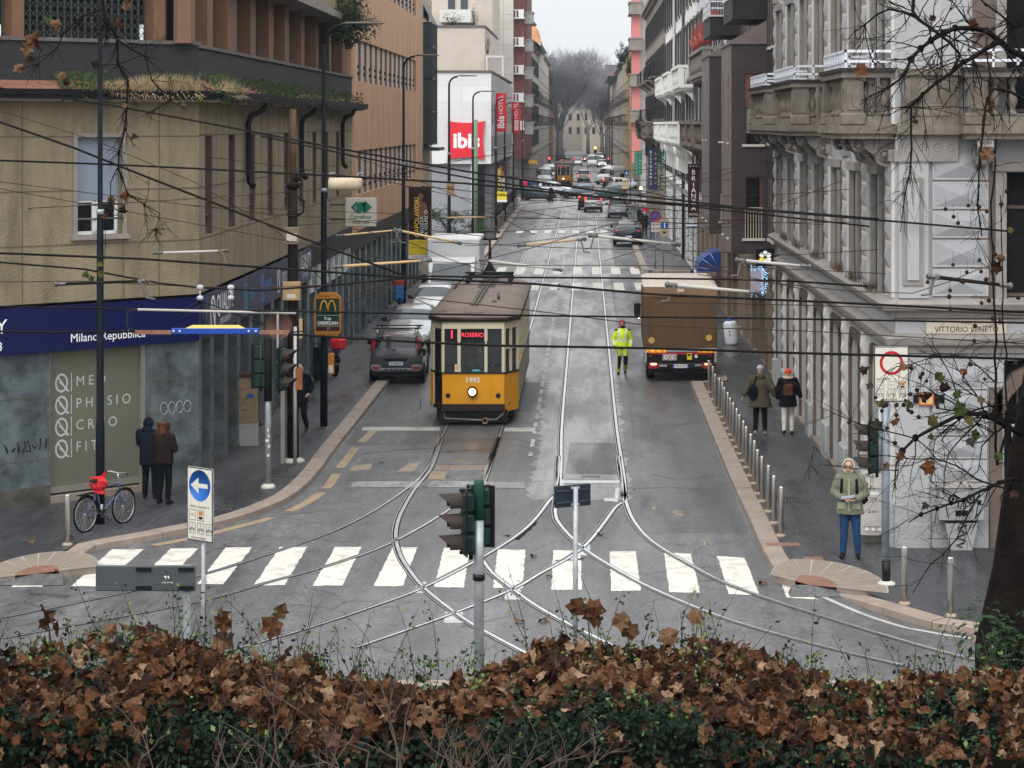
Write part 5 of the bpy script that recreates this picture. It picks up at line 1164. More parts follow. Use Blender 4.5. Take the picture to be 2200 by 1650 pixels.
# ================================================================ bare trees
def bare_tree(name,label,base,h,spread,seed,trunk=.5,levels=5,m=None,lean=0,first=.28,group=None,nchild=(3,4),tip=.018):
	rr=random.Random(seed); rt=thing(name,label,'tree',tuple(base),0,group); m=m or M_twig
	tk=MB(m); cr=MB(m); base=Vector(base)
	p=[base,base+Vector((lean*.3,0,h*first*.5)),base+Vector((lean,0,h*first))]
	tk.tube(p,[trunk*1.25,trunk,trunk*.85],8); part(tk,'trunk',rt)
	def grow(o,d,L,r,lv):
		n=3; pts=[o]; dd=d.copy()
		for k in range(n):
			dd=(dd+Vector((rr.gauss(0,.12),rr.gauss(0,.12),rr.gauss(.05,.08)))).normalized(); pts.append(pts[-1]+dd*L/n)
		rs=[r*(1-.45*k/n) for k in range(n+1)]
		cr.tube(pts,rs,5 if lv>2 else 3,False)
		if lv==0: return
		for c in range(rr.randint(*nchild)):
			t=rr.uniform(.35,1); q=pts[min(n,int(t*n)+0)].lerp(pts[min(n,int(t*n)+1)],t*n-int(t*n)) if t<1 else pts[-1]
			ax=Vector((rr.gauss(0,1),rr.gauss(0,1),rr.gauss(0,.35))).normalized()
			nd=(dd+ax*rr.uniform(.35,.75)*spread+Vector((0,0,.12))).normalized()
			grow(q,nd,L*rr.uniform(.55,.78),max(tip,r*.5),lv-1)
	for k in range(7):
		a=k/7*6.28+rr.uniform(-.4,.4); nd=Vector((math.cos(a)*.42*spread,math.sin(a)*.42*spread,1)).normalized()
		grow(p[-1]-Vector((0,0,h*.04*rr.random()*2)),nd,h*rr.uniform(.27,.38),trunk*.30,levels)
	part(cr,'crown',rt); return rt
M_btree=mat('grey bark of bare tree',(.17,.165,.18),.85,var=.2)
bare_tree('plane_tree','large bare plane tree with a vase shaped crown at the end of the street',(-5.6,480,0),23.5,1.25,3,.62,5,M_btree,tip=.018,nchild=(4,5))
bare_tree('plane_tree','smaller bare tree beyond the large one, near the overhanging roof',(3.6,540,0),21,1.2,5,.42,5,M_btree,tip=.018,nchild=(4,5))
bare_tree('plane_tree','bare street tree far behind between the closing houses',(.4,620,0),27,1.35,6,.42,5,M_btree,tip=.02,nchild=(4,5))
bare_tree('plane_tree','bare street tree farther along the tree side behind the largest one',(-6.2,575,0),25,1.3,9,.42,5,M_btree,tip=.02,nchild=(4,5))
# ================================================================ vehicles
def M_car(name,col,rough=.25,metal=.3): return mat('car paint '+name,col,rough,metal=metal,var=.05,scale=2,coat=.6,dirt=.12,dscale=1.2)
M_tyre=mat('tyre rubber',(.016,.016,.017),.75,var=.2); M_rim=mat('alloy rim',(.35,.36,.37),.35,metal=.8); M_cglass=mat('car window glass',(.02,.024,.028),.05,var=.2,spec=.5); M_cglassb=mat('car glass tinted with sky light',(.055,.07,.08),.08,var=.4,scale=1.5,spec=.5)  # windscreen copy of the glass is paler, sky reflection put into its colour
M_plast=mat('black bumper plastic',(.025,.025,.027),.55); M_tail=mat('tail lamp red',(.30,.012,.015),.25,coat=.5); M_tailon=mat('lit tail lamp',(.9,.03,.02),.3,emit=5,ecol=(1,.06,.03)); M_lamp=mat('headlamp lens',(.5,.52,.54),.15,var=.05); M_lampon=mat('lit headlamp',(1,.9,.75),.3,emit=6,ecol=(1,.85,.62))
M_plate=mat('number plate white',(.55,.56,.57),.4,var=.02); M_pblue=mat('number plate blue',(.01,.05,.30),.4)
def ring(st):
	y,zb,bl,tp,w,wt=st; h=bl-zb
	half=[(0,zb),(.8*w,zb),(.965*w,zb+.09),(w,zb+.28*h),(w,zb+.62*h),(.965*w,bl),(wt*1.0,bl+(tp-bl)*.72),(wt*.9,bl+(tp-bl)*.93),(wt*.55,tp),(0,tp+.012)]
	return [Vector((x,y,z)) for x,z in half]
def smooth_st(sts,sub=3):
	out=[]
	for i in range(len(sts)-1):
		p0=sts[max(i-1,0)];p1=sts[i];p2=sts[i+1];p3=sts[min(i+2,len(sts)-1)]
		for k in range(sub):
			t=k/sub; out.append(tuple(.5*((2*b)+(c-a)*t+(2*a-5*b+4*c-d)*t*t+(3*b-a-3*c+d)*t**3)*.0+(b+(c-b)*t) for a,b,c,d in zip(p0,p1,p2,p3)))
	out.append(sts[-1]); return out
def loft_body(sts,m):
	mb=MB(m); R_=[ring(s) for s in sts]; n=19; vs=[]
	for r_ in R_:
		full=[Vector((-p.x,p.y,p.z)) for p in reversed(r_)]+r_[1:]
		full=[Vector((-p.x,p.y,p.z)) for p in r_[::-1]][:-1]+r_   # -top..bottom..top
		vs+=full
	n=len(vs)//len(R_); fs=[]
	for i in range(len(R_)-1):
		for j in range(n-1): fs.append((i*n+j,i*n+j+1,(i+1)*n+j+1,(i+1)*n+j))
	fs.append(tuple(range(n))[::-1]); k=(len(R_)-1)*n; fs.append(tuple(k+j for j in range(n)))
	fs=[f[::-1] for f in fs]
	mb.add(vs,fs,True); return mb
def patch(sts,ia,ib,j0,j1,side,ins=.06,offs=.012):
	"""panel over ring points j0..j1 between stations ia..ib (fractional lerp allowed by inset); side 1/-1 or 0 (both, across the top)"""
	A=ring(sts[ia]);B=ring(sts[ib])
	if side==0:
		a=[Vector((-p.x,p.y,p.z)) for p in A[j0:j1+1]]+[p for p in A[j0:j1+1]][::-1][1:]
		b=[Vector((-p.x,p.y,p.z)) for p in B[j0:j1+1]]+[p for p in B[j0:j1+1]][::-1][1:]
	else:
		a=[Vector((side*p.x,p.y,p.z)) for p in A[j0:j1+1]]; b=[Vector((side*p.x,p.y,p.z)) for p in B[j0:j1+1]]
	a2=[p.lerp(q,ins) for p,q in zip(a,b)]; b2=[p.lerp(q,1-ins) for p,q in zip(a,b)]
	def shrink(l):
		l=list(l); c0=l[0].lerp(l[1],.12); c1=l[-1].lerp(l[-2],.12); l[0]=c0; l[-1]=c1; return l
	a2=shrink(a2); b2=shrink(b2); cen=sum(a2+b2,Vector((0,0,0)))/(2*len(a2))
	nrm=(a2[-1]-a2[0]).cross(b2[0]-a2[0]);
	if nrm.length>0: nrm.normalize()
	ref=cen-Vector((0,cen.y*.9,.75));
	if nrm.dot(ref)<0: nrm=-nrm
	n=len(a2); return [p+nrm*offs for p in a2+b2],[(i,i+1,n+i+1,n+i) for i in range(n-1)]
def wheel(root,x,y,r,w=.2):
	sx=1 if x>0 else -1
	t=MB(M_tyre); t.lathe([(r*.62,-w/2),(r*.9,-w/2),(r,-w/2+.03),(r,w/2-.03),(r*.9,w/2),(r*.62,w/2)],20,(x,y,r),'x'); o=t.build('wheel',root)
	q=MB(M_rim); xo=x+sx*w*.42; q.lathe([(r*.63,-.02),(r*.63,.02)],16,(xo,y,r),'x')
	q.use(M_plast)
	for k in range(5):
		a=k*1.2566+.3; q.ell((xo+sx*.022,y+math.cos(a)*r*.4,r+math.sin(a)*r*.4),(.006,r*.13,r*.1),8,5)
	q.build('rim',o); return o
def plate(root,y,z,txt,facing,w=.52,blue=True):
	"""facing=-1: visible from -Y, +1 from +Y"""
	q=MB(M_plate); q.box(-w/2,w/2,y-.008,y+.008,z-.055,z+.055)
	if blue: q.use(M_pblue); q.box(-w/2,-w/2+.045,y-.01,y+.01,z-.055,z+.055); q.box(w/2-.045,w/2,y-.01,y+.01,z-.055,z+.055)
	if txt:
		q.use(M_black); q.text(txt,.10,TX(0,y+facing*.0105,z)@(UP if facing<0 else Matrix.Rotation(PI,4,'Z')@UP),squeeze=.9)
	return q.build('number_plate',root)
TAB={
 'hatch':dict(st=[(-1.83,.36,.52,.60,.62,.5),(-1.76,.24,.70,.78,.74,.62),(-1.55,.2,.80,.90,.79,.70),(-1.0,.18,.92,1.0,.81,.72),(-.62,.18,.96,1.06,.82,.72),(-.05,.18,.97,1.48,.83,.66),(.35,.18,.98,1.545,.83,.66),(.95,.18,.99,1.55,.83,.66),(1.45,.18,1.0,1.53,.82,.655),(1.70,.2,1.0,1.47,.80,.64),(1.80,.26,.98,1.05,.78,.66),(1.83,.36,.8,.86,.74,.62)],ws=(4,5),rw=(9,10),sides=[(5,6),(6,7),(7,8)],wb=(-1.15,1.15),r=.29),
 'wagon':dict(st=[(-2.15,.36,.52,.60,.66,.55),(-2.08,.24,.68,.76,.78,.66),(-1.8,.2,.80,.90,.85,.74),(-1.1,.18,.92,1.0,.88,.76),(-.75,.18,.95,1.05,.88,.76),(-.02,.18,.97,1.42,.89,.66),(.45,.18,.98,1.49,.89,.66),(1.0,.18,.99,1.5,.89,.66),(1.6,.18,1.0,1.47,.88,.65),(1.92,.2,1.0,1.40,.85,.63),(2.12,.26,.97,1.03,.82,.7),(2.16,.36,.78,.84,.78,.62)],ws=(4,5),rw=(9,10),sides=[(5,6),(6,7),(7,8)],wb=(-1.35,1.3),r=.32),
 'suv':dict(st=[(-2.3,.4,.58,.68,.70,.6),(-2.22,.28,.78,.86,.86,.74),(-1.95,.24,.92,1.0,.93,.8),(-1.2,.22,1.0,1.07,.95,.8),(-.85,.22,1.03,1.12,.95,.8),(-.05,.22,1.05,1.55,.95,.68),(.45,.22,1.06,1.62,.95,.68),(.95,.22,1.07,1.6,.95,.68),(1.55,.22,1.09,1.47,.94,.66),(2.05,.24,1.1,1.2,.91,.74),(2.28,.3,1.02,1.1,.86,.7),(2.33,.4,.82,.88,.8,.62)],ws=(4,5),rw=(8,9),sides=[(5,6),(6,7),(7,8)],wb=(-1.45,1.4),r=.35),
 'mpv':dict(st=[(-2.0,.36,.60,.70,.66,.55),(-1.92,.25,.82,.90,.80,.7),(-1.65,.2,.95,1.05,.84,.74),(-1.25,.2,1.02,1.15,.85,.75),(-.55,.2,1.04,1.68,.85,.7),(-.1,.2,1.05,1.75,.85,.7),(.6,.2,1.06,1.77,.85,.7),(1.2,.2,1.06,1.77,.85,.7),(1.7,.2,1.06,1.75,.84,.7),(1.92,.22,1.05,1.70,.83,.69),(1.98,.28,1.03,1.1,.82,.7),(2.0,.36,.8,.86,.8,.64)],ws=(3,4),rw=(9,10),sides=[(4,5),(5,6),(6,8)],wb=(-1.25,1.25),r=.31),
 'van':dict(st=[(-2.7,.4,.66,.78,.78,.62),(-2.62,.28,.95,1.05,.92,.8),(-2.3,.24,1.12,1.22,.97,.84),(-1.95,.24,1.2,1.32,.99,.85),(-1.2,.24,1.24,2.15,.99,.84),(-.8,.24,1.25,2.36,.99,.84),(.2,.24,1.25,2.4,.99,.84),(1.4,.24,1.25,2.4,.99,.84),(2.4,.24,1.25,2.38,.99,.84),(2.66,.28,1.25,2.33,.98,.83),(2.72,.36,1.2,1.3,.97,.82),(2.74,.45,.9,1.0,.94,.75)],ws=(3,4),rw=(9,10),sides=[(4,5)],wb=(-1.75,1.6),r=.34)}
def make_car(kind,paint,label,detail=2,lit_tail=False,lit_head=False,cat='car',name='parked_car',group=None,plate_txt=None,front_glass=None):
	T=TAB[kind]; sts=T['st']; root=thing(name,label,cat,(0,0,0),0,group)
	b=loft_body(sts,paint); r=T['r']; wmax=max(s[4] for s in sts)
	b.use(M_black)
	for y in T['wb']:
		for sx in (-1,1): b.lathe([(r*1.17,-.01),(r*1.17,.01)],18,(sx*(wmax+.004),y,r*1.02),'x')
	b.use(M_plast)
	for sx in (-1,1): b.box(min(sx*(wmax-.06),sx*(wmax+.012)),max(sx*(wmax-.06),sx*(wmax+.012)),T['wb'][0]+r*1.15,T['wb'][1]-r*1.15,.2,.36)
	yf=sts[0][0]; yr=sts[-1][0]; zb0=sts[1][2]
	b.box(-sts[1][4]*.96,sts[1][4]*.96,yf-.03,yf+.25,.24,.46); b.box(-sts[-2][4]*.97,sts[-2][4]*.97,yr-.22,yr+.04,.27,.50)
	b.box(-.42,.42,yf-.035,yf+.1,.47,.58)
	b.build('body',root)
	for nm,(a,c),j in (('windscreen',T['ws'],6),('rear_window',T['rw'],6)):
		if kind=='van' and nm=='rear_window': continue
		v,f=patch(sts,a,c,5,9,0,.1,.014); w=MB((front_glass or M_cglass) if nm=='windscreen' else M_cglass); w.add(v,f); w.build(nm,root)
	if kind=='van':
		w=MB(M_cglass); y=sts[-3][0]+.06
		for sx in (-1,1): w.box(min(sx*.06,sx*.74),max(sx*.06,sx*.74),y-.03,y+.02,1.35,1.95)
		w.build('rear_window',root)
	for sx in (-1,1):
		for a,c in T['sides']:
			v,f=patch(sts,a,c,5,6,sx,.05,.01); w=MB(M_cglass); w.add(v,f if sx>0 else [q[::-1] for q in f]); w.build('side_window',root)
	for y in T['wb']:
		for sx in (-1,1): wheel(root,sx*(wmax-.1),y,r)
	for sx in (-1,1):
		s1=sts[1]; h=MB(M_lampon if lit_head else M_lamp); z=s1[2]-.04; h.ell((sx*s1[4]*.74,s1[0]+.03,z),(.17,.10,.075),10,7); h.build('headlight',root)
		s2=sts[-2]; t=MB(M_tailon if lit_tail else M_tail); zt=sts[-2][2]
		if kind in('hatch','mpv','van'): t.bbox(sx*s2[4]*.9-.07,sx*s2[4]*.9+.07,sts[-3][0]-.04,sts[-3][0]+.09,zt-.28 if kind!='hatch' else zt-.02,zt+.08 if kind!='hatch' else zt+.4,.03)
		else: t.ell((sx*s2[4]*.8,s2[0]-.01,zt-.05),(.2,.09,.075),10,7)
		t.build('tail_light',root)
		m_=MB(M_plast); ym=sts[T['ws'][0]][0]+.35; m_.ell((sx*(wmax+.11),ym,sts[4][2]+.12),(.11,.06,.085),10,7); m_.tube([(sx*(wmax-.05),ym,sts[4][2]+.04),(sx*(wmax+.06),ym,sts[4][2]+.08)],.02,5); m_.build('mirror',root)
	plate(root,yr+.048,.62 if kind!='van' else .75,plate_txt,1); plate(root,yf-.045,.40,None,-1)
	return root
P_grey=M_car('dark grey',(.085,.088,.093)); P_silv=M_car('silver',(.42,.44,.46),.3,.5); P_white=M_car('white',(.62,.63,.64),.3,0); P_navy=M_car('dark navy',(.018,.022,.035)); P_teal=M_car('dark teal',(.02,.05,.06)); P_blk=M_car('black',(.014,.014,.016)); P_red=M_car('red',(.35,.02,.02),.3,0); P_lsil=M_car('pale silver',(.34,.36,.37),.3,.5); P_bgr=M_car('blue grey',(.07,.095,.13))
pd=make_car('hatch',P_grey,'dark grey hatchback with roof bars parked with its tail over the kerb beside the tram',plate_txt='FJ 903XK')
pd.location=(-5.87,73.2,.03); pd.rotation_euler=(0,0,rad(181))
q=MB(M_alum)
for sx in (-1,1): q.tube([(sx*.6,-.1,1.545),(sx*.6,.0,1.6),(sx*.6,1.4,1.6),(sx*.6,1.55,1.54)],.022,6)
q.use(M_plast)
for y in (.15,1.15): q.box(-.74,.74,y-.03,y+.03,1.625,1.66); [q.box(sx*.6-.05,sx*.6+.05,y-.06,y+.06,1.59,1.64) for sx in (-1,1)]
q.build('roof_bars',pd)
q=MB(mat('grey bumper plastic',(.16,.16,.17),.5)); q.bbox(-.76,.76,1.78,1.90,.36,.50,.04); q.bbox(-.80,-.45,1.76,1.895,.40,.60,.05); q.bbox(.45,.80,1.76,1.895,.40,.60,.05); q.use(M_tail)
for sx in (-1,1): q.box(sx*.62-.09,sx*.62+.09,1.89,1.905,.44,.53)
q.use(M_black); [q.ell((x,1.905,.43),(.04,.008,.03),8,5) for x in (-.3,-.15,0,.15,.3)]; q.build('rear_bumper',pd)
q=MB(M_plast); q.box(-.35,.35,1.83,1.87,.7,.78); q.tube([(0,1.86,1.02),(.3,1.80,1.10)],.012,5); q.build('tailgate_trim',pd)
q=MB(M_tail); q.box(-.22,.22,1.72,1.76,1.475,1.50); q.build('brake_light',pd)
q=MB(M_rim); q.lathe([(.05,0),(.045,.012)],14,(0,1.80,.93),'y'); q.build('emblem',pd)
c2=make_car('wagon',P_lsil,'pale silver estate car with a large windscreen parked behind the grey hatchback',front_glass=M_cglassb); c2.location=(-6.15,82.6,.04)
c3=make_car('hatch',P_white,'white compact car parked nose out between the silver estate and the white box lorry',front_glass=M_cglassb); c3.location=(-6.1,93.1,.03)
bt=thing('box_lorry','white box lorry facing the crossing, parked behind the white compact car','lorry',(-5.6,98.4,.02))
b=MB(P_white); pr=[(-2.65,.35),(-2.72,.75),(-2.6,1.15),(-2.15,1.32),(-1.55,2.25),(-1.2,2.4),(-.85,2.42),(-.85,.35)]
b.prismx(pr,-.95,.95); b.use(M_plast); b.box(-.97,.97,-2.78,-2.5,.3,.62); b.box(-.6,.6,-2.735,-2.6,.78,1.0); b.build('cab',bt)
b=MB(M_cglassb); b.add([(-.86,-2.125,1.37),(.86,-2.125,1.37),(.78,-1.60,2.18),(-.78,-1.60,2.18)],[(0,1,2,3)]); b.build('windscreen',bt)
for sx in (-1,1):
	b=MB(M_cglass); x=sx*.956; b.add([(x,-1.95,1.4),(x,-1.0,1.4),(x,-1.0,2.15),(x,-1.45,2.15)],[(0,1,2,3)] if sx<0 else [(3,2,1,0)]); b.build('side_window',bt)
	b=MB(M_plast); b.bbox(sx*1.15-.1,sx*1.15+.1,-1.95,-1.85,1.35,1.75,.04); b.tube([(sx*.95,-1.8,1.5),(sx*1.1,-1.88,1.5)],.025); b.build('mirror',bt)
	b=MB(M_lamp); b.ell((sx*.75,-2.68,.88),(.17,.08,.13)); b.build('headlight',bt)
	for y in (-1.75,1.9): wheel(bt,sx*.9,y,.36,.24)
b=MB(mat('white box panel',(.64,.65,.66),.4,var=.05,dirt=.1)); b.bbox(-1.1,1.12,-.8,3.6,.75,3.18,.06); b.use(M_alum);
for k in range(11): b.box(1.12,1.13,-.7+.42*k,-.67+.42*k,.85,3.1)
b.build('cargo_box',bt)
plate(bt,-2.79,.45,None,-1)
b=MB(M_plast); b.box(-.5,.2,-2.24,-2.2,1.315,1.33); b.build('wiper',bt)
lt=thing('tarpaulin_lorry','lorry with a dirty brown tarpaulin back and lit tail lamps parked by the bollards','lorry',(2.92,72.3,0),rad(-.6))
M_tarp=mat('dirty brown tarpaulin',(.115,.07,.04),.75,var=.35,scale=1.1,stretch=(2.6,2.6,.35),dirt=.8,dscale=1.1,dcol=(.045,.032,.024),bump=.25,bscale=5)
b=MB(M_tarp)
nx,nz=14,10; vs=[]
for j in range(nz+1):
	for i in range(nx+1):
		x=-1.13+2.26*i/nx; z=1.04+1.62*j/nz
		vs.append((x,-.02-.03*math.sin(PI*j/nz)*math.sin(PI*i/nx)-.012*math.sin(i*1.7)*(j/nz),z))
b.add(vs,[(j*(nx+1)+i,j*(nx+1)+i+1,(j+1)*(nx+1)+i+1,(j+1)*(nx+1)+i) for j in range(nz) for i in range(nx)],True)
b.use(mat('tan tarpaulin flap',(.22,.14,.085),.7,var=.15,dirt=.35,dcol=(.25,.16,.1))); b.box(-1.15,1.15,-.045,0,2.64,2.93); b.use(M_tarp); b.box(-1.15,-1.1,-.035,5.5,1.04,2.64); b.box(1.1,1.15,-.035,5.5,1.04,2.64); b.use(mat('pale tarpaulin roof',(.46,.39,.34),.6,var=.1,dirt=.3,dcol=(.3,.24,.2)))
b.add([(-1.16,-.04,2.935),(1.16,-.04,2.935),(1.0,.4,3.03),(-1.0,.4,3.03),(-1.0,5.1,3.03),(1.0,5.1,3.03),(1.16,5.5,2.935),(-1.16,5.5,2.935)],[(0,1,2,3),(3,2,5,4),(4,5,6,7),(0,3,4,7),(1,6,5,2)])
b.use(M_tarp); b.box(-1.1,1.1,5.4,5.5,1.04,2.93)
b.build('tarpaulin',lt)
q=MB(mat('yellow round sticker',(.45,.29,.07),.6))
for x,z in ((-.9,1.28),(.88,1.36)): q.disc((x,-.075,z),.1,18)
q.use(mat('pale paper label',(.5,.46,.42),.6)); q.box(-.1,.1,-.055,-.046,2.78,2.88); q.build('sticker',lt)
b=MB(mat('pale grey steel frame',(.30,.32,.33),.5,metal=.3,dirt=.3)); b.box(-1.15,1.15,-.03,5.5,.92,1.035); b.box(-1.12,-1.05,-.06,0,.6,.92); b.box(1.05,1.12,-.06,0,.6,.92); b.build('load_bed',lt)
b=MB(M_black); b.box(-1.05,1.05,-.0,.5,.5,.92); b.box(-.5,.5,.5,8,.5,.85); b.box(-1.0,1.0,.1,.2,.25,.5); b.build('chassis',lt)
b=MB(mat('red steel rail',(.36,.02,.025),.45)); b.box(-.95,.95,-.05,-.01,.84,.90); b.build('rear_rail',lt)
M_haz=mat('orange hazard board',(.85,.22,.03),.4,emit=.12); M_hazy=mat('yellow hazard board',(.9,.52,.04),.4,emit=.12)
for x0,x1 in ((-1.05,-.45),(.55,1.12)):
	b=MB(M_hazy); b.box(x0,x1,-.075,-.055,.90,1.01); b.use(M_haz);
	for k in range(3): x=x0+.05+.2*k; b.add([(x,-.077,.905),(x+.11,-.077,.905),(x+.06,-.077,1.005),(x-.05,-.077,1.005)],[(0,1,2,3)])
	b.build('hazard_board',lt)
M_wp=mat('white plastic',(.62,.62,.6),.5)
b=MB(mat('grey plate backing',(.35,.34,.33),.5)); b.box(-.56,-.12,-.085,-.07,.66,.86)
for x,s_ in ((-.45,'80'),(-.23,'100')):
	b.use(M_tail); b.disc((x,-.0865,.76),.095,20); b.use(M_wp); b.disc((x,-.088,.76),.075,20); b.use(M_black); b.text(s_,.1,TX(x,-.0895,.76)@UP,bold=.02,squeeze=.85)
b.build('speed_plate',lt)
b=MB(mat('yellow warning sticker',(.65,.48,.03),.5)); b.box(.2,.35,-.085,-.07,.68,.88); b.use(M_black); b.add([(.215,-.087,.86),(.335,-.087,.87),(.30,-.087,.80),(.22,-.087,.79)],[(3,2,1,0)]); b.build('sticker',lt)
b=MB(M_wp); b.box(.44,.53,-.085,-.07,.74,.83); b.build('sticker',lt)
b=MB(M_black); b.bbox(-1.08,1.08,-.16,-.04,.38,.58,.03); b.use(M_white); b.text('DAILY',.085,TX(.55,-.163,.52)@UP); b.text('IVECO',.085,TX(-.55,-.163,.50)@UP,bold=.02); b.build('rear_bumper',lt)
for sx in (-1,1):
	b=MB(M_tail); b.bbox(sx*.84-.15,sx*.84+.15,-.19,-.1,.40,.60,.02); b.use(mat('bright brake lamp',(1,.25,.1),.3,emit=9,ecol=(1,.30,.12))); b.ell((sx*.84,-.19,.55),(.1,.02,.028),10,6); b.build('tail_light',lt)
	b=MB(mat('dark red reflector',(.2,.01,.015),.3)); b.ell((sx*.95,-.05,.79),(.05,.02,.03)); b.build('reflector',lt)
	for y in (1.0,5.9): wheel(lt,sx*.92,y,.37,.26)
q=plate(lt,-.168,.49,'FW 416YJ',-1,.5)
b=MB(M_car('lorry cab blue grey',(.25,.28,.32))); b.prismx([(5.55,.5),(5.55,2.2),(6.3,2.3),(6.9,2.2),(7.5,1.3),(7.9,1.2),(8,.5)],-1.0,1.0); b.build('cab',lt)
for sx in (-1,1):
	b=MB(M_black); b.bbox(sx*1.27-.11,sx*1.27+.11,6.3,6.42,1.5,1.95,.04); b.tube([(sx*1.0,6.4,1.9),(sx*1.2,6.36,1.85)],.025); b.use(M_lampon); b.ell((sx*1.27-.06*sx,6.3,1.47),(.05,.03,.04)); b.build('mirror',lt)
# ================================================================ the tram
M_yel=mat('tram yellow',(.62,.27,.006),.4,var=.05,scale=2,spec=.3,dirt=.22,dscale=1.4,dcol=(.40,.18,.01)); M_cream=mat('tram cream',(.56,.50,.36),.4,var=.06,coat=.2,dirt=.35,dscale=2,dcol=(.34,.29,.2)); M_tbr=mat('tram dark brown trim',(.04,.027,.022),.45,var=.2); M_canvas=mat('brown canvas roof',(.125,.092,.077),.6,var=.22,scale=1.6,dirt=.5,dscale=1.3,dcol=(.20,.145,.115)); M_walkw=mat('dark roof walkway',(.075,.055,.045),.7,var=.2); M_tglass=mat('tram window glass',(.62,.66,.66),.02,var=.1,spec=.5,trans=.93); M_tglass.node_tree.nodes['Principled BSDF'].inputs['IOR'].default_value=1.12; M_led=mat('red led sign',(.8,.03,.06),.4,emit=1.1,ecol=(1,.05,.1))
M_tcream2=mat('grimy cream side panel',(.40,.33,.27),.5,var=.2,scale=3,dirt=.4,brick=(.5,.25,.03,.0))
def outline(off=0,L=13.4):
	a=.82+off*.8; w=1.175+off
	return [(-a,-off),(a,-off),(w,.78-off*.3),(w,L-.78+off*.3),(a,L+off),(-a,L+off),(-w,L-.78+off*.3),(-w,.78-off*.3)]
def make_tram(label,full=True):
	t=thing('tram',label,'tram',(0,0,0))
	b=MB(M_yel)
	def band(mb,z0,z1,off,m,segs,o2=None):
		P=outline(off); Q=outline(o2 if o2 is not None else off); mb.use(m)
		for i in segs:
			j=(i+1)%8; mb.quad((P[i][0],P[i][1],z0),(P[j][0],P[j][1],z0),(Q[j][0],Q[j][1],z1),(Q[i][0],Q[i][1],z1))
	band(b,.52,1.37,0,M_yel,[0,1,3,4,5]); band(b,.52,1.37,0,M_tcream2,[2,6]); band(b,.36,.52,0,M_yel,[1,3,5]); band(b,.42,.52,0,M_tbr,[2,6])
	b.prism(outline(-.06),.40,.52)
	b.use(M_yel); b.box(-.80,-.77,-.012,.0,.54,1.36); b.box(.77,.80,-.012,0,.54,1.36); b.add([(.36,-.001,.54),(.48,-.02,.54),(.48,-.02,1.36),(.36,-.001,1.36)],[(0,1,2,3)]);
	b.build('lower_body',t)
	b=MB(M_cream); band(b,2.56,2.78,0,M_cream,range(8)); b.box(-.8,.8,-.025,-.0,2.57,2.62)
	for x0,x1 in ((-.82,-.765),(-.42,-.335),(.295,.375),(.755,.82)): b.box(x0,x1,-.02,.08,1.42,2.6)
	P=outline(0)
	def onseg(i,t0,t1,z0,z1,o=.012,d=.06,mb=b):
		p,q=Vector((*P[i],0)),Vector((*P[(i+1)%8],0)); a=p.lerp(q,t0); c=p.lerp(q,t1); n=(q-p).normalized(); n=Vector((n.y,-n.x,0))
		vs=[]
		for z in (z0,z1):
			for pt,k in ((a,o),(c,o),(c,-d),(a,-d)): w=pt+n*k; vs.append((w.x,w.y,z))
		mb.add(vs,[(3,2,1,0),(4,5,6,7),(0,1,5,4),(1,2,6,5),(2,3,7,6),(3,0,4,7)])
	for tt in (0,.46,.93): onseg(1,tt,tt+.07,1.4,2.58)
	onseg(1,0,1,2.02,2.08); onseg(7,0,.28,.52,2.58); onseg(7,.93,1,1.4,2.58)
	for i in (2,6):
		onseg(i,0,1,1.37,1.5)
		for k in range(12): onseg(i,k/11.5,k/11.5+.018,1.4,2.58)
		onseg(i,0,1,2.18,2.22)
	for i in (3,5): onseg(i,0,.1,1.4,2.58); onseg(i,.9,1,1.4,2.58)
	for x in (-.82,-.3,.2,.75): b.box(x,x+.07,13.33,13.42,1.4,2.6)
	b.build('upper_frame',t)
	b=MB(M_yel); onseg(7,.0,.26,.5,1.37,.016,.05,b); b.build('door_post',t)
	b=MB(M_tbr); band(b,1.37,1.42,.02,M_tbr,range(8)); b.prism(outline(.018),1.375,1.415); b.build('sill_band',t)
	b=MB(M_tglass); band(b,1.41,2.57,-.04,M_tglass,[0,1,2,3,4,5,6]); b.build('windows_glazing' if False else 'glazing',t)
	b=MB(mat('dark tram interior',(.035,.028,.022),.7)); b.box(-1.02,1.02,1.9,12.6,.6,2.6); b.box(-.95,.95,.25,1.9,.5,.6); b.bbox(-.55,.5,.15,.5,.6,1.40,.03); b.build('interior',t)
	b=MB(M_black); band(b,.45,2.57,-.06,M_black,[7]); onseg(7,.60,.64,.45,2.5,-.03,.05,b); b.use(M_tbr); onseg(7,.30,.34,.45,2.5,-.01,.05,b); onseg(7,.86,.9,.45,2.5,-.01,.05,b); onseg(7,.3,.9,1.2,1.26,-.01,.05,b); b.build('folding_door',t)
	b=MB(M_tbr);
	for k in range(4): b.box(-.84,.84,-.10-.015*(k%2),0,.40+.045*k,.44+.045*k)
	b.bbox(-.84,.84,-.09,.05,.385,.565,.02); b.build('front_bumper',t)
	b=MB(M_black); b.box(-.9,.9,.05,.7,.08,.42); b.box(-1.05,1.05,1.2,12.2,.1,.42); b.use(M_iron); b.tube([(-.78,-.02,.36),(-.74,-.14,.2),(.1,-.2,.17),(.62,-.2,.18),(.78,-.08,.3),(.8,0,.38)],.03,7); b.build('underframe',t)
	for y in (1.7,3.5,9.9,11.7):
		for sx in (-1,1): b=MB(M_iron); b.lathe([(.34,-.06),(.34,.06)],18,(sx*.72,y,.34),'x'); b.build('wheel',t)
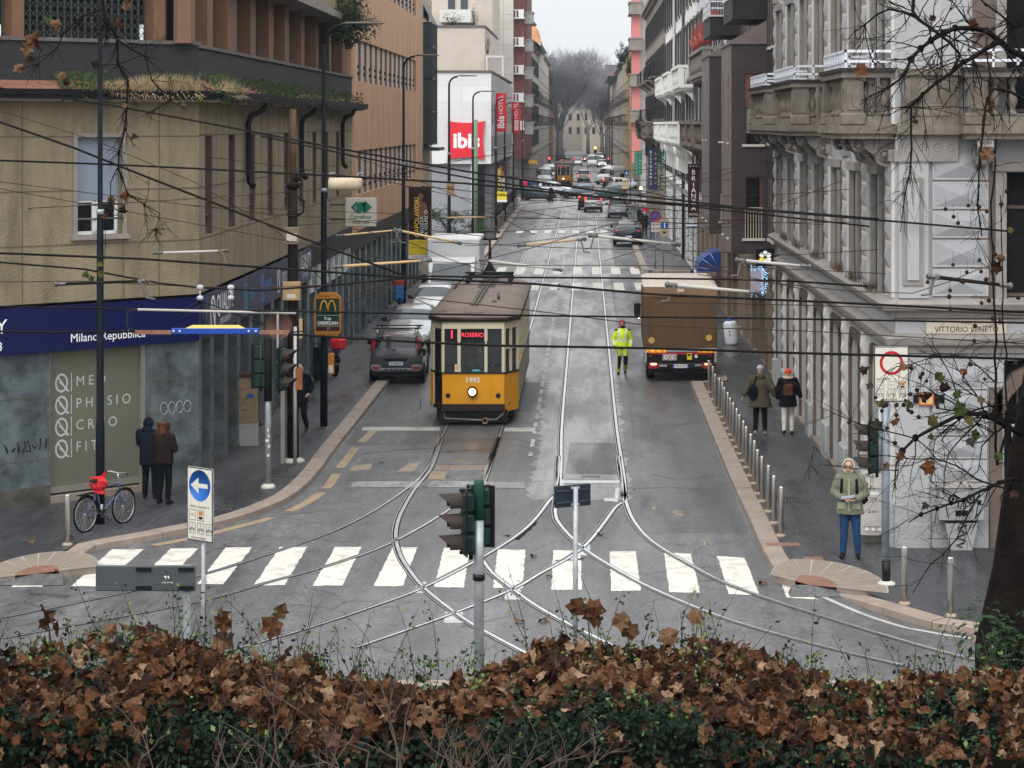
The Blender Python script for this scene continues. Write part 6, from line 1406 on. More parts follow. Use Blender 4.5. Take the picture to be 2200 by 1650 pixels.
	b=MB(mat('brass coupler disc',(.55,.42,.22),.4,metal=.4)); b.lathe([(.075,-.26),(.085,-.24),(.085,-.2)],16,(.32,0,.155),'y'); b.use(M_black); b.box(.29,.35,-.275,-.25,.12,.19); b.box(.25,.39,-.272,-.255,.145,.165); b.build('coupler',t)
	b=MB(M_tbr); b.lathe([(.10,-.12),(.135,-.11),(.14,-.05),(.12,0)],20,(-.02,0,.905),'y'); o=b.build('headlight',t); b=MB(mat('glowing headlamp',(1,.8,.6),.3,emit=7,ecol=(1,.72,.5))); b.lathe([(.03,-.15),(.08,-.135),(.095,-.115)],20,(-.02,0,.905),'y'); b.build('lens',o)
	for x in (-.67,.66): b=MB(M_dkgrey); b.lathe([(.02,-.06),(.05,-.05),(.065,-.02),(.065,0)],14,(x,0,.80),'y'); b.build('marker_lamp',t)
	b=MB(M_black); b.ell((-.02,-.004,.72),(.015,.006,.015),8,5); b.build('bolt',t)
	b=MB(mat('white enamel numerals',(.68,.66,.6),.4)); b.text('1993',.20,TX(-.02,-.006,1.20)@UP,bold=.022,squeeze=1.0); b.build('number_lettering',t)
	b=MB(M_black); b.box(-.33,.29,-.004,.05,2.27,2.56); b.use(M_led); b.text('ROSERIO',.155,TX(-.02,-.008,2.40)@UP,squeeze=.95); b.build('destination_sign',t)
	b=MB(M_black); b.box(-.765,-.42,-.004,.05,2.27,2.56); b.use(M_led); b.box(-.59,-.55,-.01,-.004,2.31,2.53); b.build('line_sign',t)
	b=MB(M_dkgrey)
	for x in (-.42,-.335,.3,.37): b.box(x-.012,x+.012,-.035,-.01,2.12,2.24)
	for a,c in ((-.76,-.42),(.375,.755)): b.box(a,c,-.015,.01,1.62,1.65)
	b.build('window_latch',t)
	if full:
		b=MB(mat('turquoise cloth',(.05,.32,.34),.6)); b.ell((.07,.06,1.44),(.13,.06,.05)); b.build('dashboard_cloth',t)
		b=MB(M_wp); b.box(-.49,-.43,-.012,-.008,1.43,1.62); b.use(M_haz); b.box(-.485,-.435,-.014,-.0125,1.49,1.57); b.build('notice',t)
	b=MB(M_tbr); P=[(o_,z) for o_,z in ((.05,2.76),(.07,2.80),(.06,2.86))]
	def rings(mb,prof,cap=True):
		vs=[];
		for o_,z in prof: vs+=[(x,y,z) for x,y in outline(o_)]
		k=len(prof); mb.add(vs,[(i*8+j,i*8+(j+1)%8,(i+1)*8+(j+1)%8,(i+1)*8+j) for i in range(k-1) for j in range(8)],True)
		if cap: mb.add(vs[-8:],[tuple(range(8))],False)
	rings(b,[(-.02,2.75),(.05,2.75),(.07,2.80),(.06,2.87),(.02,2.875)],False); b.build('roof_edge',t)
	b=MB(M_canvas); rings(b,[(.045,2.87),(-.06,2.95),(-.25,3.03),(-.5,3.09),(-.75,3.12)]); o=b.build('roof',t)
	b=MB(M_walkw);
	b.add([(-.26,.1,2.975),(.26,.1,2.975),(.26,.6,3.10),(-.26,.6,3.10),(-.26,12.8,3.135),(.26,12.8,3.135)],[(0,1,2,3),(3,2,5,4)]); b.use(M_cap)
	for sx in (-1,1): b.box(sx*.05-.02,sx*.05+.02,.7,12.5,3.13,3.17)
	for k in range(16): b.box(-.14,.14,.8+.75*k,.84+.75*k,3.135,3.155)
	b.build('roof_walkway',o)
	b=MB(M_iron); b.cyl(.55,3.2,3.05,3.33,.05,8,.02); b.box(.42,.54,2.1,2.25,3.05,3.16); b.tube([(-.95,.55,2.95),(-.75,.3,3.0),(-.45,.3,3.0)],.015,5); b.build('roof_fitting',o)
	pz=MB(M_black); y0=10.6
	for sx in (-1,1): pz.box(sx*.65-.04,sx*.65+.04,y0-.9,y0+.9,3.13,3.22); [pz.lathe([(.07,3.1),(.05,3.16),(.08,3.2),(.05,3.26)],8,(sx*.65,y0+d,0)) for d in (-.8,.8)]
	for d in (-.75,.75): pz.tube([(-.7,y0+d,3.3),(.7,y0+d,3.3)],.05,7)
	pz.box(-.75,.75,y0-.3,y0-.2,3.36,3.42); pz.prismy([(-.2,3.42),(.2,3.42),(.05,3.66),(-.05,3.66)],y0-.1,y0+.1); pz.tube([(0,y0,3.5),(0,y0,4.42)],[.06,.035],8); pz.tube([(-.24,y0,4.42),(.24,y0,4.42)],.035,7); pz.tube([(-.3,y0-.05,4.62),(-.22,y0,4.66),(.22,y0,4.66),(.3,y0-.05,4.62)],.035,7); pz.tube([(-.16,y0,4.42),(-.16,y0,4.66)],.02,5); pz.tube([(.16,y0,4.42),(.16,y0,4.66)],.02,5); pz.tube([(-.3,y0,3.3),(-.6,y0+.7,3.22)],.03,5); pz.tube([(.3,y0,3.3),(.6,y0+.7,3.22)],.03,5)
	pz.tube([(-.75,y0-.4,3.3),(-.95,y0-1.2,3.1),(-1.0,y0-2,3.0)],.03,5)
	pz.build('pantograph',t)
	for sx in (-1,1):
		b=MB(M_tbr); b.lathe([(.12,-.02),(.12,.02)],14,(sx*1.42,.85,1.85),'y'); b.tube([(sx*1.18,.9,2.0),(sx*1.42,.87,1.9)],.015,5); b.build('mirror',t) if sx<0 else None
	b=MB(M_haz); b.ell((1.2,1.0,1.72),(.03,.05,.05)); b.build('indicator_lamp',t)
	return t
tram=make_tram('yellow and cream vintage tram with a brown roof and lit headlamp at the stop line'); tram.location=(-3.0,61.7,0)
t2=copy_tree(tram); t2.location=(-2.95,300,0); t2['label']='distant yellow and cream tram coming down the street beyond the crossing cars';
tram['group']='vintage trams'; t2['group']='vintage trams'
def place(car,X,Y,rz,label=None,group=None): return dup(car,(X,Y,.0),rz,label,group)
FG='cars in the street traffic'
s1=make_car('suv',P_navy,'dark navy crossover parked tail toward us by the kerb of the far pavement',cat='car'); s1.location=(2.72,153.5,.05); s1.rotation_euler=(0,0,PI)
for ch in s1.children:
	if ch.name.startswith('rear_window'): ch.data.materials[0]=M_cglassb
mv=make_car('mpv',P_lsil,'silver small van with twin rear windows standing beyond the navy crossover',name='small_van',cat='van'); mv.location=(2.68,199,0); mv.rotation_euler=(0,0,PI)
h1=make_car('hatch',P_silv,'silver hatchback with lit brake lamps waiting at the cross street',lit_tail=True); h1.location=(.62,212,0); h1.rotation_euler=(0,0,PI)
h2=make_car('hatch',P_blk,'black hatchback with lit brake lamps queuing ahead of the silver one',lit_tail=True); h2.location=(.05,218,0); h2.rotation_euler=(0,0,PI)
x1=make_car('hatch',P_teal,'dark teal hatchback turning out of the cross street on the tree side'); x1.location=(-5.0,243,0); x1.rotation_euler=(0,0,PI/2)
x2=make_car('hatch',P_bgr,'blue grey hatchback crossing the street in the middle of the junction'); x2.location=(-1.0,250,0); x2.rotation_euler=(0,0,-PI/2)
x3=make_car('wagon',P_teal,'dark teal estate car crossing behind the waiting silver hatchback'); x3.location=(2.2,247,0); x3.rotation_euler=(0,0,-PI/2)
x4=make_car('wagon',P_silv,'silver estate car nosing across the junction in front of the distant tram'); x4.location=(-3.3,262,0); x4.rotation_euler=(0,0,PI/2-.3)
van=make_car('van',P_white,'white delivery van parked beside the distant tram, the farther of two',name='delivery_van',cat='van',lit_head=False); van.location=(-5.2,322,0)
v2=dup(van,(-5.4,302,0),0,'white delivery van in front of the other one beside the distant tram')
v3=make_car('mpv',P_lsil,'silver van driving away in the middle of the street past the junction',name='small_van',cat='van',lit_tail=True); v3.location=(-.4,318,0); v3.rotation_euler=(0,0,PI)
v4=dup(van,(3.2,308,0),-.5,'white delivery van angled toward the far pavement past the junction')
c5=dup(h2,(2.8,286,0),PI,'black hatchback parked behind the angled white van'); c6=dup(c3,(4.6,281,0),PI/2+.3,'white compact car emerging by the beige box past the junction')
c7=dup(van,(1.1,428,0),0,'white van heading toward us in the distant queue'); c8=make_car('hatch',P_white,'white car with bright headlamps leading the distant queue',lit_head=True); c8.location=(2.9,424,0)
c9=make_car('hatch',P_red,'red hatchback in the distant queue behind the white van',lit_head=True); c9.location=(.2,484,0)
c10=dup(c9,(-2.6,452,0),0,'red car standing lower in the distant queue near the bare tree'); c11=dup(h1,(-1.6,440,0),0,'silver car in the distant queue next to the red one'); c12=dup(c8,(3.0,520,0),0,'small white car far behind the distant queue'); c13=dup(x2,(1.9,470,0),0,'blue grey car between the white van and the far cars'); c14=dup(h1,(-3.6,430,0),.2,'silver car parked beneath the big bare tree')
for k,(X,Y) in enumerate([(-5.5,345),(-5.5,360),(-5.6,380),(3.6,345),(3.7,365)]): dup([c3,h1,x2,x1,c3][k],(X,Y,0),0,['white compact car parked under the bare tree row, second from the vans','silver hatchback parked along the tree side kerb','blue grey hatchback parked along the tree side kerb near the trunk','dark teal hatchback parked along the far pavement past the white van','white compact car parked farther along the far pavement'][k])
# ================================================================ people
M_skin=mat('skin',(.40,.245,.18),.55,var=.08,scale=12); M_skin2=mat('tan skin',(.30,.175,.12),.55,var=.08,scale=12); M_hairb=mat('dark hair',(.02,.014,.011),.6,var=.3,scale=30); M_curly=mat('curly reddish brown hair',(.085,.035,.022),.6,var=.4,scale=25,bump=.6,bscale=30)
M_shoe=mat('black shoe leather',(.014,.014,.015),.45); M_eye=mat('dark eye',(.015,.012,.01),.3); M_lip=mat('lips',(.28,.11,.09),.5)
def cloth(name,col,**k): return mat('cloth '+name,col,.85,var=.18,scale=7,bump=.35,bscale=16,**k)
def remesh(mb,voxel,smooth=3):
	me=bpy.data.meshes.new('tmp'); me.from_pydata([tuple(v) for v in mb.v],[],mb.f); o=bpy.data.objects.new('tmp',me); C.objects.link(o)
	m=o.modifiers.new('r','REMESH'); m.mode='VOXEL'; m.voxel_size=voxel
	s=o.modifiers.new('s','SMOOTH'); s.iterations=smooth; s.factor=.5
	dg=bpy.context.evaluated_depsgraph_get(); r=bpy.data.meshes.new_from_object(o.evaluated_get(dg)); bpy.data.objects.remove(o)
	vs=[v.co.copy() for v in r.vertices]; fs=[tuple(p.vertices) for p in r.polygons]; bpy.data.meshes.remove(r); return vs,fs
def hand(mb,w,d,side,m,curl=.5,thumb=None):
	"""five fingered hand at wrist w pointing along d"""
	mb.use(m); d=Vector(d).normalized(); s=Vector(side); s=(s-d*s.dot(d)).normalized(); n=d.cross(s); w=Vector(w)
	B=Matrix((s,n,d)).transposed(); mb.ell(w+d*.045,(.04,.016,.052),8,6,B)
	for k,(o,L,r) in enumerate(((-.028,.066,.0075),(-.010,.078,.0085),(.010,.074,.008),(.028,.06,.0072))):
		b=w+d*.085+s*o; p=[b]; dd=d.copy()
		for j in range(3):
			dd=(dd+n*curl*.55).normalized(); p.append(p[-1]+dd*L/3)
		mb.tube(p,[r,r*.95,r*.85,r*.6],6)
	b=w+d*.025-s*.03; mb.tube([b,b+(d*.6-s*.8).normalized()*.03,b+(d*.6-s*.8).normalized()*.03+(d+n*.3).normalized()*.032],[.011,.0095,.006],6)
def person(label,P,loc,rz,h=1.75,parent_kw=None,group=None,detail=True,name='person'):
	k=h/1.75; root=thing(name,label,'person',loc,rz,group)
	g=lambda n,d: Vector(P.get(n,d))
	hipL,hipR=g('hipL',(-.09,0,.93)),g('hipR',(.09,0,.93)); knL,knR=g('kneeL',(-.10,-.02,.5)),g('kneeR',(.10,-.02,.5)); anL,anR=g('ankL',(-.11,.0,.09)),g('ankR',(.11,.0,.09))
	toeL,toeR=g('toeL',anL+Vector((-.03,-.17,-.055))),g('toeR',anR+Vector((.03,-.17,-.055)))
	ch=g('chest',(0,0,1.27)); nk=g('neck',(0,.0,1.49)); hd=g('head',(0,-.025,1.635)); shL,shR=g('shL',(-.18,0,1.42)),g('shR',(.18,0,1.42)); elL,elR=g('elL',(-.25,.03,1.14)),g('elR',(.25,.03,1.14)); wrL,wrR=g('wrL',(-.26,-.06,.90)),g('wrR',(.26,-.06,.90))
	pel=(hipL+hipR)/2+Vector((0,0,.05))
	b=MB(M_skin)
	b.ell(pel,(.165,.115,.13)); b.ell((pel+ch)/2,(.145,.105,.2)); b.ell(ch,(.17,.115,.19)); b.ell(ch+(nk-ch)*.55,(.17,.095,.10)); b.tube([ch,nk,hd],[.09,.06,.055],10)
	b.ell(hd+Vector((0,.012,.018)),(.077,.096,.10),14,10); b.ell(hd+Vector((0,-.03,-.05)),(.056,.062,.062),12,8); b.ell(hd+Vector((0,-.095,-.018)),(.013,.018,.022),6,5)
	for s_ in (-1,1): b.ell(hd+Vector((s_*.078,.01,-.01)),(.012,.02,.03),6,5)
	for s,e,w in ((shL,elL,wrL),(shR,elR,wrR)): b.ell(s,(.062,.062,.062)); b.tube([ch.lerp(s,.7),s,e,w],[.07,.058,.043,.030],10)
	for hp,kn,an,toe in ((hipL,knL,anL,toeL),(hipR,knR,anR,toeR)):
		b.tube([hp+Vector((0,0,.03)),hp.lerp(kn,.4),kn,kn.lerp(an,.4),an],[.104,.094,.074,.07,.058],12); b.tube([an+Vector((0,.05,-.045)),an+Vector((0,0,-.04)),an.lerp(toe,.6)+Vector((0,0,-.01)),toe],[.042,.048,.045,.034],10)
	vs,fs=remesh(b,.017)
	tro,skin,sho,top=P.get('trousers'),P.get('skin',M_skin),P.get('shoes',M_shoe),P.get('top')
	def seg(p,a,c):
		ab=c-a; t=max(0,min(1,(p-a).dot(ab)/ab.length_squared)); return (p-a-ab*t).length
	o=MB(skin); idx={}
	for m in (skin,tro,sho,top,P.get('knee',tro)): o.use(m)
	ov=[v*k for v in vs]; o.v=[v for v in ov]
	for f in fs:
		c=sum((vs[i] for i in f),Vector((0,0,0)))/len(f)
		d=[(min(seg(c,hipL,knL),seg(c,knL,anL),seg(c,hipR,knR),seg(c,knR,anR)),tro),(min(seg(c,anL+Vector((0,.05,-.04)),toeL),seg(c,anR+Vector((0,.05,-.04)),toeR))-.005,sho),(seg(c,pel,ch)-.09,top),(min(seg(c,shL,elL),seg(c,shR,elR),seg(c,elL,wrL),seg(c,elR,wrR))-.015,top),(seg(c,nk+Vector((0,0,.02)),hd)-.04,skin)]
		m=min(d,key=lambda q:q[0])[1]
		if m is tro and P.get('knee') and (abs((c-knL).length)<.13 or abs((c-knR).length)<.13 or c.z<.62) and c.y<(knL.y+knR.y)/2+.02 and c.z>.16: m=P['knee']
		if m is top and c.z<pel.z+.02: m=tro
		o.f.append(list(f)); o.mi.append(o.mats.index(m)); o.sm.append(True)
	o.M=Matrix.Scale(k,4)
	hd_n=P.get('handside',1)
	for e,w,sgn in ((elL,wrL,-1),(elR,wrR,1)):
		dr=P.get('handL' if sgn<0 else 'handR'); dr=Vector(dr) if dr else (w-e)
		hand(o,w-(w-e).normalized()*.012,dr,(0,-1,0) if abs(dr.normalized().y)<.8 else (sgn*-1,0,0),skin if not P.get('gloves') else P['gloves'],P.get('curl',.45))
	if P.get('face',True):
		o.use(M_eye)
		for s_ in (-1,1): o.ell(hd+Vector((s_*.03,-.083,.012)),(.011,.008,.007),6,4)
		o.use(M_hairb); [o.ell(hd+Vector((s_*.031,-.087,.03)),(.018,.006,.004),6,4) for s_ in (-1,1)]
		o.use(M_lip); o.ell(hd+Vector((0,-.088,-.058)),(.022,.008,.007),8,4)
	o.build('body',root)
	def shell(prims,m,nm,vox=.02,sm=4,colf=None):
		q=MB(m); prims(q); v,f=remesh(q,vox,sm); r=MB(m); r.v=[x*k for x in v]
		for ff in f:
			mm=m
			if colf:
				c=sum((v[i] for i in ff),Vector((0,0,0)))/len(ff); mm=colf(c) or m
			r.use(mm); r.f.append(list(ff)); r.mi.append(r.cur); r.sm.append(True)
		return r.build(nm,root)
	jk=P.get('jacket')
	if jk:
		hem=jk.get('hem',.86); bulk=jk.get('bulk',1.0)
		def prims(q):
			zc=ch.z; bot=Vector((pel.x,pel.y,hem));
			q.tube([bot,bot.lerp(pel,.55),pel.lerp(ch,.45),ch,ch.lerp(nk,.55),nk-Vector((0,0,.02))],[.0]*6,4) if False else None
			n=16; sec=[(bot,.20*jk.get('flare',1),.15*jk.get('flare',1)),(bot+Vector((0,0,.02)),.20*jk.get('flare',1),.15*jk.get('flare',1)),(pel.lerp(ch,.1) if hem<pel.z else bot+Vector((0,0,.05)),.188,.145),(pel.lerp(ch,.6),.185,.14),(ch,.20,.145),(ch.lerp(nk,.45),.205,.13),(ch.lerp(nk,.8),.13,.10),(nk+Vector((0,0,.02)),.085,.085)]
			vv=[]; ff=[]
			for c,a,bb in sec:
				for j in range(n):
					t=2*PI*j/n; vv.append((c.x+a*bulk*math.cos(t),c.y+bb*bulk*math.sin(t),c.z))
			for i in range(len(sec)-1):
				for j in range(n): ff.append((i*n+j,i*n+(j+1)%n,(i+1)*n+(j+1)%n,(i+1)*n+j))
			ff.append(tuple(range(n))[::-1]); ff.append(tuple((len(sec)-1)*n+j for j in range(n))); q.add(vv,ff)
			for s,e,w in ((shL,elL,wrL),(shR,elR,wrR)):
				q.ell(s,(.085*bulk,.085*bulk,.08)); q.tube([ch.lerp(s,.6),s,s.lerp(e,.5),e,e.lerp(w,.5),w-(w-e).normalized()*.02],[.09*bulk,.085*bulk,.078*bulk,.07*bulk,.062*bulk,.052*bulk],12)
			for c,r in jk.get('extra',[]): q.ell(c,r)
		shell(prims,jk['m'],'jacket',.019,3,jk.get('colf'))
	for nm,m,prims,vox in P.get('extras',[]): shell(prims,m,nm,vox,3)
	for fn in P.get('raw',[]):
		q=MB(M_black,M=Matrix.Scale(k,4)); nm=fn(q,dict(hd=hd,ch=ch,pel=pel,wrL=wrL,wrR=wrR,shL=shL,shR=shR,nk=nk)); q.build(nm,root)
	return root
M_hv=cloth('hi vis yellow',(.56,.72,.03),spec=.3); M_hvd=cloth('hi vis trousers olive',(.32,.42,.06)); M_refl=mat('reflective tape',(.52,.54,.56),.4); M_navyc=cloth('dark navy',(.016,.018,.03)); M_beanr=cloth('dark red knit',(.28,.03,.045)); M_beard=M_hairb
def hvcol(c):
	if c.z>1.37 and abs(c.x)>.17 and c.z>1.43: return M_navyc
	if 1.10<c.z<1.155 and abs(c.x)<.22: return M_refl
	if .99<c.z<1.03 and abs(c.x)>.2 or 1.08<c.z<1.12 and abs(c.x)>.225: return M_refl
	if abs(abs(c.x)-.115)<.026 and c.z>1.15 and c.y<0: return M_refl
	return None
def beanie(m,up=0.0,fur=None):
	def f(q,J):
		q.use(m); h=J['hd']; q.ell(h+Vector((0,.012,.045+up)),(.088,.107,.085),16,10); q.lathe([(.094,-.015),(.098,.0),(.094,.02)],18,(h.x,h.y+.012,h.z+.045+up)); return 'knit_hat'
	return f
def beardf(q,J):
	q.use(M_hairb); h=J['hd']; q.ell(h+Vector((0,-.045,-.068)),(.058,.052,.055),12,8); q.ell(h+Vector((0,-.088,-.042)),(.03,.012,.009),8,5); return 'beard'
p=person('bearded person in a yellow hi-vis jacket and dark red hood walking beside the tarpaulin lorry',dict(trousers=M_hvd,knee=M_navyc,top=M_hv,shoes=M_shoe,skin=M_skin2,jacket=dict(m=M_hv,hem=.86,bulk=1.08,colf=hvcol),
 kneeL=(-.10,-.05,.5),ankL=(-.13,-.02,.09),kneeR=(.10,-.16,.51),ankR=(.10,.13,.14),elL=(-.29,.02,1.14),wrL=(-.24,-.12,.92),elR=(.30,.04,1.13),wrR=(.27,-.05,.88),toeR=(.11,.0,.035),
 raw=[beardf,lambda q,J:(q.use(M_beanr),q.ell(J['hd']+Vector((0,.03,.02)),(.102,.105,.125),16,12),q.ell(J['nk']+Vector((0,.03,.03)),(.12,.10,.07),14,8),'hood')[-1]]),G(1337,805,0),rad(4),1.72)
for ch in p.children:
	if ch.name.startswith('hood'): ch.location=(0,.035,.012)
M_olive=cloth('olive brown parka',(.075,.062,.042)); M_dark=cloth('black trousers',(.012,.012,.014)); M_blackj=cloth('black coat',(.012,.013,.017)); M_fur=mat('pale fur trim',(.42,.33,.24),.9,var=.3,scale=25,bump=.8,bscale=60); M_cream_t=cloth('cream trousers',(.46,.43,.39)); M_bag=mat('brown leather backpack',(.085,.032,.022),.5,var=.2,scale=5); M_bagk=cloth('black shoulder bag',(.014,.016,.022)); M_greyk=cloth('grey knit hat',(.30,.31,.33)); M_redk=cloth('red knit hat',(.52,.055,.03))
person('person in an olive brown parka and grey knit hat walking away beside the stuccoed wall',dict(trousers=M_dark,top=M_olive,shoes=mat('tan shoe',(.25,.2,.15),.6),skin=M_skin,face=False,jacket=dict(m=M_olive,hem=.70,bulk=1.22,flare=1.25),head=(-.01,-.05,1.61),neck=(0,-.01,1.48),
 kneeL=(-.11,-.05,.5),ankL=(-.12,.02,.09),kneeR=(.10,.02,.5),ankR=(.13,.14,.12),toeR=(.14,.0,.03),elL=(-.30,.10,1.17),wrL=(-.36,.04,.95),elR=(.30,.02,1.16),wrR=(.42,-.02,.95),
 raw=[beanie(M_greyk),lambda q,J:(q.use(M_olive),q.ell(J['nk']+Vector((0,.09,-.03)),(.13,.08,.10),14,8),'hood')[-1],
 lambda q,J:(q.use(M_bagk),q.ell((.19,.17,1.08),(.13,.08,.2),12,8),q.tube([(.17,.15,1.25),(.10,.13,1.46),(.05,-.12,1.42)],.022,6),'shoulder_bag')[-1]]),G(1633,934,.124),rad(180),1.78)
person('person in a black fur trimmed coat and red hat with a brown leather backpack',dict(trousers=M_cream_t,top=M_blackj,shoes=M_shoe,face=False,jacket=dict(m=M_blackj,hem=.74,bulk=1.1,flare=1.12),head=(0,-.03,1.60),
 kneeL=(-.10,-.12,.5),ankL=(-.10,-.02,.09),kneeR=(.10,.03,.49),ankR=(.11,.14,.13),toeR=(.12,.0,.035),elL=(-.27,.04,1.15),wrL=(-.34,.0,.95),elR=(.27,.03,1.15),wrR=(.27,-.08,.92),
 raw=[beanie(M_redk),lambda q,J:(q.use(M_fur),q.lathe([(.10,-.03),(.135,-.02),(.145,.02),(.12,.045),(.09,.03)],18,(0,.04,1.49)),'fur_collar')[-1],
 lambda q,J:(q.use(M_bag),q.bbox(-.13,.13,.14,.27,1.02,1.36,.05),q.bbox(-.10,.10,.26,.30,1.05,1.18,.02),[q.tube([(s*.08,.15,1.36),(s*.11,.0,1.50),(s*.12,-.14,1.38)],.018,6) for s in (-1,1)],'backpack')[-1]]),G(1693,934,.124),rad(180),1.70)
M_sage=cloth('sage green parka',(.125,.13,.088)); M_jean=cloth('blue jeans',(.014,.042,.10)); M_sage2=mat('cream hood lining',(.40,.36,.28),.9,bump=.6,bscale=50)
def runner(q,J):
	q.use(M_bagk); q.bbox(-.02 if 0 else .05,.30,.13,.28,.93,1.36,.06); [q.tube([(s*.13,.10,1.44),(s*.13,-.12,1.40),(s*.14,-.16,1.2),(s*.17,-.05,1.02)],.026,6) for s in (-1,1)]; return 'backpack'
def hoodf(m,fur):
	def f(q,J):
		q.use(m); h=J['hd']; q.ell(h+Vector((0,.045,.025)),(.108,.095,.125),16,12); q.ell(J['nk']+Vector((0,.03,.01)),(.12,.10,.07),14,8); q.use(fur)
		for k in range(22):
			a=2*PI*k/22; q.ell(h+Vector((math.cos(a)*.098,-.028,.01+math.sin(a)*.118)),(.022,.024,.022),6,5)
		return 'hood'
	return f
person('person in a sage green hooded parka and jeans holding a leaflet by the cabinet',dict(trousers=M_jean,top=M_sage,shoes=mat('dark trainer',(.02,.022,.028),.5),skin=M_skin,jacket=dict(m=M_sage,hem=.79,bulk=1.17,flare=1.08),
 head=(-.02,-.035,1.63),kneeL=(-.10,-.03,.5),kneeR=(.12,-.03,.5),ankL=(-.12,0,.09),ankR=(.14,.02,.09),elL=(-.28,-.02,1.16),wrL=(-.10,-.24,1.08),elR=(.28,-.02,1.15),wrR=(.10,-.25,1.06),handL=(.6,-.5,.0),handR=(-.6,-.5,.0),curl=.6,
 raw=[hoodf(M_sage,M_sage2),runner,lambda q,J:(q.use(mat('grey leaflet',(.20,.21,.25),.5)),q.add([(-.14,-.30,1.09),(.10,-.33,1.13),(.12,-.28,1.17),(-.12,-.25,1.13),(-.14,-.30,1.083),(.10,-.33,1.123),(.12,-.28,1.163),(-.12,-.25,1.123)],[(0,1,2,3),(7,6,5,4)]),'leaflet')[-1],
 lambda q,J:(q.use(mat('parka trim',(.23,.24,.17),.85)),q.box(-.02,.02,-.182,-.16,.82,1.42),[q.box(s*.13-.07,s*.13+.07,-.172,-.14,.90,1.02) for s in (-1,1)],'placket')[-1]]),G(1826,1199,.124),rad(-12),1.79)
M_dbl=cloth('navy padded jacket',(.010,.014,.028)); M_brj=cloth('dark brown padded jacket',(.028,.018,.018))
def padded(m):
	return None
def curly(q,J):
	q.use(M_curly); h=J['hd']; rr=random.Random(4); q.ell(h+Vector((0,.04,.0)),(.105,.10,.125),14,10); q.ell(h+Vector((0,.07,-.14)),(.13,.075,.15),14,10)
	for k in range(170):
		a=rr.uniform(-.3,PI+.3); z=rr.uniform(-.30,.12); r_=.10+.045*rr.random()+(.03 if z<-.05 else 0)
		c=h+Vector((math.cos(a)*r_*1.05,.03+math.sin(a)*r_*.8,z)); pts=[c+Vector((math.cos(t)*.018,math.sin(t)*.018,-t*.006)) for t in (0,1.2,2.4,3.6,4.8,6)]; q.tube(pts,.009,4)
	return 'hair'
person('person with long curly reddish hair in a brown padded jacket looking at a phone',dict(trousers=M_dark,top=M_brj,shoes=M_shoe,face=False,jacket=dict(m=M_brj,hem=.86,bulk=1.12),head=(.02,-.06,1.61),
 kneeL=(-.10,-.03,.5),kneeR=(.10,-.03,.5),ankL=(-.11,.02,.09),ankR=(.12,.0,.09),elL=(-.26,-.02,1.16),wrL=(-.02,-.26,1.12),elR=(.26,-.02,1.16),wrR=(.14,-.27,1.14),handL=(.5,-.6,.1),handR=(-.3,-.7,.1),
 raw=[curly,lambda q,J:(q.use(M_black),q.box(.02,.095,-.40,-.385,1.12,1.26),q.use(mat('phone glow',(.7,.75,.8),.3,emit=.6)),q.box(.026,.089,-.385,-.383,1.13,1.25),'phone')[-1],
 lambda q,J:(q.use(M_bagk),q.tube([(.10,.02,1.02),(.20,.10,.9),(.21,.1,.78)],.012,5),'strap')[-1]]),G(352,1083,.124),rad(158),1.72)
person('person in a navy padded hooded coat bending toward the one with curly hair',dict(trousers=M_dark,top=M_dbl,shoes=M_shoe,face=False,jacket=dict(m=M_dbl,hem=.72,bulk=1.15),chest=(.05,-.06,1.25),neck=(.08,-.12,1.45),head=(.10,-.20,1.56),shL=(-.11,-.07,1.39),shR=(.24,-.08,1.39),elL=(-.22,-.05,1.12),elR=(.28,-.2,1.15),wrL=(-.12,-.22,1.0),wrR=(.16,-.32,1.1),
 kneeL=(-.10,-.03,.5),kneeR=(.10,-.03,.5),raw=[lambda q,J:(q.use(M_dbl),q.ell(J['hd']+Vector((-.02,.03,.02)),(.115,.115,.13),16,12),q.ell(J['nk']+Vector((0,.06,0)),(.13,.09,.08),12,8),'hood')[-1]]),G(322,1072,.124),rad(175),1.74)
person('person in a navy coat and dark trousers striding toward the crossing past the bus stop',dict(trousers=M_navyc,top=M_dbl,shoes=M_shoe,jacket=dict(m=M_dbl,hem=.78,bulk=1.08),kneeL=(-.09,-.16,.52),ankL=(-.10,-.10,.09),kneeR=(.09,-.02,.49),ankR=(.10,.20,.15),toeR=(.11,.06,.04),elL=(-.27,-.02,1.14),wrL=(-.10,-.27,1.14),elR=(.27,.05,1.14),wrR=(.24,-.16,1.02),handL=(.5,-.4,.2),
 raw=[lambda q,J:(q.use(M_hairb),q.ell(J['hd']+Vector((0,.03,.035)),(.086,.085,.09),14,10),'hair')[-1],lambda q,J:(q.use(M_black),[q.tube([(s*.055,-.10,J['hd'].z+.012),(s*.012,-.108,J['hd'].z+.012)],.004,4) for s in (-1,1)],'glasses')[-1]]),G(646,931,.124),rad(-10),1.78)
person('seated tram driver in a dark uniform and glasses behind the windscreen',dict(trousers=M_dark,top=M_navyc,shoes=M_shoe,hipL=(-.09,.1,.6),hipR=(.09,.1,.6),kneeL=(-.13,-.32,.6),kneeR=(.13,-.32,.6),ankL=(-.13,-.3,.2),ankR=(.13,-.3,.2),chest=(0,.05,.95),neck=(0,.04,1.17),head=(0,.01,1.31),shL=(-.18,.05,1.10),shR=(.18,.05,1.10),elL=(-.25,-.08,.88),elR=(.27,-.08,.88),wrL=(-.2,-.32,.92),wrR=(.34,-.34,.95),jacket=dict(m=M_navyc,hem=.56,bulk=1.05),
 raw=[lambda q,J:(q.use(M_hairb),q.ell(J['hd']+Vector((0,.03,.035)),(.084,.085,.085),14,10),'hair')[-1]]),(-2.85,62.35,.62),0,1.75)
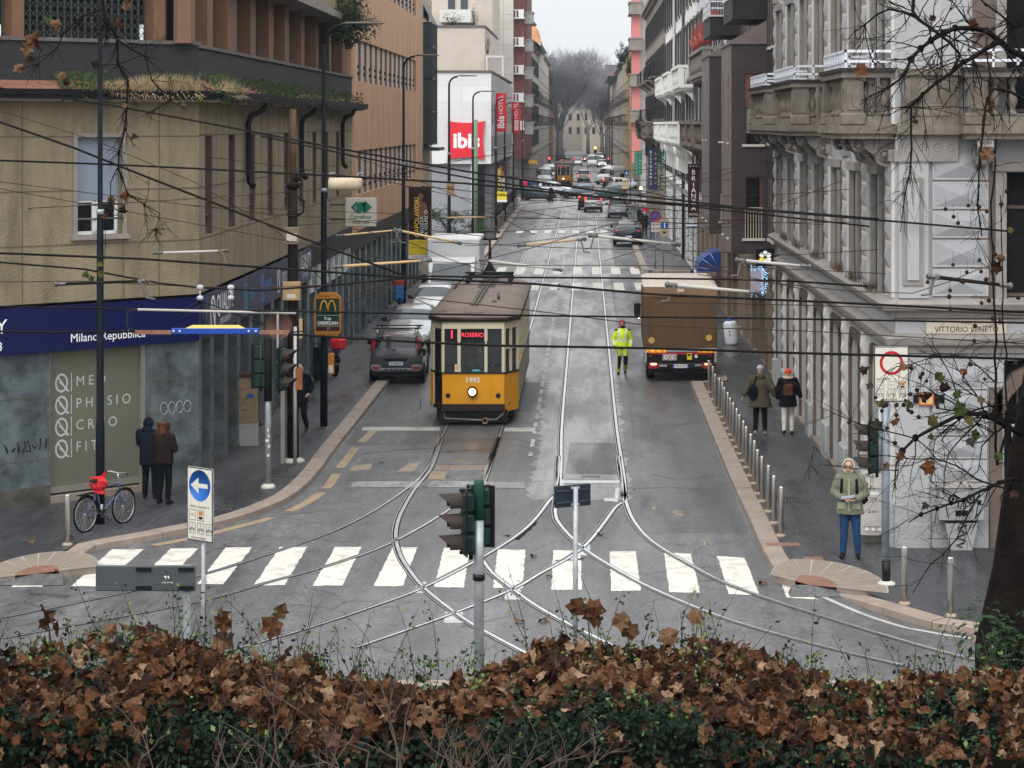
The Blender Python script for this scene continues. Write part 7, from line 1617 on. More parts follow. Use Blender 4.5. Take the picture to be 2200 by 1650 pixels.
da=person('distant person in a dark coat and pale hat walking away on the far pavement',dict(trousers=M_dark,top=M_blackj,shoes=M_shoe,face=False,jacket=dict(m=M_blackj,hem=.72,bulk=1.12),kneeL=(-.10,-.12,.5),ankL=(-.10,-.04,.09),kneeR=(.10,.03,.49),ankR=(.11,.15,.13),toeR=(.12,.0,.035),raw=[beanie(M_greyk)]),G(1385,509,.12),rad(180),1.75)
M_blc=cloth('bright navy blue jacket',(.02,.05,.16)); M_crim=cloth('crimson jacket',(.45,.02,.06))
db_=person('distant person in a bright blue jacket and jeans on the far pavement',dict(trousers=M_jean,top=M_blc,shoes=M_shoe,face=False,jacket=dict(m=M_blc,hem=.78,bulk=1.15),raw=[beanie(M_hairb)]),G(1402,512,.12),rad(180),1.75)
dc=person('distant person in a crimson jacket waiting at the far crossing',dict(trousers=M_dark,top=M_crim,shoes=M_shoe,face=False,jacket=dict(m=M_crim,hem=.78,bulk=1.15),raw=[beanie(M_hairb)]),(-6.9,262.5,.12),rad(160),1.7)
for k,(X,Y,s_,l_) in enumerate([(-6.5,263.5,da,'distant person in a dark coat next to the crimson jacket'),(-6.1,262,db_,'distant person in a bright blue jacket beside the crimson jacket'),(-7.4,264,da,'distant person in a dark coat behind the crimson jacket, nearest the wall'),(-7.4,226,da,'distant person in a dark coat on the kerb by the fence end'),(-3.6,236,da,'distant person in a dark coat crossing between the turning cars'),(-6.8,330,da,'distant person in a dark coat farther along the tree side pavement'),(4.6,300,da,'distant person in a dark coat past the junction on the far pavement')]): dup(s_,(X,Y,.12 if k!=4 else 0),rad(150+40*k),l_)
# ================================================================ street furniture, signs, overhead wires
M_pole=mat('dark blue grey pole paint',(.012,.017,.024),.5,var=.2); M_pole2=mat('old black pole',(.022,.02,.019),.6,var=.3,dirt=.4,dcol=(.08,.04,.02)); M_inox=mat('brushed stainless steel',(.48,.46,.43),.3,metal=.9,var=.15,scale=5,stretch=(8,8,.4)); M_tlg=mat('dark green signal housing',(.010,.035,.027),.45,var=.15); M_visor=mat('faded signal visor',(.055,.042,.037),.6,var=.2); M_signw=mat('cream white sign face',(.52,.49,.43),.45,var=.06,scale=3,dirt=.15); M_sblue=mat('sign blue',(.008,.085,.33),.4); M_sred=mat('sign red',(.34,.012,.02),.4); M_wire=mat('dark overhead wire',(.02,.017,.016),.5); M_wireb=mat('coppery brown wire',(.055,.032,.022),.5); M_pipe=mat('ochre fibreglass rod',(.40,.27,.14),.5,var=.15); M_pipeg=mat('grey fibreglass rod',(.36,.34,.31),.5,var=.15); M_ins=mat('insulator grey',(.33,.33,.35),.4); M_orange=mat('dark orange enamel',(.42,.165,.02),.45); M_ygreen=mat('stop sign green',(.010,.05,.035),.4); M_gold=mat('gold arch',(.60,.31,.04),.4)
def base_plinth(q,x,y,z,r): q.use(mat('white concrete footing',(.42,.40,.36),.8,bump=.5,bscale=20)); q.lathe([(r*2.1,z-.02),(r*1.9,z+.05),(r*1.2,z+.09)],12,(x,y,0))
def lamp_post(label,X,Y,z0,top,arm,r=.095,grp='lamp posts along the tree side pavement'):
	t=thing('street_lamp',label,'street lamp',(X,Y,z0),0,grp); q=MB(M_pole)
	q.tube([(X,Y,z0),(X,Y,z0+2.0),(X,Y,z0+2.02),(X,Y,z0+6.2),(X,Y,z0+6.22),(X,Y,top-.55)],[r*1.15,r*1.1,r*.95,r*.85,r*.66,r*.55],10)
	pts=[(X,Y,top-.55)]+[(X+.5*(1-math.cos(a)),Y,top-.55+.5*math.sin(a)) for a in (.4,.8,1.2,1.57)]; q.tube(pts,r*.5,8); part(q,'pole',t)
	q=MB(M_cap); a=arm; q.lathe([(.02,0),(.14,.15),(.16,a*.5),(.10,a*.9),(.02,a)],8,(0,0,0),'x');
	q.v=[Vector((v.x+X+.45,v.y*.9+Y,v.z*.28+top)) for v in q.v]; part(q,'lamp_head',t)
	q=MB(M_galv); q.lathe([(r*.98,z0+6.1),(r*1.0,z0+6.2)],10,(X,Y,0)); part(q,'collar',t); return t
lamp_post('tall dark lamp post beside the chained bicycle, running out of the top of the picture',-9.57,45.8,.12,13.5,1.1,.078)
lamp_post('tall dark lamp post at the bus stop sign with its head above the terrace',-6.85,60.7,.12,10.62,1.15,.088)
lamp_post('dark lamp post carrying the yellow exhibition banner by the copper coloured building',-8.0,101.8,.12,11.0,1.15,.095)
lamp_post('dark lamp post crossing the red pillow sign on its darker letter side',-8.0,135.5,.12,10.8,1.2,.11)
lamp_post('dark lamp post ending right over the last letter of the pillow sign',-8.0,164,.12,10.3,1.2,.11)
lamp_post('dark lamp post with the farther exhibition banner',-6.62,170,.12,9.9,.9,.10)
lamp_post('lamp post next to the first red banner',-6.6,188,.12,9.75,.9,.10); lamp_post('lamp post in front of the second red banner',-6.6,210,.12,9.55,.9,.10); lamp_post('lamp post by the brick balconies',-6.6,240,.12,9.3,.9,.10)
for k,(X,Y) in enumerate([(3.6,330),(3.7,375),(3.7,420),(3.7,455)]):
	lamp_post(['lamp post by the white queue vans on the far pavement','second distant lamp post on the far pavement past the junction','third distant lamp post on the far pavement past the junction','last distant lamp post before the overhanging roof'][k],X,Y,.1,8.6,-.9 if 0 else .9,.10,'lamp posts on the far pavement')
gp_=thing('tram_pole','old pale green tram pole standing against the last letter of the pillow sign','pole',(-6.7,141,.12)); q=MB(mat('pale green pole paint',(.13,.20,.13),.5,dirt=.3)); q.tube([(-6.7,141,.12),(-6.7,141,8.25)],.12,10); part(q,'pole',gp_)
x,y=-6.85,54.3; tp=thing('tram_pole','old black tram pole with two beige metal boxes in front of the navy fascia','pole',(x,y,.12))
q=MB(M_pole2); q.tube([(x,y,.12),(x,y,3.2),(x,y,6.5)],[.14,.125,.11],12); q.use(mat('rusty upper pole',(.09,.055,.035),.7,var=.3)); q.tube([(x,y,6.5),(x,y,8.35)],[.085,.08],10); base_plinth(q,x,y,.12,.14); part(q,'pole',tp)
q=MB(M_pole2); q.cyl(x,y,6.5,6.62,.15,12); q.lathe([(.05,6.62),(.11,6.72),(.02,6.92)],8,(x+.05,y,0)); q.box(x-.16,x-.1,y-.1,y+.1,6.35,6.4); q.tube([(x+.12,y-.1,6.3),(x+.28,y-.15,6.2),(x+.26,y-.15,5.95),(x+.12,y-.12,5.85)],.025,6); q.cyl(x,y,5.85,5.92,.14,12); part(q,'bracket',tp)
M_bbox=mat('beige metal box',(.33,.24,.15),.5,var=.15,dirt=.3); M_bbox2=mat('ochre metal box',(.40,.27,.13),.5,var=.12,dirt=.25)
q=MB(mat('brown weathered box',(.20,.15,.115),.6,var=.2)); q.bbox(x-.18,x+.18,y-.28,y-.1,5.2,5.6,.015); q.use(M_signw); q.box(x-.11,x+.12,y-.285,y-.275,5.28,5.46); part(q,'junction_box',tp)
q=MB(M_bbox2); q.bbox(x-.2,x+.2,y-.32,y-.1,3.9,4.33,.015); q.use(M_signw); q.box(x-.1,x+.1,y-.325,y-.315,3.95,4.05); part(q,'junction_box',tp)
q=MB(M_pole2); q.tube([(x+.1,y-.13,3.9),(x+.13,y-.14,3.2),(x+.1,y-.14,2.4)],.035,6); part(q,'cable',tp)
q=MB(mat('cream plate edge',(.5,.38,.2),.5)); q.box(x+.14,x+.22,y-.1,y+.06,3.0,3.45); part(q,'plate',tp)
x2=-7.03; tp=thing('sign_post','slim pale grey steel post beside the black tram pole, carrying a rusty plate','post',(x2,54.0,.12)); q=MB(mat('pale grey steel post',(.40,.38,.36),.45,metal=.4,dirt=.3)); q.tube([(x2+.28,53.9,.12),(x2+.28,53.9,3.3)],.045,8); q.use(mat('grimy concrete post',(.22,.20,.175),.8,dirt=.4)); q.box(x2-.06,x2+.03,53.95,54.05,.12,2.6); part(q,'post',tp)
q=MB(mat('rusty orange plate',(.28,.10,.04),.6,var=.25)); q.box(x2+.3,x2+.46,53.8,53.84,1.85,2.35); part(q,'plate',tp)
def signal_head(root,c,face,w=.30,h=.92,M=None,visor=True,lens=False):
	"""face: unit vector the lamps look along"""
	f=Vector(face).normalized(); s=Vector((f.y,-f.x,0)); B=Matrix(((s.x,f.x,0,c[0]),(s.y,f.y,0,c[1]),(0,0,1,c[2]),(0,0,0,1)))
	q=MB(M_tlg,M=B)
	for k in range(3): z=-h/2+h*k/3; q.bbox(-w/2,w/2,-.12,.03,z+.006,z+h/3-.006,.03)
	q.use(M_black); q.box(-w/2-.05,w/2+.05,-.02,-.005,-h/2-.02,h/2+.02); q.use(M_tlg); q.tube([(0,-.1,-h/2-.08),(0,-.1,h/2+.08)],.03,6); o=part(q,'signal_housing',root)
	for k in range(3):
		z=-h/2+h*(k+.5)/3; v=MB(M_visor,M=B); n=14; r=w*.40; a=[]
		for i in range(n+1):
			t=rad(-35)+rad(250)*i/n; a.append((math.cos(t),math.sin(t)))
		vs=[(r*ca,.03,z+r*sa) for ca,sa in a]+[(r*.98*ca,.03+.30*(.55+.45*max(0,sa)),z+r*.95*sa) for ca,sa in a]
		m=n+1; v.add(vs+[(p[0]*.93,p[1],z+(p[2]-z)*.93) for p in vs],[(i,i+1,m+i+1,m+i) for i in range(n)]+[(2*m+i,3*m+i,3*m+i+1,2*m+i+1) for i in range(n)],True); part(v,'visor',o)
		l=MB(mat(['dead red lens','dead amber lens','dead green lens'][2-k],[(.10,.012,.012),(.12,.07,.01),(.01,.08,.05)][2-k],.25),M=B); l.lathe([(r*.9,.031),(r*.6,.045),(.005,.05)],16,(0,0,z),'y'); part(l,'lens',o)
	return o
p=G(576,1048,.12); tl=thing('traffic_light','traffic light pole on the pavement with signal heads, a brown disc back and pale stickers','traffic light',tuple(p))
q=MB(M_galv); q.tube([(p.x,p.y,.12),(p.x,p.y,3.3)],[.075,.065],10); q.use(M_pole2); q.tube([(p.x,p.y,2.0),(p.x,p.y,3.35)],.085,10); base_plinth(q,p.x,p.y,.12,.08); part(q,'pole',tl)
q=MB(M_signw); rr=random.Random(2); [q.box(p.x-.02+rr.uniform(-.03,.03),p.x+.02+rr.uniform(-.0,.03),p.y-.08,p.y-.074,z,z+.06) for z in (1.0,1.12,1.22,1.35,.8)]; part(q,'sticker',tl)
signal_head(tl,(p.x-.18,p.y+.05,2.75),(-.3,1,0)); signal_head(tl,(p.x+.33,p.y,2.7),(.85,-.35,0))
q=MB(mat('brown sign back',(.10,.055,.04),.5)); q.lathe([(.29,-.015),(.29,.015)],24,(p.x+.22,p.y+.1,3.62),'y'); q.use(M_galv); q.box(p.x+.19,p.x+.23,p.y-.03,p.y+.08,2.3,3.95); part(q,'sign_disc',tl)
Y=30; c=W(1029,1200,Y); tl=thing('traffic_light','traffic light with green housing and brown visors turned sideways, before the zebra crossing','traffic light',(c.x,Y,0))
q=MB(M_galv); q.tube([(c.x,Y,0),(c.x,Y,2.35),(c.x,Y,2.9)],[.068,.064,.062],12); q.use(mat('signal green paint',(.012,.06,.045),.45)); q.tube([(c.x,Y,2.9),(c.x,Y,3.36),(c.x,Y,3.42)],[.068,.068,.055],12); q.use(M_black); q.cyl(c.x,Y,2.12,2.2,.08,12); part(q,'pole',tl)
signal_head(tl,(c.x-.2,Y-.02,ZP(1122,Y)),(-.97,-.25,0),.30,.80); signal_head(tl,(c.x+.02,Y+.14,ZP(1112,Y)),(.25,.97,0),.28,.76)
q=MB(M_black); q.box(c.x-.25,c.x+.02,Y-.03,Y+.03,ZP(1190,Y),ZP(1184,Y)); q.box(c.x-.25,c.x+.02,Y-.03,Y+.03,ZP(1056,Y),ZP(1050,Y)); part(q,'bracket',tl)
def icons(q,cells,w,h,y,m=M_black):
	for (x,z,kind) in cells:
		q.use(M_black)
		for (a,b_,c_,d) in ((x-w/2,x+w/2,z+h/2-.006,z+h/2),(x-w/2,x+w/2,z-h/2,z-h/2+.006),(x-w/2,x-w/2+.006,z-h/2,z+h/2),(x+w/2-.006,x+w/2,z-h/2,z+h/2)): q.box(a,b_,y-.001,y,c_,d)
		if kind=='taxi': q.text('TAXI',h*.3,TX(x,y-.0015,z)@UP,squeeze=.8)
		elif kind=='bus': q.use(M_orange); q.box(x-w*.3,x+w*.3,y-.0015,y,z,z+h*.38); q.use(M_black); q.box(x-w*.28,x+w*.28,y-.0015,y,z-h*.35,z-h*.1)
		elif kind=='bike':
			for s in (-1,1): q.disc((x+s*w*.24,y-.0015,z-h*.15),h*.15,12,'y',h*.1)
			q.tube([(x-w*.24,y-.002,z-h*.15),(x,y-.002,z+h*.1),(x+w*.24,y-.002,z-h*.15)],.004,4); q.ell((x,y-.002,z+h*.25),(h*.06,.001,h*.06),8,5)
def road_sign(name,label,c,rz,w,h,build,polex=0,polez=0,pole_m=None,plen=None,pr=.03,back=True):
	t=thing(name,label,'sign',(c[0],c[1],polez),rz); q=MB(pole_m or M_galv); q.tube([(polex,.03+pr,0),(polex,.03+pr,plen or c[2]-polez)],pr,9); q.build('pole',t)
	q=MB(M_galv); z0=c[2]-polez-h/2; q.bbox(-w/2,w/2,-.005,.02,z0,z0+h,.008); q.use(M_black); q.box(-w/2+.005,w/2-.005,-.0065,-.0045,z0+.005,z0+h-.005); q.use(M_signw); q.box(-w/2+.02,w/2-.02,-.008,-.004,z0+.02,z0+h-.02); build(q,z0+h/2); q.build('sign_panel',t); return t
c=W(430,1084,32)
def b1(q,z):
	q.use(M_sblue); q.lathe([(.215,-.0095),(.215,-.007)],28,(0,0,z+.26),'y'); q.use(M_signw); q.add([(.16,-.011,z+.29),(-.02,-.011,z+.29),(-.02,-.011,z+.37),(-.18,-.011,z+.26),(-.02,-.011,z+.15),(-.02,-.011,z+.23),(.16,-.011,z+.23)],[(0,6,5,1),(1,5,4,3,2)])
	q.use(M_black); q.text('diritto consentito a:',.062,TX(0,-.009,z-.03)@UP,squeeze=.78); q.text('ed autorizzati',.062,TX(-.03,-.009,z-.46)@UP,squeeze=.85)
	icons(q,[(-.15,z-.15,'taxi'),(.02,z-.15,'bus'),(-.15,z-.33,'bike'),(.02,z-.33,'bike'),(.19,z-.33,'bike')],.13,.15,-.0085)
road_sign('road_sign','blue left arrow road sign on a cream panel with small permitted vehicle icons',(c.x,32,c.z),rad(-38),.52,1.02,b1,0,0)
c=W(313,1242,28); t=thing('road_sign','blank grey back of a long low direction board on a grey post','sign',(c.x,28,0)); q=MB(mat('grey sign back',(.075,.08,.085),.5,metal=.3,var=.12)); wd=.6;
q.bbox(-wd,wd,-.02,.02,c.z-.155,c.z+.155,.012); q.use(M_black); [q.box(x-.09,x+.09,-.045,-.02,c.z+dz-.02,c.z+dz+.02) for x in (-.02,.49) for dz in (-.11,.11)]; q.use(M_letter); q.add([(.22,-.021,c.z+.03),(.25,-.021,c.z+.03),(.25,-.021,c.z-.01)],[(0,2,1)]); q.add([(.255,-.021,c.z+.03),(.285,-.021,c.z+.03),(.285,-.021,c.z-.01)],[(0,2,1)]); q.text('CCIA DI NILO',.024,TX(.27,-.021,c.z-.05)@UP); q.build('sign_panel',t); q=MB(M_galv); q.box(.45,.53,.02,.08,-.0,c.z+.15); q.build('post',t)
c=W(1230,1065,32); t=thing('street_sign','dark blank back of a street name plate on a slim grey post','sign',(c.x,32,0),rad(28)); q=MB(mat('dark blue sign back',(.02,.03,.042),.45,var=.15)); q.bbox(-.28,.28,-.015,.015,c.z-.15,c.z+.15,.01); q.use(mat('dark sign ridge',(.05,.06,.07),.5)); q.box(-.26,.26,-.028,-.015,c.z+.07,c.z+.09); q.box(-.26,.26,-.028,-.015,c.z-.09,c.z-.07); q.build('sign_panel',t); q=MB(M_galv); q.tube([(.02,-.05,0),(.02,-.05,c.z+.13)],.036,9); q.box(-.04,.08,-.06,-.02,c.z+.10,c.z+.13); q.box(-.04,.08,-.06,-.02,c.z-.13,c.z-.10); q.build('pole',t)
p=G(1905,1256,.12); c=W(1922,805,p.y-.1)
def b2(q,z):
	q.use(M_sred); q.disc((0,-.0095,z+.19),.205,32,'y',.155); q.use(M_black); q.text('eccetto:',.075,TX(-.13,-.009,z-.08)@UP,bold=.01); q.text('ed autorizzati',.06,TX(-.04,-.009,z-.43)@UP,squeeze=.85,bold=.005)
	icons(q,[(-.19,z-.19,'taxi'),(0,z-.19,'taxi'),(.19,z-.19,'bus'),(-.19,z-.33,'bike'),(0,z-.33,'bike'),(.19,z-.33,'bike')],.125,.125,-.0085)
t=road_sign('road_sign','cream no entry sign with a red ring and exception icons at the palazzo corner',(p.x+.08,p.y,c.z),rad(3),.60,.95,b2,-.08,.12,mat('painted grey pole',(.22,.25,.28),.5,metal=.3,var=.25,dirt=.3),4.0,.07)
q=MB(M_galv); q.tube([(-.2,.1,1.9),(-.17,.1,3.2)],.04,8); q.use(M_black); q.tube([(-.08,.04,.05),(-.08,.04,.4)],.074,9); q.build('support_tube',t)
q=MB(mat('white concrete footing',(.42,.40,.36),.8,bump=.5,bscale=20)); q.lathe([(.17,-.02),(.15,.03),(.09,.06)],10,(-.08,.04,0)); q.build('footing',t)
tl=thing('traffic_light','dark traffic light head mounted behind the no entry sign pole at the palazzo corner','traffic light',(p.x-.25,p.y+.05,2.0)); signal_head(tl,(p.x-.25,p.y+.1,2.45),(-.9,.45,0),.28,.85)
zb=[(455,160),(482,215),(503,285),(532,320),(557,355),(577,402),(598,447),(622,495),(645,540),(670,592),(694,645),(722,700),(748,752),(778,818),(807,878),(838,958),(873,1018),(920,1100),(965,1190),(1017,1290)]
bd=thing('bollard','slim stainless steel bollard in the long kerbside row on the palazzo pavement','bollard',(0,0,0),0,'stainless bollards along the palazzo kerb')
q=MB(M_inox); q.lathe([(.05,0),(.05,.93),(.046,.945),(.02,.95)],14); q.build('post',bd); q=MB(mat('stained footing ring',(.25,.20,.15),.8,var=.3)); q.lathe([(.105,-.02),(.10,.03),(.06,.05)],12); q.build('footing',bd)
for k,(a,c_) in enumerate(zb):
	g_=G(1400+a/3.667,800+c_/3.667,.124); o=bd if k==0 else dup(bd,g_); o.location=g_; o.rotation_euler=(rad(R.uniform(-1,1)),rad(R.uniform(-1,1)),0)
for px,py,l in ((1943,1298,'stainless bollard beside the footing of the no entry sign pole'),(2042,1324,'stainless bollard standing alone between the sign pole bollard and the dark tree trunk'),(145,1171,'stainless bollard beside the chained bicycle')):
	o=dup(bd,G(px,py,.124),0,l);
	try: del o['group']
	except Exception: pass
M_gcab=mat('grey utility cabinet',(.25,.255,.26),.6,var=.12,dirt=.4,dscale=2); M_ccab=mat('pale tagged cabinet',(.40,.38,.355),.6,var=.15,dirt=.4,dscale=3)
p=G(1876,1165,.124); t=thing('utility_cabinet','tall pale cabinet covered in red and black graffiti behind the waiting person','cabinet',tuple(p),rad(-6))
q=MB(M_ccab); q.bbox(-.23,.23,0,.4,.12,1.62,.015); q.use(M_granite); q.bbox(-.26,.26,-.03,.43,1.62,1.68,.02); q.use(M_marble2); q.box(-.21,.21,.02,.38,0,.12); q.build('cabinet_box',t)
q=MB(M_ccab); q.box(-.2,.2,-.02,-.004,.3,.98); q.box(-.2,.2,-.02,-.004,1.02,1.56); q.build('door',t)
q=MB(mat('red spray paint',(.36,.02,.03),.6)); q.text('OPAN',.2,TX(0,-.024,1.47)@UP,bold=.03); q.build('graffiti',t); q=MB(M_black); [scrawl(q,-.16+.02*i,1.25-.22*i,.07,-.024,20+i,5) for i in range(4)]; q.build('graffiti',t)
q=MB(mat('white sticker',(.62,.62,.6),.5)); q.box(-.06,.1,-.026,-.021,.9,.94); [q.box(-.15+.12*k,-.08+.12*k,-.026,-.021,.22,.28) for k in range(3)]; q.build('sticker',t)
p=G(2078,1196,.124); t=thing('utility_cabinet','wall cabinet in grey with a black monster like face scrawled on it','cabinet',(p.x,43.0,.124))
q=MB(M_gcab); q.bbox(-.42,.42,-.05,.28,.55,1.16,.015); q.use(M_stuc2); q.add([(-.45,-.08,1.16),(.45,-.08,1.16),(.45,.3,1.16),(-.45,.3,1.16),(-.0,.1,1.27)],[(0,1,4),(1,2,4),(2,3,4),(3,0,4)]); q.use(M_gcab); q.prismy([(-.3,.5),(.3,.5),(.2,0),(-.2,0)],-.02,.25); q.use(M_black); q.box(.28,.36,-.055,-.049,.85,.93); q.build('cabinet_box',t)
q=MB(M_black)
for s in (-1,1): q.disc((s*.16,-.056,.95),.09,16,'y',.05); q.ell((s*.16,-.056,.95),(.03,.004,.03),8,5); q.tube([(s*.36,-.056,1.1),(s*.2,-.056,1.02),(s*.05,-.056,.98),(s*.07,-.056,.8)],.012,4); q.tube([(s*.4,-.056,.85),(s*.3,-.056,.85),(s*.25,-.056,.6)],.01,4)
q.box(-.12,.12,-.057,-.05,.64,.74); q.tube([(.02*math.sin(k*1.9)*5,-.03,.5-.045*k) for k in range(11)],.012,4); q.build('graffiti',t)
p=G(533,958,.124); t=thing('utility_cabinet','rusty brown tagged cabinet on a concrete base against the marble piers','cabinet',(p.x,p.y,.124),rad(8)); q=MB(mat('rust stained cabinet',(.22,.15,.085),.6,var=.35,scale=4,dirt=.6,dscale=2.5,dcol=(.36,.27,.19))); q.bbox(-.24,.24,0,.38,.55,1.68,.012); q.use(mat('dark brown cap',(.06,.035,.025),.6)); q.prismx([(-.03,1.68),(.41,1.68),(.41,1.74),(.1,1.82),(-.03,1.76)],-.26,.26); q.use(M_conc); q.box(-.25,.25,-.01,.38,0,.55); q.build('cabinet_box',t); q=MB(M_black); [scrawl(q,-.15,1.4-.25*i,.06,-.006,40+i,5) for i in range(3)]; q.build('graffiti',t); q=MB(M_sblue); q.box(-.02,.14,-.008,-.002,1.18,1.26); q.build('sticker',t)
t=thing('water_tank','dented white boiler tank with a blue lid left leaning on the pavement past the lorry','tank',(5.2,83,.124),0); q=MB(mat('white enamel tank',(.55,.58,.62),.35,var=.05,dirt=.15)); q.lathe([(.2,0),(.24,.03),(.25,.1),(.25,.74),(.22,.82),(.12,.86)],18); q.build('tank_body',t); q=MB(M_sblue); q.lathe([(.12,.86),(.13,.9),(.02,.95)],14); q.build('cap',t); q=MB(M_galv); [q.tube([(.22,-.05,z),(.36,-.08,z+.02),(.36,.04,z+.02),(.22,.05,z)],.015,5) for z in (.2,.6)]; q.use(M_black); [q.ell((-.06,-.245,z),(.025,.01,.03)) for z in (.5,.38)]; q.build('handle',t); t.rotation_euler=(0,rad(-6),0)
Ys=60.5; c=W(706,675,Ys); t=thing('bus_stop_sign','green bus stop board with a golden arch and orange ends on the lamp post','sign',(c.x,Ys-.15,0))
q=MB(M_orange); w_=.345; hh=.58; ch=.14; pts=[(-w_+ch,-hh),(w_-ch,-hh),(w_,-hh+ch),(w_,hh-ch),(w_-ch,hh),(-w_+ch,hh),(-w_,hh-ch),(-w_,-hh+ch)]; q.prismy([(x,z+c.z) for x,z in pts],-.05,.05); q.use(M_ygreen); q.box(-w_+.04,w_-.04,-.056,-.049,c.z-.3,c.z+.42); q.use(mat('dark maroon strip',(.05,.012,.015),.4)); q.box(-w_+.04,w_-.04,-.056,-.049,c.z-.42,c.z-.305); q.use(M_signw); q.box(-w_+.06,w_-.06,-.058,-.055,c.z-.02,c.z-.012); q.box(-w_+.06,w_-.06,-.058,-.055,c.z-.292,c.z-.284); q.build('sign_panel',t)
q=MB(M_gold);
for s in (-1,1): q.tube([(s*.10+.10*math.cos(a),-.06,c.z+.05+.32*math.sin(a)) for a in [PI*k/10 for k in range(11)]],.021,5)
q.build('arch_emblem',t)
q=MB(M_letter); q.text('P.za',.11,TX(0,-.06,c.z-.10)@UP,bold=.02); q.text('OBERDAN',.115,TX(0,-.06,c.z-.215)@UP,bold=.02); q.use(M_gold); q.text('17',.09,TX(.02,-.06,c.z-.365)@UP,bold=.02); q.use(M_black); q.text('Fermata',.085,TX(-.1,-.052,c.z+.49)@UP); q.text('Viale Veneto',.085,TX(0,-.052,c.z-.5)@UP); q.build('sign_lettering',t)
q=MB(M_orange); q.bbox(-.0,.16,-.03,.05,c.z-1.55,c.z-1.0,.015); q.use(M_signw); q.box(.02,.14,-.034,-.03,c.z-1.5,c.z-1.3); q.build('timetable_box',t)
def blade(name,label,px0,px1,py0,py1,Y,m,cat='sign',th=.14,arm=None):
	a,b_=W(px0,py1,Y),W(px1,py0,Y); t=thing(name,label,cat,((a.x+b_.x)/2,Y,a.z)); q=MB(m); q.bbox(a.x,b_.x,Y,Y+th,a.z,b_.z,.02)
	if arm: q.use(M_dkgrey); q.box(b_.x if arm>0 else a.x-.5,b_.x+.5 if arm>0 else a.x,Y+.05,Y+.09,b_.z-.25,b_.z-.2); q.box(b_.x if arm>0 else a.x-.5,b_.x+.5 if arm>0 else a.x,Y+.05,Y+.09,a.z+.2,a.z+.25)
	part(q,'panel',t); return t,a,b_
def lettering(t,items,nm='sign_lettering'):
	q=MB(M_letter)
	for (s,size,x,y,z,m,kw) in items: q.use(m); q.text(s,size,TX(x,y,z)@UP,**kw)
	part(q,nm,t)
Y=74.5; t,a,b_=blade('shop_sign','square cream supermarket sign with a green emblem by the copper coloured building',742,808,425,487,Y,M_signw,arm=-1)
GR=mat('supermarket green',(.008,.14,.075),.4); cx=(a.x+b_.x)/2; hh=b_.z-a.z
q=MB(GR); zc=a.z+hh*.67; y=Y-.006;
q.add([(cx-.32,y,zc),(cx-.14,y,zc+.19),(cx-.09,y,zc+.19),(cx-.19,y,zc),(cx-.09,y,zc-.17),(cx-.14,y,zc-.17)],[(0,5,4,3),(0,3,2,1)])
q.add([(cx+.36,y,zc),(cx+.16,y,zc+.20),(cx+.05,y,zc+.15),(cx+.08,y,zc+.05),(cx+.13,y,zc),(cx+.08,y,zc-.06),(cx+.06,y,zc-.17),(cx+.16,y,zc-.18)],[(0,7,6,5,4),(0,4,3,2,1)]); q.disc((cx-.0,y,zc+.02),.155,18); q.box(cx-.13,cx+.02,y-.001,y,zc-.19,zc+.02); part(q,'emblem',t)
lettering(t,[('Carrefour',.21,cx,Y-.006,a.z+hh*.34,GR,dict(bold=.015,squeeze=.82)),('express',.19,cx,Y-.006,a.z+hh*.16,M_black,dict(squeeze=.9))])
Y=113.5; t,a,b_=blade('hotel_sign','tall maroon hotel blade sign with stars and stacked white letters by the brown bay building',1478,1502,352,467,Y,mat('maroon sign',(.055,.010,.022),.45),arm=1); cx=(a.x+b_.x)/2
lettering(t,[(ch_,.33,cx,Y-.004,b_.z-.42-.29*k,M_letter,dict(bold=.012)) for k,ch_ in enumerate('BRIANZA')]+[('HOTEL',.15,cx,Y-.004,a.z+.14,M_letter,{}),('* * *',.22,cx,Y-.004,b_.z-.15,M_letter,{})])
Y=161; a=W(1414,410,Y); t=thing('hotel_sign','stacked dark green hotel letters standing off the white hotel facade','sign',(W(1421,365,Y).x,Y,a.z));
for k,ch_ in enumerate('HOTEL'):
	me=textmesh(ch_,'CENTER',.03); q=MB(mat('dark green letters',(.008,.09,.05),.4),M=TX(W(1421,0,Y).x,Y,W(0,330+18*k,Y).z)@UP@Matrix.Diagonal((.62,.72,1,1))); n=len(me.vertices); vs=[tuple(v.co) for v in me.vertices]; q.add(vs,[tuple(p.vertices) for p in me.polygons]); q.add([(x,y_,-.1) for x,y_,z in vs],[tuple(p.vertices)[::-1] for p in me.polygons]); part(q,'letter',t)
q=MB(M_dkgrey); x=W(1430,0,Y).x; q.tube([(x,Y+.1,a.z-.2),(x,Y+.1,a.z+3.1)],.03,6); [q.tube([(x-.3,Y+.1,a.z+.3+.58*k),(5.7,Y+.1,a.z+.3+.58*k)],.02,5) for k in range(5)]; part(q,'frame',t)
Y=182; t,a,b_=blade('restaurant_sign','navy restaurant blade sign with white vertical letters and gold characters',1393,1413,320,408,Y,mat('navy sign',(.018,.025,.085),.45),arm=1); cx=(a.x+b_.x)/2
lettering(t,[('RISTORANTE'[k],.27,cx-.17,Y-.004,b_.z-.25-.28*k,M_letter,{}) for k in range(10)]+[('金樓皇酒家飯店'[k],.2,cx+.2,Y-.004,b_.z-.4-.38*k,M_gold,{}) for k in range(7)])
Y=222; t,a,b_=blade('restaurant_sign','green restaurant blade sign with two columns of small white letters',1363,1379,325,375,Y,mat('jade green sign',(.02,.22,.13),.45),arm=1); cx=(a.x+b_.x)/2
lettering(t,[('RISTORANTE'[k],.19,cx-.17,Y-.004,b_.z-.16-.215*k,M_letter,{}) for k in range(10)]+[('CINESE'[k],.22,cx+.17,Y-.004,b_.z-.2-.34*k,M_letter,{}) for k in range(6)])
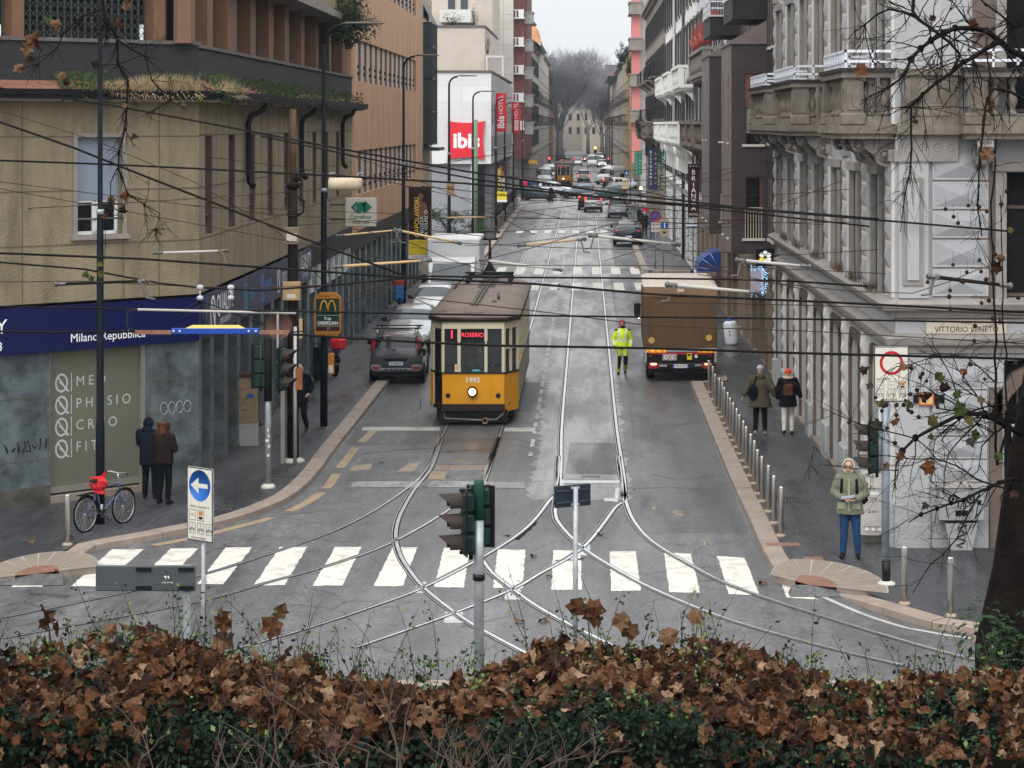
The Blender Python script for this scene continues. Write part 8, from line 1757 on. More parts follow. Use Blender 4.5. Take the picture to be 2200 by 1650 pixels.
Y=69.0; t,a,b_=blade('shop_sign','black square sign with a white six petal flower and one yellow petal',1624,1664,534,571,Y,mat('black sign face',(.008,.008,.009),.35),arm=1); cx,cz=(a.x+b_.x)/2,(a.z+b_.z)/2
q=MB(mat('glowing white petal',(.8,.85,.8),.4,emit=.35)); PY=mat('glowing yellow petal',(.95,.62,.02),.4,emit=.35)
for k in range(6):
	an=PI/2+k*PI/3; q.use(PY if k==2 else q.mats[0]); d=Vector((math.cos(an),0,math.sin(an))); s=Vector((-d.z,0,d.x)); c0=Vector((cx,Y-.006,cz)); q.add([c0+d*.035,c0+d*.11+s*.062,c0+d*.17+s*.055,c0+d*.195,c0+d*.17-s*.055,c0+d*.11-s*.062],[(0,1,2,3,4,5)])
part(q,'emblem',t)
Y=72; a,b_=W(1613,630,Y),W(1641,577,Y); t=thing('shop_screen','pale hanging shop screen wreathed in blue white fairy lights under the flower sign','screen',((a.x+b_.x)/2,Y,a.z)); q=MB(mat('pale window screen',(.32,.30,.36),.4,emit=.12)); q.box(a.x,b_.x,Y,Y+.12,a.z,b_.z); q.use(M_dkgrey); q.box(b_.x,RX,Y+.04,Y+.08,a.z+.4,a.z+.46); part(q,'panel',t); q=MB(mat('blue white fairy light',(.3,.6,.9),.4,emit=2.0)); rr=random.Random(2)
for j in range(150):
	e=rr.random()*4; f=e%1; n=rr.gauss(0,.045); x,z=[(a.x+(b_.x-a.x)*f,a.z+n),(b_.x+n,a.z+(b_.z-a.z)*f),(a.x+(b_.x-a.x)*f,b_.z+n),(b_.x+.06+n,a.z+(b_.z-a.z)*f)][int(e)]; q.ell((x,Y-.03+rr.uniform(-.03,.03),z),.011,5,3)
part(q,'fairy_lights',t,kind='stuff')
Y=101; c=W(1517,560,Y); t=thing('shop_awning','blue dome shaped awning over a tan shopfront by the brown building','awning',(c.x,Y,c.z)); q=MB(mat('blue awning canvas',(.010,.045,.20),.6,var=.15)); n=7; v=[]
for i in range(n+1):
	a_=PI/2*i/n
	for j in range(5): v.append((c.x+.55-1.0*math.sin(a_)*(1),Y+(j-2)*.75,c.z-.38+.85*math.cos(a_)))
q.add(v,[(i*5+j,i*5+j+1,(i+1)*5+j+1,(i+1)*5+j) for i in range(n) for j in range(4)],True); q.poly([(c.x+.55,Y-1.5,c.z-.38)]+[v[i*5] for i in range(n+1)]); part(q,'canvas',t); q=MB(M_alum); [q.tube([(c.x+.5,Y-1.51,c.z-.36),Vector(v[i*5])+Vector((0,-.02,0))],.012,4) for i in (2,4,6)]; part(q,'frame_rod',t)
def banner(label,px0,px1,py0,py1,Y,post):
	t,a,b_=blade('exhibition_banner',label,px0,px1,py0,py1,Y,mat('dark brown poster print',(.045,.026,.02),.5,var=.4,scale=2.5),th=.03); hh=b_.z-a.z; cx=(a.x+b_.x)/2; w=b_.x-a.x
	q=MB(mat('yellow poster band',(.68,.52,.03),.5,var=.03)); q.box(a.x,b_.x,Y-.004,Y,a.z+hh*.055,a.z+hh*.265); q.use(M_letter); q.box(a.x,b_.x,Y-.004,Y,a.z,a.z+hh*.053); q.use(mat('plain ochre poster shape',(.17,.085,.045),.6,var=.4,scale=3)); q.ell((cx,Y-.001,a.z+hh*.70),(w*.30,.003,hh*.12),14,8); q.ell((cx+.02,Y-.001,a.z+hh*.87),(w*.12,.003,hh*.05),12,8); part(q,'print',t)
	q=MB(M_letter); RT=Matrix.Rotation(-PI/2,4,'Y')
	q.use(mat('yellow poster letters',(.78,.62,.05),.5)); q.text('I CAPOLAVORI',.30*w,TX(cx-.13*w,Y-.006,a.z+hh*.56)@RT@UP,squeeze=.95); q.use(M_letter); q.text('PELLIZZA',.20*w,TX(cx+.08*w,Y-.006,a.z+hh*.46)@RT@UP); q.text('DA VOLPEDO',.20*w,TX(cx+.27*w,Y-.006,a.z+hh*.485)@RT@UP); q.use(M_black); q.text('26 SETTEMBRE 2025\n25 GENNAIO 2026',.085*w,TX(cx,Y-.006,a.z+hh*.22)@UP); q.text('GALLERIA D\'ARTE MODERNA\nMILANO',.06*w,TX(cx,Y-.006,a.z+hh*.15)@UP); q.use(M_sred); q.text('BIGLIETTI 02 2541533',.075*w,TX(cx,Y-.006,a.z+hh*.026)@UP); part(q,'print_lettering',t)
	q=MB(M_dkgrey); q.box(post,b_.x,Y+.03,Y+.06,b_.z,b_.z+.04); q.box(post,b_.x,Y+.03,Y+.06,a.z-.04,a.z); part(q,'bracket',t)
banner('tall brown and yellow exhibition banner hung on the lamp post by the copper coloured building',878,927,403,556,101.5,-8.0)
banner('smaller exhibition banner with the same print hung on the far lamp post beside the annexe',1063,1089,350,434,172.5,-6.6)
p=G(1408,577,.12); t=thing('road_sign','round no parking sign with a plate beneath it on the far pavement','sign',tuple(p)); s=F/p.y; zc=W(0,465,p.y).z; q=MB(M_galv); q.tube([(p.x,p.y,.12),(p.x,p.y,zc+.3)],.035,8); part(q,'pole',t); q=MB(M_sred); q.lathe([(.30,-.02),(.30,0)],28,(p.x,p.y-.04,zc),'y'); q.use(M_sblue); q.disc((p.x,p.y-.062,zc),.215,24); q.use(M_sred); q.add([(p.x-.18,p.y-.064,zc+.13),(p.x-.13,p.y-.064,zc+.18),(p.x+.18,p.y-.064,zc-.13),(p.x+.13,p.y-.064,zc-.18)],[(0,3,2,1)]); part(q,'sign_disc',t); q=MB(M_signw); q.box(p.x-.24,p.x+.24,p.y-.06,p.y-.045,zc-.57,zc-.33); q.box(p.x-.24,p.x+.24,p.y-.06,p.y-.045,zc-.83,zc-.59); q.use(M_black); q.text('0-24',.17,TX(p.x,p.y-.062,zc-.45)@UP); q.text('ambo i lati',.10,TX(p.x,p.y-.062,zc-.71)@UP); part(q,'plate',t)
p=G(1425,591,.12); t=thing('road_sign','beige panel with a blue straight ahead arrow disc next to the no parking sign','sign',tuple(p)); zc=W(0,489,p.y).z; q=MB(M_galv); q.tube([(p.x,p.y,.12),(p.x,p.y,zc+.4)],.035,8); part(q,'pole',t); q=MB(mat('beige sign panel',(.36,.30,.22),.5)); q.box(p.x-.17,p.x+.3,p.y-.06,p.y-.04,zc-.45,zc+.45); q.use(M_sblue); q.disc((p.x+.065,p.y-.063,zc+.13),.2,24); q.use(M_letter); q.box(p.x+.04,p.x+.09,p.y-.066,p.y-.064,zc-.02,zc+.2); q.add([(p.x-.02,p.y-.066,zc+.18),(p.x+.15,p.y-.066,zc+.18),(p.x+.065,p.y-.066,zc+.29)],[(0,1,2)]); q.use(M_black); q.box(p.x-.02,p.x+.15,p.y-.064,p.y-.061,zc-.3,zc-.2); part(q,'sign_panel',t)
p=W(1489,484,121); t=thing('parking_sign','small blue and white striped board on a thin pole by the white hotel corner','sign',(p.x,121,.12)); q=MB(M_dkgrey); q.tube([(p.x,121,.12),(p.x,121,p.z)],.03,7); part(q,'pole',t); q=MB(M_sblue); q.box(p.x-.33,p.x+.33,120.94,120.97,p.z-.12,p.z+.12); q.use(M_letter); q.box(p.x-.33,p.x+.33,120.93,120.94,p.z-.045,p.z+.045); part(q,'sign_panel',t)
p=W(1346,371,285); t=thing('road_sign','small blue pedestrian sign past the junction','sign',(p.x,285,0)); q=MB(M_galv); q.tube([(p.x,285,0),(p.x,285,p.z)],.04,6); part(q,'pole',t); q=MB(M_sblue); q.box(p.x-.27,p.x+.27,284.9,284.95,p.z-.3,p.z+.3); q.use(M_letter); q.add([(p.x-.15,284.89,p.z-.18),(p.x+.15,284.89,p.z-.18),(p.x,284.89,p.z+.18)],[(0,1,2)]); part(q,'sign_panel',t)
p=W(1354,388,232); t=thing('road_sign','pale round sign back with a dark post, at the junction corner','sign',(p.x,232,0)); q=MB(M_black); q.tube([(p.x,231.9,0),(p.x,231.9,p.z+.2)],.05,6); part(q,'pole',t); q=MB(mat('pale grey disc',(.5,.52,.55),.5)); q.lathe([(.42,0),(.42,.03)],24,(p.x,232,p.z),'y'); part(q,'sign_disc',t)
p=W(1344,396,230); t=thing('utility_box','beige roadside box on a post at the junction corner','box',(p.x,230,0)); q=MB(mat('beige plastic box',(.48,.36,.22),.5)); q.bbox(p.x-.33,p.x+.33,230,230.4,p.z-.55,p.z+.5,.05); part(q,'box_body',t); q=MB(M_dkgrey); q.tube([(p.x,230.2,0),(p.x,230.2,p.z-.5)],.07,7); part(q,'post',t)
p=W(1145,347,300); t=thing('shop_sign','small yellow shop sign under the tower block balconies','sign',(p.x,299,p.z)); q=MB(M_hazy); q.box(p.x-.55,p.x+.55,299,299.1,p.z-.22,p.z+.22); part(q,'panel',t)
p=W(1377,404,190); t=thing('wall_lamp','glowing globe lamp on the tenement doorway','lamp',(p.x,190,p.z)); q=MB(mat('glowing globe',(1,.88,.65),.3,emit=5,ecol=(1,.8,.5))); q.ell((p.x,190,p.z),.13); part(q,'globe',t); q=MB(M_black); q.tube([(p.x,190,p.z-.1),(p.x,190,p.z-1.2)],.04,6); part(q,'bracket',t)
for (px,py,Y,m,l) in ((1180,341,420,M_tailon,'distant red traffic light by the bare tree trunk'),(1308,342,400,M_tailon,'distant red traffic light on the far pavement past the queue'),(1279,319,330,mat('amber glow',(1,.5,.1),.3,emit=6,ecol=(1,.42,.08)),'distant amber traffic light hanging over the middle of the street')):
	p=W(px,py,Y); t=thing('traffic_light',l,'traffic light',(p.x,Y,0)); q=MB(M_black); q.bbox(p.x-.2,p.x+.2,Y,Y+.3,p.z-.75,p.z+.25,.03);
	if Y!=330: q.tube([(p.x,Y+.15,0),(p.x,Y+.15,p.z)],.07,6)
	else: q.tube([(p.x+.3,Y+.1,p.z),(8,Y+.1,p.z+.6)],.03,5)
	part(q,'signal_housing',t); q=MB(m); q.ell((p.x,Y-.02,p.z+.07),(.17,.05,.17)); part(q,'lens',t)
def bicycle(label,a,b_,frame_m,bag=False,name='bicycle'):
	"""a, b_: ground contact of rear and front wheel"""
	a=Vector(a);b_=Vector(b_); d=(b_-a); L=d.length; ang=math.atan2(d.y,d.x); t=thing(name,label,'bicycle',tuple((a+b_)/2),ang); r=.335
	for x,nm in ((-L/2,'wheel'),(L/2,'wheel')):
		q=MB(M_tyre); n=28; ring_=[(x+r*math.cos(2*PI*k/n),0,r+r*math.sin(2*PI*k/n)) for k in range(n+1)]; q.tube(ring_,.019,6,False); q.use(M_alum); q.tube([(x+(r-.03)*math.cos(2*PI*k/n),0,r+(r-.03)*math.sin(2*PI*k/n)) for k in range(n+1)],.010,5,False);
		for k in range(16): an=2*PI*k/16; q.tube([(x,0.02*(-1)**k,r),(x+(r-.03)*math.cos(an),0,r+(r-.03)*math.sin(an))],.0022,3,False)
		q.lathe([(.02,-.04),(.02,.04)],8,(x,0,r),'y'); o=q.build('wheel',t); q=MB(M_orange); q.ell((x+.13,-.012,r-.12),(.028,.008,.02),6,5); q.build('reflector',o)
		q=MB(M_black); q.tube([(x+(r+.03)*math.cos(an),0,r+(r+.03)*math.sin(an)) for an in [rad(30+(20 if x<0 else 0))+rad(110)*k/10 for k in range(11)]],.018,5); q.build('mudguard',t)
	q=MB(frame_m); bb=(-.10,0,.30); st=(-.25,0,.80); hdt=(L/2-.16,0,.86); hdb=(L/2-.11,0,.66)
	for p_ in ((bb,st),(st,(hdt[0],0,.80)),(bb,hdb),(hdt,hdb)): q.tube(p_,.018,7)
	for s in (-1,1): q.tube([(-L/2,s*.05,r),(bb[0],s*.03,bb[2])],.011,5); q.tube([(-L/2,s*.05,r),(st[0],s*.02,.76)],.010,5); q.tube([hdb,(L/2-.02,s*.05,r+.1),(L/2,s*.05,r)],.013,5)
	q.build('frame',t); q=MB(M_black); q.tube([(st[0],0,.8),(st[0]-.03,0,.93)],.014,6); q.ell((st[0]-.05,0,.96),(.14,.075,.035),10,6); q.build('saddle',t)
	q=MB(M_alum); q.tube([hdt,(hdt[0]-.02,0,1.0)],.016,6); q.tube([(hdt[0]-.09,-.29,1.02),(hdt[0]+.02,-.24,1.03),(hdt[0]+.0,0,1.01),(hdt[0]+.02,.24,1.03),(hdt[0]-.09,.29,1.02)],.012,6); q.use(M_black); [q.tube([(hdt[0]-.12,s*.30,1.02),(hdt[0]-.03,s*.265,1.025)],.018,6) for s in (-1,1)]; q.build('handlebar',t)
	q=MB(M_dkgrey); q.lathe([(.09,-.035),(.09,-.03)],14,(bb[0],0,bb[2]),'y'); q.tube([(bb[0],-.06,bb[2]),(bb[0]+.1,-.07,bb[2]-.13)],.011,5); q.tube([(bb[0],.06,bb[2]),(bb[0]-.1,.07,bb[2]+.13)],.011,5); q.box(bb[0]+.07,bb[0]+.16,-.14,-.07,bb[2]-.15,bb[2]-.13); q.box(bb[0]-.16,bb[0]-.07,.07,.14,bb[2]+.12,bb[2]+.14); q.tube([(bb[0],-.03,bb[2]+.088),(-L/2,-.04,r+.05)],.006,4); q.tube([(bb[0],-.03,bb[2]-.088),(-L/2,-.04,r-.05)],.006,4); q.build('crankset',t)
	q=MB(M_black); q.box(-L/2-.2,-L/2+.25,-.06,.06,.72,.735); [q.tube([(-L/2-.1,s*.06,.72),(-L/2,s*.05,r)],.007,4) for s in (-1,1)]; q.build('rack',t)
	return t
M_bike=mat('dark blue silver frame',(.10,.12,.22),.35,metal=.4)
ra,rb=G(184,1143,.124),G(266,1124,.124)
bk=bicycle('dark blue silver bicycle chained to the lamp post by the frosted shop window',ra,rb,M_bike)
c=(ra+rb)/2; d=(rb-ra).normalized(); s0=Vector((ra.x,ra.y,.124))+d*.38
bg_=thing('plastic_bag','red plastic bag tied over the saddle of the chained bicycle','bag',(s0.x,s0.y,s0.z+.75)); q=MB(mat('red plastic bag film',(.42,.012,.015),.3,var=.15,scale=6,bump=.6,bscale=12)); rr=random.Random(9); n=12; rows=[(.02,1.02),(.13,1.0),(.17,.93),(.16,.84),(.11,.76),(.13,.70)]; v=[]
for r_,z in rows:
	for k in range(n): a_=2*PI*k/n; rr_=r_*(1+rr.uniform(-.22,.22)); v.append((s0.x+rr_*math.cos(a_)*1.05,s0.y+rr_*math.sin(a_)*.8,s0.z+z+rr.uniform(-.02,.02)))
q.add(v,[(i*n+j,i*n+(j+1)%n,(i+1)*n+(j+1)%n,(i+1)*n+j) for i in range(len(rows)-1) for j in range(n)]); part(q,'film',bg_); q=MB(q.mats[0]); q.add([(s0.x+.02,s0.y,s0.z+1.0),(s0.x+.12,s0.y,s0.z+1.14),(s0.x+.15,s0.y+.03,s0.z+1.02)],[(0,1,2)]); part(q,'knot',bg_)
lk=thing('chain_lock','steel chain looped from the bicycle to the lamp post','chain',(-9.57,45.75,.6)); q=MB(M_alum); e0=Vector((ra.x+.28,ra.y+.1,.62)); e1=Vector((-9.5,45.66,.52)); [q.ell(e0.lerp(e1,k/13)+Vector((0,0,-.1*math.sin(PI*k/13))),(.025,.012,.014),6,4) for k in range(14)]; part(q,'links',lk)
def scooter(label,loc,rz,m1,m2,seat=True):
	t=thing('motor_scooter',label,'scooter',loc,rz); q=MB(m1); q.bbox(-.16,.16,-.75,.35,.35,.62,.08); q.bbox(-.2,.2,.45,.6,.35,1.0,.06); q.bbox(-.15,.15,.3,.5,.25,.35,.03); q.ell((0,-.45,.6),(.18,.4,.16)); q.build('body',t); q=MB(M_black); q.bbox(-.14,.14,-.75,.1,.70,.80,.04); q.build('seat',t)
	for y in (-.6,.62): q=MB(M_tyre); q.lathe([(.16,-.05),(.24,-.04),(.24,.04),(.16,.05)],18,(0,y,.24),'x'); q.build('wheel',t)
	q=MB(M_black); q.tube([(0,.62,.24),(0,.5,.95),(0,.45,1.08)],.025,6); q.tube([(-.33,.38,1.1),(-.1,.45,1.1),(.1,.45,1.1),(.33,.38,1.1)],.016,6); [q.ell((s*.33,.45,1.28),(.06,.02,.04)) for s in (-1,1)]; [q.tube([(s*.25,.42,1.1),(s*.33,.45,1.26)],.008,4) for s in (-1,1)]; q.build('handlebar',t)
	q=MB(m2); q.bbox(-.22,.22,-1.02,-.62,.82,1.18,.06); q.build('top_box',t); return t
scooter('parked scooter with a red carrier box by the marble piers behind the walker',(-8.05,72,.124),rad(160),P_blk,M_red)
scooter('red and blue rental scooter parked by the marble piers past the silver estate',(-8.0,99.5,.124),rad(185),mat('rental blue',(.02,.15,.38),.4),mat('rental red',(.48,.03,.04),.4))
scooter('dark motor scooter with a red seat cover on the far pavement near the blue jacket',(4.4,186,.12),rad(20),P_blk,M_crim)
bicycle('pale shared bicycle standing on the far pavement by the small van',(3.9,214,.12),(4.6,214.8,.12),M_tailon if 0 else mat('shared bike red',(.3,.03,.03),.4)); bicycle('shared bicycle with a blue frame beside the other shared bicycle',(4.3,216,.12),(5.0,216.8,.12),M_sblue); bicycle('green dockless bicycle leaning by the silver van',(3.45,196.5,.12),(3.9,197.3,.12),mat('lime green',(.10,.55,.06),.4))
t=thing('railing','low concrete wall with a dark railing along the kerb by the annexe','railing',(-6.6,200,.12)); q=MB(mat('dirty concrete wall',(.19,.165,.13),.8,var=.25,dirt=.4)); q.box(-6.85,-6.6,172,224,.1,.95); part(q,'low_wall',t); q=MB(M_dkgrey)
for k in range(53): q.box(-6.74,-6.71,172+k,172.03+k,.95,1.9)
q.box(-6.75,-6.70,172,224,1.9,1.95); q.box(-6.74,-6.71,172,224,1.4,1.43); part(q,'rail',t)
def wire(label,pts,Z=5.6,r=.011,m=None,Yf=None,group=None,name='overhead_wire',sag=0.0):
	"""pts: column/row traces; each point is set at the depth where the wire hangs at about height Z"""
	P=[]
	for i,(x,y) in enumerate(pts):
		z=Z[i] if isinstance(Z,(list,tuple)) else Z
		Y=(Yf[i] if isinstance(Yf,(list,tuple)) else Yf) if Yf else min(150,max(22,(H-z)*F/(y-VY)))
		P.append(W(x,y,Y))
	q=MB(m or M_wire); q.tube(along(P,2.5),r,5); c=(P[0]+P[-1])/2
	return q.build(name,loc=tuple(c),label=label,cat='wire',group=group)
TH=.019
wire('thick twin cable from the terrace gutter falling past the hotel pillow sign',[(-20,186),(250,228),(500,275),(760,325),(1000,368),(1300,412),(1600,447),(2230,497)],Yf=45,r=TH)
wire('thick cable just under the first one where it passes the copper coloured building',[(560,292),(775,338),(1020,385),(1250,418),(1560,452),(1900,490),(2230,520)],Yf=47,r=.017)
wire('thick black cable level with the top of the roller blind window',[(-20,344),(230,353),(420,362),(760,380),(1000,394),(1300,425),(1640,452),(2230,502)],Yf=43,r=TH)
wire('steep thick cable descending diagonally across the beige wall to the lamp post',[(-20,255),(160,318),(310,378),(470,440),(620,500),(760,552),(880,596)],Yf=42,r=.022)
wire('thick cable crossing the lower beige wall and the tram pantograph',[(-20,543),(300,556),(560,574),(700,584),(900,598),(1150,610),(1400,632),(1800,650),(2230,672)],Yf=36,r=TH)
wire('thick cable skimming the tram roof top and the lorry flap',[(880,593),(1100,596),(1300,597),(1560,600),(1700,604),(2230,640)],Yf=46,r=.02)
wire('cable running low across the beige wall to the navy fascia',[(-20,562),(180,578),(340,608),(430,618),(560,624),(700,614),(870,598)],Yf=37,r=.016)
wire('bottom contact wire crossing the tram windscreen from edge to edge',[(620,718),(900,735),(1050,742),(1400,748),(1700,758),(2230,772)],Z=5.3,r=.016)
wire('contact wire crossing the deep blue fascia to the blue section insulator',[(-20,712),(130,714),(290,712)],Yf=32,r=.016)
wire('contact wire level with the tram destination sign and the plaque',[(-20,658),(300,664),(640,669),(1000,676),(1300,680),(1640,684),(2230,694)],Z=5.35,r=.014)
thin=[
('thin wire rising over the slot windows from the frame edge to the copper panels',[(-20,452),(240,438),(460,424),(660,410),(860,372),(1010,340),(1120,325)],48),
('thin wire from the roller blind window to the supermarket sign',[(-20,388),(180,413),(420,442),(600,462),(740,470),(900,492),(1080,512)],46),
('thin wire crossing the middle of the slot windows',[(-20,402),(250,450),(500,496),(760,544),(900,568)],44),
('thin wire with an end hook over the first slot window',[(415,443),(620,450),(760,456),(960,462),(1250,472),(1500,480),(1760,478),(2230,472)],50),
('thin wire passing under the roller blind window toward the banner',[(-20,283),(330,322),(640,362),(840,392),(1010,428),(1210,470)],52),
('thin wire from the lamp post up to the dark brown bays',[(640,484),(860,470),(1050,448),(1300,418),(1520,372),(1700,332)],60),
('thin wire from the crossing to the brown bay corner',[(1060,462),(1250,440),(1400,412),(1560,374),(1688,330)],64),
('thin wire to the first floor of the grey palazzo',[(1180,420),(1400,402),(1600,382),(1740,388)],62),
('golden brown wire wavering across the palazzo windows',[(1330,424),(1500,422),(1640,420),(1760,412),(1900,400),(2100,372),(2230,360)],50),
('thin wire across the maroon hotel sign base',[(1100,470),(1300,468),(1500,470),(1800,484),(2230,498)],56),
('thin wire crossing the flower sign and palazzo ledge',[(930,520),(1200,532),(1500,540),(1700,548),(1990,530),(2230,505)],46),
('thin wire crossing the far zebra toward the awning',[(880,560),(1100,570),(1350,570),(1600,574),(1830,584),(2010,594)],44),
('thin span wire over the far zebra crossing',[(740,640),(860,602),(1010,566),(1160,528),(1290,488),(1330,478)],44),
('thin wire falling from the far zebra toward the lorry flap',[(1290,488),(1430,540),(1540,578),(1620,598),(1720,620)],44),
('thin span wire above the third crosswalk',[(930,505),(1080,498),(1280,484),(1480,480),(1620,470)],56),
('thin wire slightly below the third crosswalk span',[(1000,528),(1100,524),(1250,505),(1380,492),(1580,488)],54),
('thin wire from the supermarket sign down to the tram mirror',[(750,490),(860,512),(960,555),(1060,590)],44),
('thin wire from the bus stop board up over the silver estate',[(740,655),(825,618),(870,630),(935,662)],40),
('thin wire with clamps over the lorry and palazzo doors',[(1420,650),(1560,652),(1740,656),(1960,664),(2230,680)],36),
('thin dark wire between the lorry flap and the street plaque',[(1500,590),(1700,612),(1830,626),(1960,630),(2040,605),(2110,575)],38),
('thin wire along the marble pier tops to the tram roof',[(-20,606),(180,604),(420,616),(560,618),(720,612),(900,610),(1100,612)],38),
('thin wire from the terrace edge down to the bus stop board',[(-20,232),(200,300),(420,392),(600,500),(690,600)],41),
('thin wire between the black tram pole and the far zebra',[(632,300),(800,350),(980,420),(1150,505)],56),
('thin wire crossing just over the hi-vis jacket',[(900,640),(1150,668),(1400,700),(1750,712),(2230,740)],33),
('thin wire rising to the palazzo balcony underside',[(1300,560),(1500,500),(1700,430),(1880,360)],52),
('thin wire from the banner to the maroon hotel sign',[(905,400),(1100,420),(1300,440),(1490,455)],75),
('thin far wire above the crossing cars',[(1080,378),(1200,388),(1300,392),(1400,386),(1500,370)],95),
('thin far wire at the roof height of the distant tram',[(1090,360),(1200,366),(1300,370),(1420,362)],110),
('thin far wire in front of the bare tree trunk',[(1110,330),(1200,335),(1300,332),(1400,322)],130),
('thin far wire below the yellow shop sign',[(1100,400),(1240,400),(1380,410),(1470,430)],85),
('thin far wire over the silver hatchback brake lamps',[(1060,420),(1200,424),(1330,430),(1450,442)],75),
]
for l,p,y in thin: wire(l,p,Yf=y,r=.0075 if y<70 else .014,m=M_wireb)
def arm(label,a,b_,Y,m,r=.03,hook=0,name='registration_arm'):
	p,q_=W(*a,Y),W(*b_,Y); t=thing(name,label,'wire arm',tuple((p+q_)/2)); q=MB(m); q.tube([p,q_],[r,r*.85],8); part(q,'rod',t)
	q=MB(M_iron)
	for e,d in ((p,(p-q_).normalized()),(q_,(q_-p).normalized())): q.tube([e-d*.02,e+d*.12],r*1.25,7); q.ell(e+d*.14,(r*1.5,r*1.2,r*1.8),8,5)
	if hook: e=q_ if hook>0 else p; d=(q_-p).normalized()*(1 if hook>0 else -1); q.use(M_cap); [q.tube([e+Vector((0,o,0)),e+d*.07+Vector((0,o,-.05)),e+d*.12+Vector((0,o,-.26)),e+d*.25+Vector((0,o,-.29))],.014,5) for o in (-.04,.04)]
	part(q,'clamp',t); return t
arm('grey rod with hook over the lower beige wall',(348,543),(472,539),42,M_pipeg,.022,1); arm('pale rod across the lower slot windows toward the banner',(738,505),(846,495),50,M_pipe,.02,1)
arm('ochre rod hanging before the white shop fascias',(735,572),(908,560),44,M_pipe,.028,1); arm('ochre rod in front of the exhibition banner',(862,496),(975,520),50,M_pipe,.026,-1)
arm('grey rod right above the tram pantograph',(1048,560),(1190,578),46,M_pipeg,.026,-1); arm('ochre rod over the middle of the far zebra',(1128,526),(1242,515),48,M_pipe,.026,1)
arm('long grey rod crossing in front of the navy crossover',(1282,507),(1444,524),48,M_pipeg,.032,-1); arm('ochre rod in front of the evergreen shrubs',(958,468),(1048,466),62,M_pipe,.025,1)
arm('grey rod in front of the lorry flap',(1452,613),(1612,627),38,M_pipeg,.03,-1); arm('grey rod under the flower sign',(1600,560),(1722,571),40,M_pipeg,.028,-1); arm('dark rod in front of the palazzo ledge',(2016,596),(2150,612),34,M_pole2,.03,-1); arm('dark rod on the beige wall above the deep blue fascia',(140,610),(298,604),36,M_pole2,.025,1)
Y=33; t=thing('section_insulator','blue and yellow section insulator beam hung under a pale rod before the fascias','wire fitting',tuple(W(460,705,Y))); q=MB(mat('bright blue beam',(.012,.05,.26),.4)); a,b_=W(368,718,Y),W(558,705,Y); q.bbox(a.x,b_.x,Y-.03,Y+.03,a.z,b_.z,.01); q.use(mat('yellow beam top',(.55,.40,.10),.5)); q.add([(a.x+.2,Y-.02,b_.z),(b_.x-.2,Y-.02,b_.z),(b_.x-.3,Y,b_.z+.045),(a.x+.3,Y,b_.z+.045),(a.x+.2,Y+.02,b_.z),(b_.x-.2,Y+.02,b_.z)],[(0,1,2,3),(3,2,5,4)]); q.use(M_alum); [q.ell((a.x+f*(b_.x-a.x),Y-.035,(a.z+b_.z)/2),(.02,.012,.02),8,5) for f in (.03,.1,.88,.96)]; part(q,'beam',t)
q=MB(M_pipeg); q.tube([W(296,665,Y),W(636,673,Y)],.018,7); q.use(M_black); q.tube([W(296,665,Y),W(273,668,Y),W(273,705,Y),W(290,710,Y)],.012,5); q.tube([W(636,673,Y),W(652,676,Y),W(652,712,Y),W(622,714,Y)],.012,5); part(q,'rod',t)
q=MB(M_rust); q.box(W(285,0,Y).x,a.x,Y-.02,Y+.02,a.z+.0,a.z+.055); q.box(b_.x,W(622,0,Y).x,Y-.02,Y+.02,a.z,a.z+.055); part(q,'clamp',t)
q=MB(M_ins);
for px in (430,496): c=W(px,618,Y); q.bbox(c.x-.045,c.x+.045,Y-.04,Y+.04,c.z-.03,c.z+.04,.02); q.cyl(c.x,Y,c.z-.12,c.z-.03,.012,6); q.lathe([(.02,-.05),(.05,-.03),(.045,0),(.02,.02)],10,(c.x,Y,c.z-.13))
q.use(M_black); [q.tube([W(x0,y0,Y),W(x1,y1,Y)],.008,4) for x0,y0,x1,y1 in ((430,645,352,693),(430,645,570,700),(496,645,570,697),(440,650,380,690))]; part(q,'hanger',t)
Y=48; c0,c1=W(706,395,Y),W(778,397,Y); t=thing('balance_weight','rusty cream cylinder weight hanging among the cables before the copper coloured building','wire fitting',tuple((c0+c1)/2)); q=MB(mat('rusty cream cylinder',(.42,.36,.25),.6,var=.2,dirt=.7,dscale=4,dcol=(.18,.07,.03))); q.lathe([(.10,0),(.13,.03),(.13,(c1-c0).length-.03),(.10,(c1-c0).length)],14,(0,0,0),'x'); q.v=[Vector((v.x+c0.x,v.y+Y,v.z+c0.z)) for v in q.v]; q.use(M_galv); [q.tube([(x,Y,c0.z+.1),(x,Y,c0.z+.22),(x+.1,Y,c0.z+.22)],.015,5) for x in (c0.x+.03,c1.x-.08)]; part(q,'cylinder',t)
for k,(x,y,Y) in enumerate([(968,405,100)]):
	c=W(x,y,Y); t=thing('number_plate_box','small ochre number box on the lamp post beside the pillow sign','box',tuple(c)); q=MB(M_bbox2); q.bbox(c.x-.17,c.x+.17,Y,Y+.2,c.z-.3,c.z+.3,.02); q.use(M_black); q.text('90',.3,TX(c.x,Y-.003,c.z)@UP); part(q,'box_body',t)
